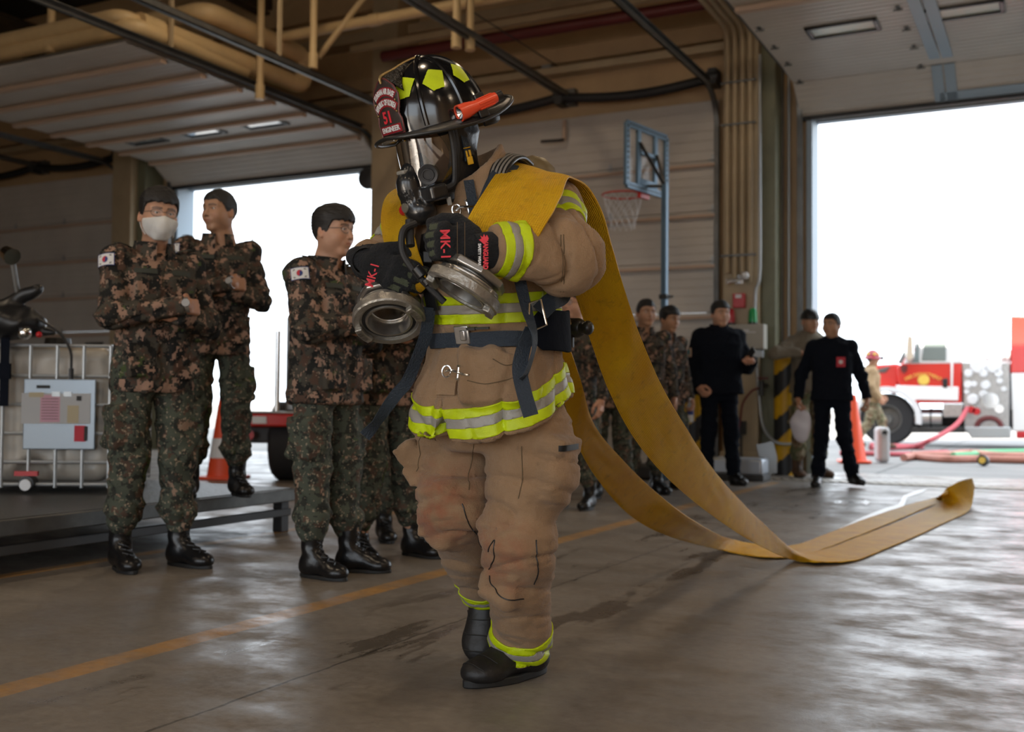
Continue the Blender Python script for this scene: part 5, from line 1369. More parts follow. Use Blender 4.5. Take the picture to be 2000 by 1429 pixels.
def mesh_tape(name, col, rough=.5):
    t = NT(name); tc = t.n('TexCoord'); v = t.n('TexVoronoi', i_Vector=tc.outputs['Object'], i_Scale=330)
    n1 = t.n('TexNoise', i_Vector=tc.outputs['Object'], i_Scale=18, i_Detail=5)
    c = t.mix(1.0, col, t.ramp(n1, [(.3, (.78, .78, .74)), (.7, (1, 1, 1))]), 'MULTIPLY')
    t.l(c, t.b.inputs['Base Color']); t.b.inputs['Roughness'].default_value = rough
    bp = t.n('Bump', i_Strength=.4, i_Distance=.001, i_Height=v.outputs[0]); t.l(bp, t.b.inputs['Normal']); return t.m
M_lime = mesh_tape('lime_fluorescent_tape', (.62, .78, .0)); M_silv = mesh_tape('silver_reflective_tape', (.36, .34, .31), .4)
M_stitch = mat('dark_stitching', (.12, .08, .04), .8)
M_glove = mat('black_suede_glove', (.007, .008, .01), .95, bump=.7, bscale=140, sheen=.02)
M_ggreen = mat('green_suede_panel', (.065, .075, .045), .95, bump=.6, bscale=120)
M_logo = mat('red_logo_print', (.75, .03, .05), .6); M_logow = mat('white_logo_print', (.75, .75, .75), .6)
M_helm = mat('glossy_black_helmet', (.006, .006, .007), .18, coat=.5, bump=.04, bscale=40)
M_leath = mat('dark_brown_leather', (.035, .025, .022), .45, bump=.25, bscale=60)
M_brass = mat('aged_brass', (.3, .21, .09), .45, metal=.8)
M_orange = mat('orange_flashlight_plastic', (.85, .09, .035), .3)
M_hood = mat('black_leathery_hood', (.01, .01, .011), .42, bump=.4, bscale=35)
def film(name, tint, rough=.03, k=1.6, base=.06):
    t = NT(name); nd = t.t.nodes; tr = nd.new('ShaderNodeBsdfTransparent'); tr.inputs[0].default_value = (*tint, 1)
    gl_ = nd.new('ShaderNodeBsdfGlossy'); gl_.inputs['Roughness'].default_value = rough; fr = t.n('Fresnel', i_IOR=1.45)
    f = t.math('ADD', t.math('MULTIPLY', fr, k), base); f.use_clamp = True; mx = nd.new('ShaderNodeMixShader')
    t.t.links.new(f.outputs[0], mx.inputs[0]); t.t.links.new(tr.outputs[0], mx.inputs[1]); t.t.links.new(gl_.outputs[0], mx.inputs[2])
    t.t.links.new(mx.outputs[0], nd['Material Output'].inputs['Surface']); return t.m
M_visor = film('clear_visor', (.42, .44, .46))
M_strap = mat('blue_black_webbing', (.018, .028, .042), .7, bump=.5, bscale=200)
M_cast = mat('cast_aluminium', (.40, .38, .345), .42, metal=.75, var=.3, vscale=25, bump=.35, bscale=70)
M_cast2 = mat('machined_aluminium', (.5, .48, .45), .3, metal=.9, var=.25, vscale=30)
FO = onz(985, 1330, 0)
hT = face_dir(-35); fT = np.array([math.cos(hT), math.sin(hT), 0]); lT = np.array([-fT[1], fT[0], 0])
def fobj(name, V, Q, m, parent, **kw): return mesh_obj(name, np.asarray(V) - FO, Q, m, parent, **kw)
# head frame
_y, _p = math.radians(49), math.radians(16.5)
def imv(r, u, t): return nrm(CR * r + CU * u - _F * t)
hf = imv(-math.sin(_y) * math.cos(_p), -math.sin(_p), math.cos(_y) * math.cos(_p))
hl = imv(math.cos(_y), 0, math.sin(_y)); hu = np.cross(hf, hl); Rh = np.stack([hf, hl, hu], 1); HC = P(862, 283, 3.05)
hd = lambda q: HC + np.asarray(q, float) @ Rh.T
SL, EL, WL = P(1078, 412, 3.04), P(1106, 502, 2.86), P(935, 486, 2.74)
SR, ER, WR = P(805, 432, 3.28), P(750, 512, 3.36), P(716, 510, 3.03)
HL, KL, AL = P(1035, 850, 3.10), P(1013, 1062, 3.05), P(1018, 1262, 3.24)
HR, KR, AR = P(896, 855, 3.30), P(885, 990, 3.18), P(948, 1158, 3.52)
TO = P(968, 850, 3.14); TA = nrm(P(942, 372, 3.08) - TO)
def fbody(p):
    d = loft(p, TO, TA, fT, [(.04, 0, 0, .1, .13), (.2, 0, 0, .09, .13), (.5, 0, 0, .1, .15), (.66, 0, 0, .06, .12)])
    for a in ((SL, EL, WL), (SR, ER, WR)): d = smin(d, limb(p, a, [.045, .038, .028], .02), .02)
    for a in ((HL, KL, AL), (HR, KR, AR)): d = smin(d, limb(p, a, [.08, .055, .04], .02), .02)
    return smin(d, cap(p, P(945, 385, 3.1), hd((-.03, 0, -.08)), .06, .055), .03)
V, Q, N = sdf_mesh(fbody, np.min([SL, EL, WL, SR, ER, WR, AR, AL, HC], 0) - .14, np.max([SL, EL, WL, SR, ER, WR, AR, AL, HC], 0) + .14, .014, 1)
hv, hq, hn, hc = head_geo(); Vall = np.concatenate([V, place(hv, Rh, HC)]); Qall = np.concatenate([Q, hq + len(V)])
ff = fobj('person', Vall, Qall, M_skin2, None); ff.location = tuple(FO)
at_ = ff.data.color_attributes.new('Col', 'FLOAT_COLOR', 'POINT'); cc = np.concatenate([np.ones((len(V), 3)), hc]); at_.data.foreach_set('color', np.concatenate([cc, np.ones((len(cc), 1))], 1).astype(np.float32).ravel())
tag(ff, 'firefighter in tan turnout gear, black helmet and breathing mask, striding while carrying a yellow hose', 'person')
for s in (-1, 1):
    e = MB(FO); c = np.array([.0725, .031 * s, .0135]); e.m = 0; e.ball(hd(c), .0125, 14, 10); e.m = 1; e.ball(hd(c + [.0085, 0, -.001]), (.0055, .0058, .0058), 12, 8, Rh); e.build('eye', [M_eyew, M_iris], ff)
# ---- trousers
def along(p, a, b): ab = b - a; L = np.linalg.norm(ab); return (p - a) @ (ab / L), L
pkt = P(1092, 915, 3.02)
Rp = frame(nrm(P(1200, 930, 2.95) - pkt))
def leg(p, h_, k_, a_, rs, cut):
    u = nrm(a_ - k_); e = limb(p, [h_, k_, a_ + u * .03], rs, .05); return smax(e, (p - a_) @ u - cut, .008)
def ftr(p):
    d = loft(p, TO + [0, 0, -.05], (0, 0, 1), fT, [(0, 0, 0, .12, .17), (.1, 0, 0, .14, .2), (.2, 0, 0, .12, .17)], 2.3, .03)
    a = leg(p, HL, KL, AL, [.128, .100, .092], .005); b = leg(p, HR, KR, AR, [.130, .098, .078], -.02)
    uL = nrm(KL - HL)
    a = smin(a, ell(p, pkt - [0, 0, .02], (.05, .085, .095), Rp), .03)
    a = smin(a, rbox(p, pkt + [0, 0, .07], (.046, .078, .028), .02, Rp @ roty(.2)), .01)
    b = smin(b, rbox(p, P(806, 905, 3.26), (.036, .045, .065), .014, frame(nrm(CR + CU * .5))), .02)
    for k_, a_, rr_ in ((KL, AL, .07), (KR, AR, .07)):
        u = nrm(a_ - k_); a_c = k_ + u * (.05 if k_ is KL else .03) + fT * .045; kp = rbox(p, a_c, (.052, .065, .13 if k_ is KL else .10), .03, frame(fT, -u))
        if k_ is KL: a = smin(a, kp, .02)
        else: b = smin(b, kp, .02)
    return smin(smin(a, b, .003), d, .025)
def dtr(V):
    kn = np.exp(-(np.minimum(np.linalg.norm(V - KL - [0, 0, .06], axis=1), np.linalg.norm(V - KR - [0, 0, .05], axis=1)) / .13) ** 2)
    ank = np.exp(-(np.minimum(np.linalg.norm(V - AL - [0, 0, .12], axis=1), np.linalg.norm(V - AR - [0, 0, .1], axis=1)) / .12) ** 2)
    am = .005 + .009 * kn + .009 * ank
    tilt = V + CR * (V[:, 2:] * .35)
    return am * (1.3 * cfold(tilt, .15, 61, (.7, .7, 2.4)) + .6 * wn(V, .09, 14, 6, (1, 1, 1.8))) + .005 * cfold(tilt, .07, 9, (.6, .6, 2.2)) * (.4 + kn + ank) + .0012 * wn(V, .02, 5)
lo = np.min([HL, KL, AL, HR, KR, AR, P(760, 900, 3.3)], 0) - .16; hi = np.max([HL, KL, AL, HR, KR, AR, P(1140, 830, 3.0)], 0) + .16; hi[2] = 1.0
spots = [tuple(KL + fT * .1 + lT * -.0 + [0, 0, -.03] - FO) + (.14,), tuple(KR + fT * .1 + [0, 0, .0] - FO) + (.2,)]
M_turn = turnout_material('tan_turnout_gear_cloth', spots)
V, Q, N = sdf_mesh(ftr, lo, hi, .0075); D = dtr(V); V = V + N * D[:, None]
tro = fobj('trousers', V, Q, M_turn, ff)
def stripe(parent, V, Q, N, fld, lo, hi, name='reflective_stripe', off=.004, sel=None):
    w = hi - lo; a = .34; mb = MB(FO)
    if sel is not None: Q = Q[sel[Q].all(1)]
    for m_, l0, l1 in ((0, lo, lo + w * a), (1, lo + w * a, hi - w * a), (0, hi - w * a, hi)):
        VV, FF = clip_band(V, Q, fld, l0, l1, N, off)
        if FF: mb.m = m_; mb.add(VV, FF)
    o = mb.build(name, [M_lime, M_silv], parent, angle=60)
    so_ = o.modifiers.new('solid', 'SOLIDIFY'); so_.thickness = .004; so_.offset = -1
    return o
for k_, a_, l0, l1 in ((KL, AL, -.075, -.005), (KR, AR, -.085, -.035)):
    u = nrm(a_ - k_); fld = (V - a_) @ u + .012 * wn(V, .15, 3)
    near = (np.linalg.norm(V - a_, axis=1) < .2)
    other = cap(V, *( (KR, AR) if k_ is KL else (KL, AL)), .0); own = cap(V, k_, a_, .0)
    stripe(tro, V, Q, N, fld, l0, l1, 'cuff_stripe', sel=near & (own < other))
# piping on the knee patches and pocket seams, laid on the cloth
def seam(parent, f, pix, d, r=.0022, m=None, name='seam', k=6, off=.001, dsp=None):
    pts = spline(np.array([P(x, y, d) for x, y in pix]), k); pts = project(f, pts, _F, off, .35, 60)
    if dsp is not None:
        n, g, _ = grad(f, pts); pts = pts + n * dsp(pts)[:, None]
    mb = MB(FO); mb.tube(pts, r, 6); return mb.build(name, m or M_black, parent)
for pix in ([(952, 1075), (965, 1050), (962, 1090), (950, 1115)], [(1046, 1048), (1048, 1080), (1050, 1110), (1044, 1142)], [(955, 1125), (958, 1145), (985, 1165), (1022, 1170)],
            [(900, 990), (912, 1030), (930, 1060), (938, 1070)]):
    seam(tro, ftr, pix, 3.0, .0018, M_black, 'knee_piping', dsp=dtr)
for pix in ([(812, 842), (806, 890), (798, 935)], [(1018, 870), (1020, 930), (1012, 970)], [(925, 865), (915, 930), (912, 965)]):
    seam(tro, ftr, pix, 3.0, .0012, M_stitch, 'seam', dsp=dtr)
o = MB(FO); q = project(ftr, np.array([[P(x, y, 2.9) for x in np.linspace(1092, 1136, 8)] for y in (872, 878, 884)]), _F, .002, .35, 60); o.grid(q); o.build('pocket_opening', M_black, tro)
# ---- boots
toeL = P(926, 1338, 3.08); hL = P(1052, 1318, 3.24)
xL = nrm((toeL - hL) * [1, 1, 0]); RL = np.stack([xL, np.cross([0, 0, 1], xL), [0, 0, 1]], 1); oL = AL * [1, 1, 0] + xL * .0
xR = nrm(P(922, 1298, 3.38) - AR); zR = nrm(np.cross(xR, np.cross(nrm(KR - AR), xR))); RR = np.stack([xR, np.cross(zR, xR), zR], 1); oR = AR - RR @ np.array([-.02, 0, .10])
oR[2] += max(0, -(oR + RR @ np.array([.18, 0, 0]))[2] + .004)
M_fboot = mat('dull_black_fire_boot', (.012, .011, .011), .5, bump=.3, bscale=40)
for o_, R_ in ((oL, RL), (oR, RR)):
    V0, Q0, N0 = boot_geo('boot.fire', .2, .062); b = fobj('boot', place(V0 * [1.12, 1.22, 1.08], R_, o_), Q0, M_fboot, ff)
    s = MB(FO); s.prism([(a * 1.12, c_ * 1.25) for a, c_ in sole_outline()], o_, R_[:, 0], R_[:, 1], R_[:, 2] * .024); s.build('sole', M_sole, b, bevel=.004)
    s = MB(FO)
    for k in range(3):
        A = np.array([[.2, y_, .07 + .03 * k - .25 * y_ * y_ * 20] for y_ in np.linspace(-.05, .05, 9)]); A = project(boot_f(.2, .062), A / [1.12, 1.22, 1.08], (-1, 0, -.3), .0005, .2) * [1.12, 1.22, 1.08]; s.tube(place(A, R_, o_), .0022, 5)
    s.build('toe_seam', M_sole, b)
# ---- coat
def zhem(p): return .822 - .52 * np.clip((p - TO) @ fT, -.05, .21) + .02 * wn(p * [1, 1, 0], .2, 2)
wedge0 = P(858, 800, 3.0)
def fct(p):
    d = loft(p, TO, TA, fT, [(-.18, .0, -.01, .215, .275), (-.02, .0, -.01, .205, .262), (.12, .0, .0, .185, .232), (.24, .0, .015, .152, .2), (.295, 0, .02, .14, .183), (.36, .0, .015, .15, .196), (.46, .0, .005, .158, .205), (.58, .0, 0, .15, .212), (.66, -.01, 0, .125, .195), (.715, -.015, 0, .09, .13), (.75, -.02, 0, .07, .09)], 2.4, .03)
    d = smax(d, zhem(p) - p[:, 2], .006)
    w = np.abs((p - wedge0) @ lT - .0) - .012 * np.clip((wedge0[2] + .04 - p[:, 2]) / .05, 0, 3)
    d = smax(d, -np.maximum(w, np.maximum(p[:, 2] - wedge0[2] - .03, -((p - TO) @ fT))), .005)
    # lower pockets
    pc = P(960, 735, 2.93); d = smin(d, rbox(p, pc - nrm(fT + .35 * lT) * .0, (.02, .085, .075), .014, frame(nrm(fT + .45 * lT + [0, 0, .12]))), .03)
    for s, (a, b, c_) in enumerate(((SL, EL, WL), (SR, ER, WR))):
        ins = a + (TO + TA * .62 - a) * .35
        rs = [.082, .088, .084, .058] if s == 0 else [.078, .074, .068, .054]
        e = limb(p, [ins, a, b, c_], rs, .045); u = nrm(c_ - b); e = smax(e, (p - c_) @ u + (.035 if s == 0 else .05), .006)
        d = smin(d, e, .018)
    return d
def dct(V):
    nl = np.exp(-(np.linalg.norm(V - EL, axis=1) / .16) ** 2); nr = np.exp(-(np.linalg.norm(V - ER, axis=1) / .14) ** 2)
    t = (V - TO) @ TA; bl = np.exp(-((t - .285) / .09) ** 2); arm = np.minimum(cap(V, SL, EL, .1), cap(V, EL, WL, .07)) < .03
    low = np.clip((.29 - t) / .3, 0, 1)
    # vertical pleats fan out below the belt
    ang = np.arctan2((V - TO - TA * .3) @ lT, (V - TO) @ fT)
    pl = np.sin(ang * 13 + 1.2 * wn(V, .2, 40)) * bl * .007 * (~arm)
    q = (V - EL) @ nrm(WL - EL); s_ = 1 - np.abs(np.sin(q * 30 + 2.4 * wn(V, .14, 77))); fold = (.006 * (1 - s_) - .024 * s_ ** 4) * nl
    return pl + fold + (.007 + .007 * nl + .005 * nr + .006 * low) * (1.2 * cfold(V, .15, 91, (1, 1, .6)) + .6 * wn(V, .09, 18, 6)) + .004 * cfold(V, .06, 12, (1, 1, .7)) + .0012 * wn(V, .02, 5)
ext = np.array([SL, EL, WL, SR, ER, WR, TO + lT * .2, TO - lT * .2, TO + fT * .2, TO - fT * .2])
lo = ext.min(0) - .14; hi = ext.max(0) + .14; lo[2] = .66; hi[2] = 1.56
V, Q, N = sdf_mesh(fct, lo, hi, .0068); V = V + N * dct(V)[:, None]
coat = fobj('coat', V, Q, M_turn, ff)
tt = (V - TO) @ TA
armL = np.minimum(cap(V, SL, EL, .1), cap(V, EL, WL, .075)); armR = np.minimum(cap(V, SR, ER, .09), cap(V, ER, WR, .07)); body = loft(V, TO, TA, fT, [(-.2, 0, 0, .2, .26), (.3, 0, .02, .14, .18), (.75, 0, 0, .1, .15)])
onarmL = armL < np.minimum(armR, body) - .0; onarmR = armR < np.minimum(armL, body); onbody = ~(onarmL | onarmR)
stripe(coat, V, Q, N, V[:, 2] - zhem(V), .012, .098, 'hem_stripe', sel=V[:, 2] < .98)
stripe(coat, V, Q, N, tt + .0 * V[:, 2], .335, .415, 'chest_stripe', sel=onbody)
u = nrm(WL - EL); q = (V - WL) @ u; stripe(coat, V, Q, N, q + .008 * wn(V, .1, 5), -.118, -.048, 'cuff_stripe', sel=onarmL & (cap(V, EL, WL, .07) < cap(V, SL, EL, .1) + .03))
u2 = nrm(EL - SL); q = (V - SL) @ u2; stripe(coat, V, Q, N, q + .1 * ((V - SL) @ CR), .045, .125, 'sleeve_stripe', sel=onarmL & ((V - EL) @ u < .05))
u3 = nrm(ER - SR); q = (V - SR) @ u3; stripe(coat, V, Q, N, q, .03, .12, 'sleeve_stripe', sel=onarmR & (cap(V, SR, ER, .07) < cap(V, ER, WR, .07)))
# collar
def fcol(p):
    a = P(948, 398, 3.1); b = P(912, 282, 3.09); ax = nrm(b - a); t = (p - a) @ ax; q = p - a - t[:, None] * ax
    r = np.interp(t, [-.03, .04, .13, .2], [.125, .105, .09, .088]); rad = np.linalg.norm(q / 1.0, axis=1)
    d = np.abs(rad - r) - .007
    fr = q @ nrm(fT + .2 * hf); top = .155 - .55 * np.clip(fr, -.04, .1) - .03
    return smax(smax(d, t - top, .006), -.035 - t, .005)
lo = P(925, 340, 3.1) - .22; V2, Q2, N2 = sdf_mesh(fcol, lo, lo + .46, .0055); V2 = V2 + N2 * (.004 * wn(V2, .06, 3) + .003 * ridge(V2, .05, 8))[:, None]
fobj('collar', V2, Q2, M_turn, coat)
def strip_on(f, pix, d, w, name, m, parent, off=.005, thick=.003, k=8, wdir=None, pull=True, dsp=None):
    "webbing strip laid on surface f along pixels (projected), w metres wide"
    pts = spline(np.array([P(*(list(q) + [d])) if len(q) == 2 else P(*q) for q in pix]), k)
    if pull: pts = project(f, pts, _F, off, .35, 60)
    T = np.gradient(pts, axis=0); T /= np.linalg.norm(T, axis=1)[:, None]
    n = grad(f, pts)[0] if pull else np.tile(-_F if wdir is None else nrm(wdir), (len(pts), 1))
    if dsp is not None: pts = pts + n * dsp(pts)[:, None]
    W = np.cross(n, T); W /= np.linalg.norm(W, axis=1)[:, None]
    mb = MB(FO); mb.sheet(pts - W * w / 2, pts + W * w / 2, thick, n); return mb.build(name, m, parent)
strip_on(fct, [(884, 668), (880, 700), (872, 740), (868, 775)], 2.85, .07, 'storm_flap', M_turn, coat, .002, .006, dsp=dct)
strip_on(fct, [(885, 425), (886, 480), (885, 575)], 2.85, .07, 'storm_flap', M_turn, coat, .002, .006, dsp=dct)
for pix in ([(1098, 452), (1103, 500), (1100, 560)], [(1103, 452), (1108, 500), (1105, 560)], [(960, 700), (985, 712), (1010, 705)], [(905, 745), (950, 752), (1005, 735), (1025, 720)]):
    seam(coat, fct, pix, 2.7, .0013, M_stitch, 'seam', dsp=dct)
# hooks and dees
def clasp(px, py, d, sc=1.0, ang=0.0):
    c = project(fct, np.array([P(px, py, d)]), _F, .008, .35, 60)[0]; a = CR * math.cos(ang) + CU * math.sin(ang); b = np.cross(-_F, a); n = -_F
    mb = MB(FO); mb.tube([c + a * q[0] * sc + b * q[1] * sc + n * q[2] for q in ((-.035, .0, .0), (-.02, .004, .006), (0, 0, .01), (.025, -.004, .008), (.04, 0, .002))], .0038 * sc, 8, smooth=4)
    for s in (-1, 1): mb.ball(c + b * .018 * s * sc + n * .003, (.006, .006, .004), 10, 6); 
    mb.cyl(c - b * .018 * sc, c + b * .018 * sc, .004, n=8)
    pts = [c - a * .032 * sc + (a * math.cos(t) * .012 + b * math.sin(t) * .016) * sc for t in np.linspace(0, 2 * PI, 16)]; mb.tube(pts, .0025, 6)
    mb.build('hook_clasp', M_chrome, coat)
clasp(890, 728, 2.8, 1.0, -.1); clasp(912, 398, 2.9, 1.0, .25)
# ---- breathing apparatus: bottle, straps, belt
def belt_pts(t, off, n=48, a0=0, a1=2 * PI, f=None):
    c = TO + TA * t + lT * .018; out = []
    for a in np.linspace(a0, a1, n): out.append(c + (fT * math.cos(a) * .16 + lT * math.sin(a) * .21))
    return conform(fct, out, off, 10)
bp = belt_pts(.272, .008, 60); n_ = grad(fct, bp)[0]; mb = MB(FO); mb.sheet(bp - TA * .021, bp + TA * .021, .004, n_); belt = mb.build('waist_belt', M_strap, ff)
c = project(fct, np.array([P(897, 650, 2.8)]), _F, .014, .35, 60)[0]; n0 = grad(fct, c[None])[0][0]; Rb_ = frame(n0)
mb = MB(FO); mb.box(c, (.010, .05, .052), Rb_); mb.box(c + Rb_ @ np.array([.008, .008, 0]), (.008, .018, .03), Rb_); mb.build('buckle', M_steel, belt, bevel=.003)
mb = MB(FO); mb.box(c + Rb_ @ np.array([.006, .04, 0.018]), (.012, .03, .008), Rb_); mb.box(c + Rb_ @ np.array([.006, .075, .018]), (.006, .05, .006), Rb_); mb.build('belt_slider', M_dark, belt)
bp = belt_pts(.30, .018, 26, .95, 2.3); n_ = grad(fct, bp)[0]; mb = MB(FO); w = np.interp(np.linspace(0, 1, 26), [0, .15, 1], [.02, .055, .06])[:, None]; mb.sheet(bp - TA * w, bp + TA * w, .014, n_); mb.build('waist_pad', M_navy, belt, bevel=.004)
ba = P(1042, 560, 3.40); bb = P(1040, 338, 3.36); mb = MB(FO); ax = nrm(bb - ba); L_ = np.linalg.norm(bb - ba)
mb.lathe([(.03, -.03), (.07, -.01), (.082, .03), (.082, L_ - .03), (.07, L_ + .015), (.04, L_ + .045), (0, L_ + .055)], ba, ax, 32); mb.build('air_bottle', mat('olive_tan_bottle', (.17, .125, .06), .45, bump=.1, bscale=40), ff)
mb = MB(FO); q = nrm(fT); mb.box(ba + ax * .1 + fT * .085, (.02, .2, .26), np.stack([q, np.cross(ax, q), ax], 1)); mb.build('back_frame', M_black, ff, bevel=.008)
mb = MB(FO); mb.lathe([(.084, .1), (.088, .1), (.088, .14), (.084, .14)], ba, ax, 30, close=True); mb.lathe([(.084, .3), (.088, .3), (.088, .34), (.084, .34)], ba, ax, 30, close=True); mb.build('bottle_band', M_strap, ff)
va, vb_ = P(1108, 640, 3.3), P(1148, 640, 3.22); mb = MB(FO); mb.cyl(P(1040, 575, 3.4), P(1046, 640, 3.40), .05, .035, n=20); mb.tube([P(1046, 630, 3.40), P(1080, 648, 3.36), va], .022, 12); mb.cyl(va, va + (vb_ - va) * .45, .03, n=18); mb.ball(va + (vb_ - va) * .5, .03, 14, 10); mb.cyl(va + (vb_ - va) * .4, vb_, .018, n=12); mb.ball(vb_, (.018, .022, .022), 14, 10); mb.cyl(va + [0, 0, -.02], va + [0, 0, -.06], .022, n=12); mb.build('valve', M_black, ff)
mb = MB(FO); mb.cyl(P(1102, 622, 3.27), P(1112, 640, 3.25), .016, n=16); mb.build('pressure_gauge', M_brass, ff)
# shoulder straps
st = strip_on(fct, [(1008, 318, 3.1), (985, 330), (968, 362), (955, 400), (950, 440)], 2.95, .055, 'shoulder_strap', M_strap, ff, .014, .012)
st = MB(FO); pp = spline(np.array([P(1026, 322, 3.16), P(1010, 309, 3.10), P(994, 312, 3.05), P(978, 330, 3.0), P(968, 360, 2.97)]), 8); T = np.gradient(pp, axis=0)
W = np.cross(T, -_F * .6 + CU * .8); W /= np.linalg.norm(W, axis=1)[:, None]; W = np.tile(nrm(W.mean(0)), (len(pp), 1)); nn_ = np.cross(W, T); nn_ /= np.linalg.norm(nn_, axis=1)[:, None]
st.sheet(pp - W * .026, pp + W * .026, .01, nn_); sp_ = st.build('padded_strap', M_black, ff, bevel=.003)
st = MB(FO)
for k in (-.016, -.005, .006, .017): st.sheet(pp - nn_ * .002 * np.sign(nn_[0] @ CU) + W * (k - .003), pp - nn_ * .002 * np.sign(nn_[0] @ CU) + W * (k + .003), .014, nn_)
st.build('grey_strap_stripes', mat('grey_webbing', (.22, .2, .17), .7), sp_)
def loose(pix, w, name, twist=None, m=M_strap, parent=None):
    p = spline(np.array([P(*q[:3]) for q in pix]), 8); a = np.interp(np.linspace(0, 1, len(p)), np.linspace(0, 1, len(pix)), [q[3] for q in pix])
    T = np.gradient(p, axis=0); T /= np.linalg.norm(T, axis=1)[:, None]; S0 = np.cross(T, -_F); S0 /= np.linalg.norm(S0, axis=1)[:, None]; n = np.cross(S0, T)
    W = S0 * np.cos(a)[:, None] + n * np.sin(a)[:, None]; nn = np.cross(W, T); mb = MB(FO); mb.sheet(p - W * w / 2, p + W * w / 2, .0025, nn); return mb.build(name, m, parent or ff)
loose([(1006, 500, 2.84, .2), (1018, 560, 2.84, .3), (1030, 610, 2.82, .6), (1043, 655, 2.80, 1.1), (1040, 690, 2.79, 1.3), (1026, 730, 2.79, 1.2), (1018, 742, 2.79, 1.0)], .032, 'hanging_strap')
loose([(1034, 642, 2.82, .9), (1022, 680, 2.81, .4), (1015, 720, 2.8, .1), (1022, 760, 2.79, 0), (1037, 812, 2.78, 0)], .040, 'hanging_strap')
loose([(1055, 610, 2.86, .1), (1075, 590, 2.9, .1), (1098, 575, 2.98, .2), (1085, 540, 3.0, .3)], .05, 'side_strap')
mb = MB(FO); c = P(1047, 618, 2.82)
mb.tube([c + CR * a + CU * b for a, b in ((-.018, .035), (.012, .045), (.028, -.022), (-.005, -.036), (-.02, -.022), (-.018, .035))], .003, 6); mb.build('strap_ring', M_chrome, ff)
loose([(838, 600, 3.02, .2), (832, 650, 3.04, .4), (812, 705, 3.06, .6), (795, 745, 3.08, .3), (770, 775, 3.1, .2), (735, 825, 3.12, .9), (712, 852, 3.12, .2)], .036, 'flying_strap')
# low pressure hose, remote gauge line
mb = MB(FO); mb.tube([P(812, 436, 2.86), P(788, 450, 2.84), P(786, 490, 2.84), P(806, 525, 2.84), P(838, 560, 2.84), P(868, 590, 2.84)], .0095, 10, smooth=6); mb.tube([P(800, 430, 2.87), P(800, 460, 2.86), P(802, 480, 2.85)], .012, 10)
mb.build('air_hose', M_rubber, ff)
mb = MB(FO); mb.cyl(P(812, 522, 2.835), P(826, 540, 2.835), .015, n=12); mb.cyl(P(830, 545, 2.835), P(838, 556, 2.835), .013, n=12); mb.build('hose_connector', M_black, ff, bevel=.002)
strip_on(fct, [(828, 440), (822, 500), (830, 560), (838, 600)], 2.85, .05, 'chest_strap', M_black, ff, .01, .006)
strip_on(fct, [(818, 487), (840, 488), (872, 492)], 2.85, .026, 'sternum_strap', M_strap, ff, .014, .004)
c = project(fct, np.array([P(824, 487, 2.8)]), _F, .02, .35, 60)[0]; MB(FO).box(c, (.02, .03, .035), frame(-_F)).build('sternum_buckle', M_black, ff, bevel=.004)
# ---- hood, mask
def fhood(p):
    q = (p - HC) @ Rh
    d = smin(f_cran(q) - .014, f_neck(q) - .018, .03); d = smin(d, ell(q, (.0, 0, -.05), (.08, .082, .09)), .03)
    face = ell(q, (.085, 0, -.02), (.085, .084, .105)); d = smax(d, -face, .01)
    cut = cap(q, (-.06, 0, -.3), (-.06, 0, -.2), .12)
    return smax(d, -(q[:, 2] + .19), .01)
V2, Q2, N2 = sdf_mesh(fhood, HC - .25, HC + .2, .005); V2 = V2 + N2 * (.0035 * ridge(V2, .06, 4) + .002 * wn(V2, .04, 3))[:, None]; fobj('hood', V2, Q2, M_hood, ff)
def vis(th, s): # s 0 top .. 1 bottom
    zz = .052 - .170 * s; k = 1 - .28 * s ** 2 - .06 * (1 - s) ** 3
    return hd((.03 + (.105 * math.cos(th) + .012 * s) * (1 - .05 * s), .101 * math.sin(th) * k, zz))
TH = np.linspace(-1.52, 1.52, 37); SS = np.linspace(0, 1, 17)
mb = MB(FO); mb.grid([[vis(t, s) for t in TH] for s in SS]); mask = MB(FO)
edge = [vis(t, 0) for t in TH] + [vis(TH[-1] + .05 * math.sin(PI * s), s) for s in SS[1:]] + [vis(t, 1) for t in TH[::-1][1:]] + [vis(TH[0], s) for s in SS[::-1][1:]]
ed = spline(np.array(edge)[::3], 4); mask.tube(np.vstack([ed, ed[:1]]), .0095, 10); ed2 = ed + (HC - ed) * .1 + Rh[:, 0] * -.012; mask.tube(np.vstack([ed2, ed2[:1]]), .012, 10)
mk = mask.build('face_mask', M_rubber, ff); mb.build('visor', M_visor, mk, angle=60)
nc = lambda p: smax(smax(ell((p - HC) @ Rh, (.085, 0, -.055), (.042, .046, .05)), -ell((p - HC) @ Rh, (.07, 0, -.05), (.03, .03, .04)), .004), -(((p - HC) @ Rh)[:, 0] - .06), .004)
V2, Q2, N2 = sdf_mesh(nc, hd((.09, 0, -.05)) - .1, hd((.09, 0, -.05)) + .1, .004); fobj('nose_cup', V2, Q2, M_rubber, mk)
c = hd((.112, .055, -.072)); ax = Rh @ nrm([.70, .66, -.12]); mb = MB(FO)
mb.lathe([(0, .006), (.013, .006), (.014, .011), (.017, .011), (.018, .007), (.027, .009), (.0285, .004), (.0285, -.02)], c, ax, 28); mb.build('voice_diaphragm', mat('matte_grey_rubber', (.03, .03, .032), .5), mk)
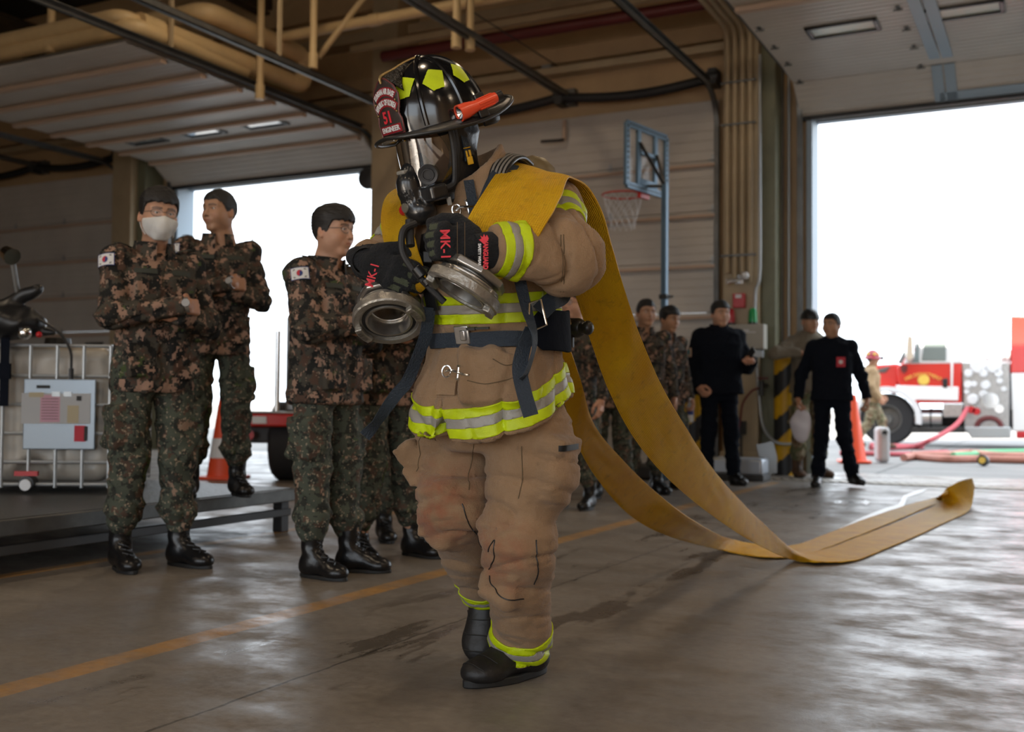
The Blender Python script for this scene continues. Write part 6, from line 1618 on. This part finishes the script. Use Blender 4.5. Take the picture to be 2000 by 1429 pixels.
# regulator
mb = MB(FO); r0 = hd((.142, .0, -.085)); r1 = hd((.140, 0, -.165))
def freg(p):
    q = (p - HC) @ Rh; d = cap(q, (.128, 0, -.055), (.145, 0, -.10), .028, .031); d = smin(d, cap(q, (.145, 0, -.085), (.137, 0, -.155), .033, .036), .012)
    d = smin(d, ell(q, (.132, .012, -.165), (.042, .045, .04)), .008); d = smin(d, cap(q, (.10, 0, -.07), (.06, 0, -.10), .03, .03), .02)
    d = smin(d, rbox(q, (.11, .05, -.125), (.03, .04, .022), .01), .008)
    return d + .0016 * np.cos(q[:, 1] * 900) * (np.abs(q[:, 2] + .122) < .018) * (q[:, 0] > .15)
V2, Q2, N2 = sdf_mesh(freg, hd((.11, 0, -.11)) - .15, hd((.11, 0, -.11)) + .15, .0036); rg = fobj('regulator', V2, Q2, mat('satin_black_plastic', (.012, .013, .015), .3, coat=.3), ff)
mb = MB(FO); mb.lathe([(0, .005), (.013, .004), (.016, 0), (.016, -.01)], hd((.172, -.002, -.147)), Rh @ nrm([1, .0, .1]), 20); mb.build('purge_button', mat('olive_grey_button', (.14, .13, .1), .5), rg)
mb = MB(FO); mb.cyl(hd((.14, -.035, -.155)), hd((.14, -.058, -.155)), .015, n=16); mb.build('red_knob', M_redl, rg); mb = MB(FO); mb.box(hd((.155, 0, -.052)), (.02, .034, .012), Rh); mb.build('latch', M_silv, rg, bevel=.004)
for a in ((.085, .085, -.155),): MB(FO).box(hd(a), (.003, .016, .022), Rh).build('tag', M_silv, rg)
mb = MB(FO); mb.sheet([hd((.0, .088, .03)), hd((.0, .092, -.03)), hd((.005, .092, -.06))], [hd((-.022, .085, .03)), hd((-.022, .09, -.03)), hd((-.017, .09, -.06))], .004)
cs = mb.build('chin_strap', M_strap, ff)
mb = MB(FO); mb.box(hd((-.004, .096, -.040)), (.006, .005, .018), Rh); mb.box(hd((-.016, .096, -.040)), (.006, .005, .018), Rh); mb.box(hd((-.010, .097, -.060)), (.018, .007, .022), Rh); mb.box(hd((-.010, .095, -.024)), (.026, .003, .003), Rh); mb.build('yellow_buckle', mat('yellow_buckle_plastic', (.75, .42, .02), .4), cs, bevel=.003)
loose([(915, 352, 2.98, .2), (920, 380, 2.97, .2), (926, 415, 2.95, .1), (928, 445, 2.93, 0)], .028, 'mask_strap')
# ---- helmet
Rm = Rh; Rh = Rh @ roty(math.radians(4.5)); HB = HC + Rh @ np.array([-.008, 0, .060])
hp = lambda q: HB + np.asarray(q, float) @ Rh.T
A_, B_, H_ = .156, .132, .184
def fdome(p): return ell((p - HB) @ Rh, (0, 0, 0), (A_, B_, H_))
helm = MB(FO)
prof = [(math.cos(t), math.sin(t)) for t in np.linspace(0, PI / 2 - .001, 18)]
NN = 64
def dome(az, c_, s_, k=1.0):
    b = 1 + .012 * math.cos(8 * az + PI) * c_
    return hp((A_ * math.cos(az) * c_ * k * b, B_ * math.sin(az) * c_ * k * b, H_ * s_ * k))
G = [[dome(2 * PI * i / NN, c_, s_) for i in range(NN + 1)] for c_, s_ in prof]
helm.grid(G); hm = helm.build('helmet', M_helm, ff, angle=70)
mb = MB(FO)
for k in range(8):
    az = k * PI / 4; pts = [dome(az, math.cos(t), math.sin(t), 1.0) for t in np.linspace(0.02, PI / 2, 16)]; mb.tube(pts, [.0075] * 12 + [.006, .005], 8, caps=False)
mb.ball(hp((0, 0, H_)), (.016, .016, .01), 16, 8, Rh); mb.build('ridges', M_helm, hm)
mb = MB(FO); rows = []
def brim(az, k):
    f_ = math.cos(az); rear = max(0, -f_) ** 2.2; wd_ = .030 + .008 * abs(math.sin(az)) + .060 * rear
    r0 = np.array([A_ * math.cos(az), B_ * math.sin(az)]); n2 = nrm([math.cos(az) / A_, math.sin(az) / B_]); q = r0 + n2 * wd_ * k
    zz = -.010 * k * k - .012 * abs(math.sin(az)) * k + rear * (.04 * k ** 2.5 - .004) + .012 * max(0, f_) ** 2 * k
    return (q[0], q[1], zz)
for k in (0, .25, .5, .75, 1.0): rows.append([hp(brim(a, k)) for a in np.linspace(0, 2 * PI, 73)])
for k in (1.0, .75, .5, .25, 0): rows.append([hp(np.array(brim(a, k)) - [0, 0, .006]) for a in np.linspace(0, 2 * PI, 73)])
mb.grid(rows); mb.tube([hp(np.array(brim(a, 1.0)) - [0, 0, .003]) for a in np.linspace(0, 2 * PI, 73)], .006, 8, caps=False)
br = mb.build('brim', mat('matte_black_brim', (.012, .012, .012), .42, bump=.1, bscale=60), hm, angle=60)
mb = MB(FO); mb.box(hp((.178, 0, -.008)), (.014, .06, .014), Rh); mb.build('brim_ring', M_chrome, br, bevel=.003)
# lime pentagons
pent = {1: [(-.5, -.1), (-.28, -.5), (.5, -.3), (.4, .5), (-.1, .45)], 2: [(-.5, .3), (-.28, -.45), (.22, -.5), (.5, -.05), (.02, .5)]}
def inpoly(x, y, pl):
    c_ = False; n = len(pl)
    for i in range(n):
        x1, y1 = pl[i]; x2, y2 = pl[(i + 1) % n]
        if (y1 > y) != (y2 > y) and x < (x2 - x1) * (y - y1) / (y2 - y1) + x1: c_ = not c_
    return c_
for az, el in ((22.5, 39), (67.5, 39), (112.5, 39), (157.5, 39), (-22.5, 39), (-67.5, 39)):
    a, e_ = math.radians(az), math.radians(el); c = dome(a, math.cos(e_), math.sin(e_)); n = Rh @ nrm([math.cos(a) * math.cos(e_) / A_, math.sin(a) * math.cos(e_) / B_, math.sin(e_) / H_])
    mb = MB(FO); decal(fdome, c, n, Rh[:, 2], .070, .068, 48, 48, lambda u, v: 0 if inpoly(-u * math.copysign(1, az), v, pent[2]) else None, mb, .0035); mb.build('lime_sticker', M_lime, hm)
# front piece
def sh(a, b, c=0.0): # a across (to his left), b up, c out
    lean_ = .05; return hp((A_ + .004 - .10 * a * a / .06 - lean_ * (b / .15) ** 2 * .35 + c + .0 * b, a, b + .004))
out = [(-.052, 0), (.052, 0), (.054, .035), (.047, .052), (.056, .078), (.058, .10), (.045, .125), (.018, .145), (0, .152), (-.018, .145), (-.045, .125), (-.058, .10), (-.056, .078), (-.047, .052), (-.054, .035)]
mb = MB(FO); us = np.linspace(-.058, .058, 30); vs = np.linspace(0, .152, 34)
def shb(u, v): return inpoly(u, v, out)
b0 = len(mb.V); mb.V.extend([sh(u, v) - FO for u in us for v in vs]); 
for i in range(29):
    for j in range(33):
        if shb((us[i] + us[i + 1]) / 2, (vs[j] + vs[j + 1]) / 2 + .0001): mb.F.append([b0 + i * 34 + j, b0 + i * 34 + j + 1, b0 + (i + 1) * 34 + j + 1, b0 + (i + 1) * 34 + j]); mb.M.append(0)
shield = mb.build('front_shield', M_leath, hm, solid=.004)
mb = MB(FO); rim = [sh(u, v, .001) for u, v in out + out[:1]]; mb.tube(rim, .0025, 6); mb.build('shield_rim', M_redp, shield)
M_shred = mat('shield_red_leather', (.3, .01, .02), .45)
mb = MB(FO)
def arcband(c0, r0, r1, a0, a1, n=18): mb.grid([[sh(r * math.sin(a), c0 + r * math.cos(a), .003) for a in np.linspace(a0, a1, n)] for r in (r0, r1)])
arcband(.049, .056, .079, -.74, .74); arcband(.024, .052, .075, -.80, .80)
mb.grid([[sh(u, v, .003) for u in np.linspace(-.046, .046, 12)] for v in (.004, .027)])
mb.build('red_panels', M_shred, shield)
mb = MB(FO)
def arctext(s, size, c0, r, ws): lettering(mb, s, size, None, (1, 0, 0), (0, 1, 0), .0007, ws, .0006, lambda a, b, c_: sh((r + b) * math.sin(a / r), c0 + (r + b) * math.cos(a / r), .0045 + c_))
arctext('KUNSAN AIR BASE', .0205, .049, .0675, .56); arctext('REPUBLIC OF KOREA', .0205, .024, .0635, .50)
lettering(mb, 'ENGINEER', .019, None, (1, 0, 0), (0, 1, 0), .0006, .9, .0006, lambda a, b, c_: sh(a, .0155 + b, .0045 + c_))
mb.build('white_lettering', M_logow, shield)
mb = MB(FO); lettering(mb, '51', .044, None, (1, 0, 0), (0, 1, 0), .0012, .95, .0008, lambda a, b, c_: sh(a, .047 + b, .004 + c_)); mb.build('red_number', M_logo, shield)
mb = MB(FO)
for a, b in ((.046, .088), (.044, .058), (-.046, .088), (-.044, .058)): mb.ball(sh(a, b, .004), .0035, 8, 6)
mb.build('brass_studs', M_brass, shield)
mb = MB(FO); tipp = sh(0, .150, .0); a0 = hp((.0, 0, H_ + .004)); pts = [a0, a0 * .66 + tipp * .34 + Rh[:, 2] * .006, a0 * .33 + tipp * .67 + Rh[:, 2] * .006, tipp + Rh @ np.array([.002, 0, .006]), tipp + Rh @ np.array([.008, 0, -.012])]
mb.tube(pts, [.005, .004, .004, .005, .003], 8, smooth=5); cb_ = spline(np.array(pts[:4]), 4)
mb.build('shield_holder', M_brass, hm)
mb = MB(FO); n_c = len(cb_); G = []
for i, q in enumerate(cb_):
    t = i / (n_c - 1); e1 = dome(.62 * t, math.cos(PI / 2 - 1.0 * t), math.sin(PI / 2 - 1.0 * t), .99); e2 = dome(-.62 * t, math.cos(PI / 2 - 1.0 * t), math.sin(PI / 2 - 1.0 * t), .99); e1 = e1 * (1 - t * .45) + sh(.045, .115) * t * .45; e2 = e2 * (1 - t * .45) + sh(-.045, .115) * t * .45
    G.append([e1, e1 * .5 + q * .5 + Rh[:, 2] * .004 * t, q, e2 * .5 + q * .5 + Rh[:, 2] * .004 * t, e2])
mb.grid(G); mb.build('comb', mat('wrinkled_black_leather', (.012, .01, .008), .3, bump=.9, bscale=110), hm, solid=.003)
# flashlight on the brim
fa, fb_ = P(896, 222, 2.90), P(968, 190, 2.95); ax = nrm(fa - fb_); L_ = np.linalg.norm(fa - fb_); fl = MB(FO)
fl.lathe([(0, -.002), (.014, -.002), (.016, .01), (.016, L_ * .55), (.022, L_ * .8), (.0235, L_), (.0195, L_), (.018, L_ - .012), (0, L_ - .014)], fb_, ax, 28)
for k in range(6):
    a = k * PI / 3; u = nrm(np.cross(ax, [0, 0, 1])); v = np.cross(ax, u); q = u * math.cos(a) + v * math.sin(a); fl.box(fb_ + ax * L_ * .3 + q * .016, (L_ * .4, .005, .004), np.stack([ax, np.cross(q, ax), q], 1))
flo = fl.build('flashlight', M_orange, hm, bevel=0)
fl = MB(FO); fl.lathe([(0, 0), (.006, .001), (.0175, .01)], fa - ax * .014, ax, 24); fl.build('lens', M_chrome, flo); fl = MB(FO); fl.cyl(fb_ - ax * .018, fb_, .015, n=14); fl.build('tail_cap', M_black, flo)
fl = MB(FO); fl.box((fa + fb_) / 2 + CU * .022 - ax * .005, (.03, .012, .02), frame(ax)); fl.box((fa + fb_) / 2 - CU * .028 - ax * .02, (.03, .014, .022), frame(ax)); fl.build('light_clamp', M_black, flo, bevel=.003)
mb = MB(FO); gg_ = [hd((.06 * math.cos(t) - .10, .10 * math.sin(t) + .02, .03)) for t in np.linspace(1.2, 3.4, 12)]; mb.tube(gg_, .014, 8); mb.build('goggle_strap', M_black, hm)
# ---- gloves
def glove(w0, x, z, mirror, kw, fore, key, tlen=.075):
    f = hand_f(**kw); k = 'g' + key; V, Q, N = sdf_mesh(f, (-.08, -.11, -.16), (.24, .14, .08), .0036)
    V = V + N * (.0012 * wn(V, .02, 3) + .0012 * ridge(V, .025, 5))[:, None]
    x = nrm(x); z = nrm(z - x * np.dot(z, x)); y = np.cross(z, x); R = np.stack([x, y, z], 1); sgn = -1.0 if mirror else 1.0
    L = V.copy(); mi = np.zeros(len(Q), int); cen = V[Q].mean(1); nz = N[Q].mean(1)
    for i, pts in enumerate(f.ch):
        pts = [q * kw.get('sc', 1) for q in pts]
        for j, (a, b) in enumerate(zip(pts[:-1], pts[1:])):
            ab = b - a; t = ((cen - a) @ ab) / (ab @ ab); dd = cap(cen, a, b, .0); dorsal = np.cross([0, 1, 0], ab / np.linalg.norm(ab))
            lat = np.abs((cen - a)[:, 1] - t * ab[1]); dn = nz @ np.array([-dorsal[0], 0, -dorsal[2]]) * -1
            tmax = (1.0, 1.0, .25)[j]; tmin = (.15, 0, 0)[j]
            mi[(dd < .018) & (t > tmin) & (t < tmax) & (lat < .0085) & (np.abs(dn) > .5) & (nz[:, 2] > -.3 + (-.5 if j else 0))] = 1
    if mirror: L[:, 1] *= -1; Q = Q[:, ::-1]
    g = fobj('glove', place(L, R, w0), Q, [M_glove, M_ggreen], ff, mi=mi)
    fs = lambda p: f(((p - w0) @ R) * [1, sgn, 1])
    u = nrm(fore); mb = MB(FO)
    rr = .046; mb.lathe([(rr * .8, .02), (rr * .9, .0), (rr, -.02), (rr * 1.03, -.04), (rr * 1.22, -.048), (rr * 1.25, -tlen - .01), (rr * 1.15, -tlen - .012), (rr * 1.05, -.04)], w0, u, 36)
    mb.build('glove_cuff', M_glove, g, angle=50)
    return g, fs, R
def letter_on(f, mb, s, size, o, u, v, ws=1.0, off=.001, bold=.0004):
    Vt, Ft = text_mesh(s, size, .0004, bold); n = np.cross(u, v); p = o + Vt[:, :1] * ws * u + Vt[:, 1:2] * v; p = project(f, p, -n, off, .06, 40) + Vt[:, 2:3] * n; mb.add(list(p), Ft)
Rh = Rm
gl, fsl, Rl = glove(WL, P(852, 466, 2.72) - WL, imv(0, .15, 1), True, dict(curl=(1.0, 1.05, 1.1, 1.1), thumb=.55, sp=0.0, sc=1.1, fat=1.45), WL - EL, 'L')
mb = MB(FO); letter_on(fsl, mb, 'MK-1', .034, P(866, 472, 2.60), nrm(-CU + CR * .04), nrm(CR + CU * .04), 1.0); mb.m = 0
mb.build('red_lettering', M_logo, gl)
cuff = lambda p: smin(cap(p, WL - nrm(WL - EL) * .07, WL + nrm(WL - EL) * .03, .055, .044), fsl(p), .01)
mb = MB(FO); letter_on(cuff, mb, 'VANGUARD', .0165, P(947, 492, 2.60), -CU, CR, .8, .0025, .0007); q = P(944, 462, 2.6); pl = [(-.006, -.006), (.0, -.012), (.007, -.006), (.012, .003), (.007, .012), (.004, .006), (0, .014), (-.003, .006), (-.009, .01), (-.006, .002), (-.013, .0)]
pp = project(cuff, np.array([q + CR * a + CU * b for a, b in pl]), _F, .0025, .06, 40); mb.add(list(pp), [tuple(range(len(pl)))]); mb.build('red_logo', M_logo, gl)
mb = MB(FO); letter_on(cuff, mb, 'SAFETY WEAR', .0095, P(935, 492, 2.60), -CU, CR, .9, .0025, .0004); mb.build('white_lettering', M_logow, gl)
for x_ in (888, 903):
    pts = spline(np.array([P(x_ + 2, y, 2.62) for y in (425, 450, 480, 510)]), 5); pts = project(fsl, pts, _F, .0006, .08, 40); mb = MB(FO); mb.tube(pts, .0009, 5); mb.build('stitching', M_stitch, gl)
gr, fsr, Rr_ = glove(WR, imv(.80, -.36, .46), imv(-.36, .12, .92), False, dict(curl=(.42, .46, .50, .56), thumb=.35, sp=.03, sc=1.16, fat=1.45), WR - ER, 'R')
mb = MB(FO); o_ = P(722, 533, 2.9); letter_on(fsr, mb, 'MK-1', .034, o_, nrm(CU + CR * .28), nrm(-CR + CU * .28), .9); mb.build('red_lettering', M_logo, gr)
# ---- couplings
def storz(name, c, n, m1, hs=1.0, roll=0.0, parent=None):
    "c: centre of the open face, n: outward direction"
    n = nrm(n); e = parent; u = nrm(np.cross(n, [0, 0, 1])); v = np.cross(n, u); u, v = u * math.cos(roll) + v * math.sin(roll), v * math.cos(roll) - u * math.sin(roll)
    off = np.asarray(HO); mb = MB(off)
    mb.lathe([(.077, -.006), (.083, -.006), (.083, 0), (.099, .0), (.103, -.004), (.103, -.026), (.098, -.030), (.088, -.032), (.086, -.055 * hs), (.075, -.055 * hs), (.073, -.02)], c, n, 56, close=True)
    k = mb.build('coupling_ring', m1, e, angle=30)
    mb = MB(off); mb.lathe([(.060, -.003), (.066, -.003), (.068, -.008), (.068, -.06 * hs), (.062, -.07 * hs), (.058, -.07 * hs), (.058, -.06 * hs)], c, n, 48, close=True); mb.build('inner_seat', M_cast2, k)
    mb = MB(off); mb.lathe([(.067, -.007), (.076, -.009), (.076, -.012), (.067, -.012)], c, n, 48, close=True); mb.build('rubber_gasket', M_rubber, k)
    for s in (0, PI):
        mb = MB(off)
        for t in np.linspace(-.22, .22, 5):
            a = s + t; q = u * math.cos(a) + v * math.sin(a); mb.box(c + q * .088 + n * .006, (.022, .024, .016), np.stack([q, np.cross(n, q), n], 1))
        mb.build('claw', m1, k, bevel=.003)
    mb = MB(off); mb.lathe([(a_, b_ * hs) for a_, b_ in ((.05, -.055), (.084, -.055), (.086, -.058), (.086, -.064), (.062, -.075), (.062, -.12), (.05, -.12))], c, n, 48, close=True)
    mb.lathe([(a_, b_ * hs) for a_, b_ in ((.060, -.078), (.088, -.080), (.092, -.086), (.092, -.106), (.086, -.112), (.060, -.114))], c, n, 8, close=True); mb.build('clamp_collar', M_cast2, k, bevel=.004)
    for s in range(4):
        a = s * PI / 2 + .5; q = u * math.cos(a) + v * math.sin(a); mb = MB(off); mb.box(c + q * .088 - n * .045 * hs, (.014, .02, .02), np.stack([q, np.cross(n, q), n], 1)); mb.build('lug', M_cast2, k, bevel=.003)
    return k
# ---- the hose, one continuous flat band
HO = onz(1600, 1092, 0)
def hose_material():
    t = NT('yellow_rubber_hose'); uv = t.n('UVMap'); s = t.n('SeparateXYZ', i_Vector=uv); tc = t.n('TexCoord')
    n1 = t.n('TexNoise', i_Vector=tc.outputs['Object'], i_Scale=7, i_Detail=6); n2 = t.n('TexNoise', i_Vector=tc.outputs['Object'], i_Scale=26, i_Detail=6, i_Roughness=.7)
    c = t.ramp(n1, [(.3, (.72, .37, .006)), (.7, (.85, .5, .01))]); c = t.mix(t.math('MULTIPLY', t.ramp(n2, [(.55, (0, 0, 0)), (.75, (1, 1, 1))]), .5), c, (.3, .16, .02))
    t.l(c, t.b.inputs['Base Color']); t.b.inputs['Roughness'].default_value = .55; t.b.inputs['Specular IOR Level'].default_value = .35
    a = t.math('SINE', t.math('MULTIPLY', s.outputs[0], 2 * PI * 34)); b = t.math('SINE', t.math('ADD', t.math('MULTIPLY', s.outputs[1], 2 * PI * 130), t.math('MULTIPLY', a, 1.2)))
    h = t.math('MULTIPLY', t.math('ADD', a, 1), t.math('ADD', t.math('MULTIPLY', b, .35), 1)); bp = t.n('Bump', i_Strength=.9, i_Distance=.0018, i_Height=h); t.l(bp, t.b.inputs['Normal'])
    return t.m
M_hose = hose_material()
def ribbon(name, A, B, th, m, parent, off, nx=12, k=8):
    A = spline(A, k); B = spline(B, k); n = len(A); T = np.gradient((A + B) / 2, axis=0); W = B - A; L = np.concatenate([[0], np.cumsum(np.linalg.norm(np.diff((A + B) / 2, axis=0), axis=1))])
    Nn = np.cross(T, W); Nn /= np.linalg.norm(Nn, axis=1)[:, None] + 1e-9
    us = np.linspace(0, 1, nx + 1); rows = []
    prof = [(u, 1) for u in us] + [(u, -1) for u in us[::-1]]
    V = []; 
    for i in range(n):
        for u, s in prof:
            e_ = min(u, 1 - u) * np.linalg.norm(W[i]); hh = th / 2 * (1.0 if e_ > .004 else .55); hump = .0012 * math.sin(L[i] * 40 + 3 * math.sin(u * 5 + L[i] * 9))
            V.append(A[i] + W[i] * u + Nn[i] * (s * hh + hump))
    m_ = len(prof); F = []; 
    for i in range(n - 1):
        for j in range(m_): F.append((i * m_ + j, (i + 1) * m_ + j, (i + 1) * m_ + (j + 1) % m_, i * m_ + (j + 1) % m_))
    F.append(tuple(range(m_))); F.append(tuple(range(n * m_ - 1, (n - 1) * m_ - 1, -1)))
    o = mesh_obj(name, np.array(V) - off, F, m, parent, True, 50); uvl = o.data.uv_layers.new(name='UVMap')
    dat = np.zeros((len(o.data.loops), 2)); vi = np.zeros(len(o.data.loops), np.int32); o.data.loops.foreach_get('vertex_index', vi)
    dat[:, 0] = np.array([p_[0] for p_ in prof])[vi % m_]; dat[:, 1] = L[vi // m_]; uvl.data.foreach_set('uv', dat.astype(np.float32).ravel()); return o
cR = P(760, 630, 3.02); nR = imv(.06, -.80, .58); cL = P(901, 576, 2.76); nL = imv(-.50, -.84, .16)
st = []  # (A px,py,d, B px,py,d) pairs from the right hand coupling round to the left hand coupling
sR = cR - nR * .085; uR = nrm(np.cross(nR, -_F))
def pair(a, b): st.append((np.asarray(a, float), np.asarray(b, float)))
pair(sR - CR * .055, sR + CR * .055)
pair(P(770, 560, 3.0), P(832, 560, 2.98)); pair(P(762, 510, 3.04), P(826, 520, 2.98)); pair(P(748, 460, 3.08), P(812, 475, 2.98)); pair(P(745, 415, 3.13), P(806, 440, 3.0)); pair(P(758, 380, 3.22), P(826, 400, 3.06)); pair(P(796, 362, 3.34), P(862, 372, 3.16)); pair(P(850, 352, 3.45), P(905, 356, 3.32))
pair(P(905, 370, 3.55), P(945, 372, 3.46)); pair(P(960, 430, 3.60), P(1010, 430, 3.56)); pair(P(1010, 560, 3.62), P(1070, 550, 3.58)); pair(P(1065, 690, 3.62), P(1110, 670, 3.60)); pair(P(1100, 780, 3.72), P(1135, 745, 3.68)); pair(P(1128, 868, 3.9), P(1160, 828, 3.88)); pair(P(1170, 940, 4.15), P(1212, 893, 4.12)); pair(P(1228, 1004, 4.45), P(1278, 958, 4.45)); pair(P(1300, 1044, 4.85), P(1348, 1012, 4.85))
pair(onz(1400, 1072, .03), onz(1420, 1050, .07)); pair(onz(1500, 1088, .012), onz(1505, 1066, .02)); pair(onz(1575, 1082, .008), onz(1560, 1062, .008)); pair(onz(1655, 1054, .008), onz(1620, 1040, .008)); pair(onz(1740, 1020, .008), onz(1700, 1010, .008)); pair(onz(1812, 990, .01), onz(1775, 985, .01))
# the fold standing up at the far end
b_ = onz(1838, 978, .01)
pair(onz(1850, 978, .012), onz(1826, 972, .02)); pair(onz(1885, 965, .05), onz(1838, 966, .13)); pair(P(1900, 962, 8.9), P(1868, 942, 8.95)); pair(P(1903, 952, 8.75), P(1898, 934, 8.7)); pair(P(1898, 985, 8.55), P(1850, 952, 8.5)); pair(onz(1888, 1000, .012), onz(1838, 978, .05))
pair(onz(1850, 1018, .008), onz(1808, 996, .008)); pair(onz(1790, 1046, .008), onz(1745, 1022, .008)); pair(onz(1725, 1073, .008), onz(1672, 1050, .008)); pair(onz(1668, 1094, .01), onz(1612, 1072, .01)); pair(onz(1598, 1097, .02), onz(1556, 1077, .035))
pair(P(1548, 1093, 5.55), P(1510, 1040, 5.35)); pair(P(1470, 1058, 5.0), P(1450, 982, 4.85)); pair(P(1385, 1002, 4.55), P(1392, 915, 4.4)); pair(P(1305, 935, 4.15), P(1340, 835, 4.0)); pair(P(1240, 858, 3.85), P(1292, 752, 3.72)); pair(P(1190, 765, 3.6), P(1252, 660, 3.5)); pair(P(1155, 670, 3.45), P(1222, 572, 3.34)); pair(P(1125, 580, 3.36), P(1198, 490, 3.24)); pair(P(1095, 490, 3.32), P(1178, 420, 3.16)); pair(P(1060, 405, 3.30), P(1150, 368, 3.08)); pair(P(1032, 345, 3.24), P(1122, 348, 2.98))
pair(P(1005, 318, 3.14), P(1108, 350, 2.9)); pair(P(975, 335, 3.0), P(1098, 378, 2.83)); pair(P(945, 375, 2.90), P(1082, 410, 2.78)); pair(P(915, 425, 2.83), P(1060, 448, 2.745)); pair(P(905, 460, 2.80), P(1035, 490, 2.76)); pair(P(912, 500, 2.79), P(1000, 530, 2.77))
sL = cL - nL * .07; pair(sL - imv(.86, -.5, 0) * .055, sL + imv(.86, -.5, 0) * .055)
he = empty('fire_hose', HO, 0, 'flat yellow hose over both shoulders of the firefighter, trailing to a fold on the floor', 'hose')
ribbon('hose_band', [a for a, b in st], [b for a, b in st], .008, M_hose, he, HO)
storz('c', cR, nR, M_cast, .85, parent=he, roll=.6); storz('c', cL, nL, M_cast, .68, parent=he, roll=2.0)
# ------------------------------------------------------------------ light and camera
S = bpy.context.scene
wd = bpy.data.worlds.new('World'); S.world = wd; wd.use_nodes = True
bg = wd.node_tree.nodes['Background']; bg.inputs[0].default_value = (.84, .92, 1.0, 1); bg.inputs[1].default_value = 3.7
sl = bpy.data.lights.new('sun', 'SUN'); sl.energy = 30.0; sl.angle = .009; sl.color = (1.0, .88, .74)
so = bpy.data.objects.new('sun', sl); C.objects.link(so)
d = Vector((.28, 1.0, -.62)).normalized(); so.rotation_euler = d.to_track_quat('-Z', 'Y').to_euler()
for i, (x0, x1) in enumerate([(COLS[k][1], COLS[k + 1][0]) for k in range(5)]):
    for y, rx in ((YN, 'n'), (YW, 'f')):
        if (y == YW and i in (0, 2)) or (y == YN and i in (0, 1)): continue
        al = bpy.data.lights.new('doorway_portal', 'AREA'); al.shape = 'RECTANGLE'; al.size = x1 - x0; al.size_y = ZO; al.cycles.is_portal = True
        ao = bpy.data.objects.new('doorway_portal', al); C.objects.link(ao); ao.location = ((x0 + x1) / 2, y, ZO / 2)
        ao.rotation_euler = Vector((0, 1 if y == YN else -1, 0)).to_track_quat('-Z', 'Z').to_euler()
k_ = 0
for x in (-11.5, -6.8, -2.2, 2.4, 6.4):
    for y, nm in ((-3.5, 'rear'), (2.2, 'middle'), (8.2, 'front')):
        if x < -10 and y > 0: continue
        e = empty('high_bay_lamp', (x, y, 6.3), 0, 'round high bay lamp hanging in the %s row under the roof' % nm, 'ceiling lamp', 'high bay lamps, %s row' % nm)
        MB((x, y, 6.3)).lathe([(.30, .0), (.27, .12), (.12, .28), (.08, .42), (0, .42)], (x, y, 6.3), (0, 0, 1), 28).build('lamp_shade', M_steel, e, solid=.004)
        MB((x, y, 6.3)).cyl((x, y, 6.7), (x, y, 7.3), .015, n=8).build('hanger', M_dark, e)
        al = bpy.data.lights.new('high_bay_light', 'AREA'); al.shape = 'DISK'; al.size = .5; al.energy = 38; al.color = (1.0, .78, .54)
        ao = bpy.data.objects.new('high_bay_light', al); C.objects.link(ao); ao.parent = e; ao.location = (0, 0, .05)
cd = bpy.data.cameras.new('camera'); co = bpy.data.objects.new('camera', cd); C.objects.link(co); S.camera = co
cd.sensor_width = 36; cd.lens = 36 * FPX / 2000; cd.clip_start = .05; cd.clip_end = 500
co.matrix_world = Matrix(((CR[0], CU[0], -_F[0], CO[0]), (CR[1], CU[1], -_F[1], CO[1]), (CR[2], CU[2], -_F[2], CO[2]), (0, 0, 0, 1)))
cd.dof.use_dof = True; cd.dof.focus_distance = 3.05; cd.dof.aperture_fstop = 3.2
S.view_settings.view_transform = 'Standard'; S.view_settings.look = 'None'; S.view_settings.gamma = 1; S.view_settings.use_curve_mapping = False
S.view_settings.exposure = 0.1
S.cycles.max_bounces = 8; S.cycles.diffuse_bounces = 5; S.cycles.glossy_bounces = 4; S.cycles.transmission_bounces = 6; S.cycles.transparent_max_bounces = 12
S.cycles.sample_clamp_indirect = 8; S.cycles.use_denoising = True; S.cycles.caustics_reflective = False; S.cycles.caustics_refractive = False
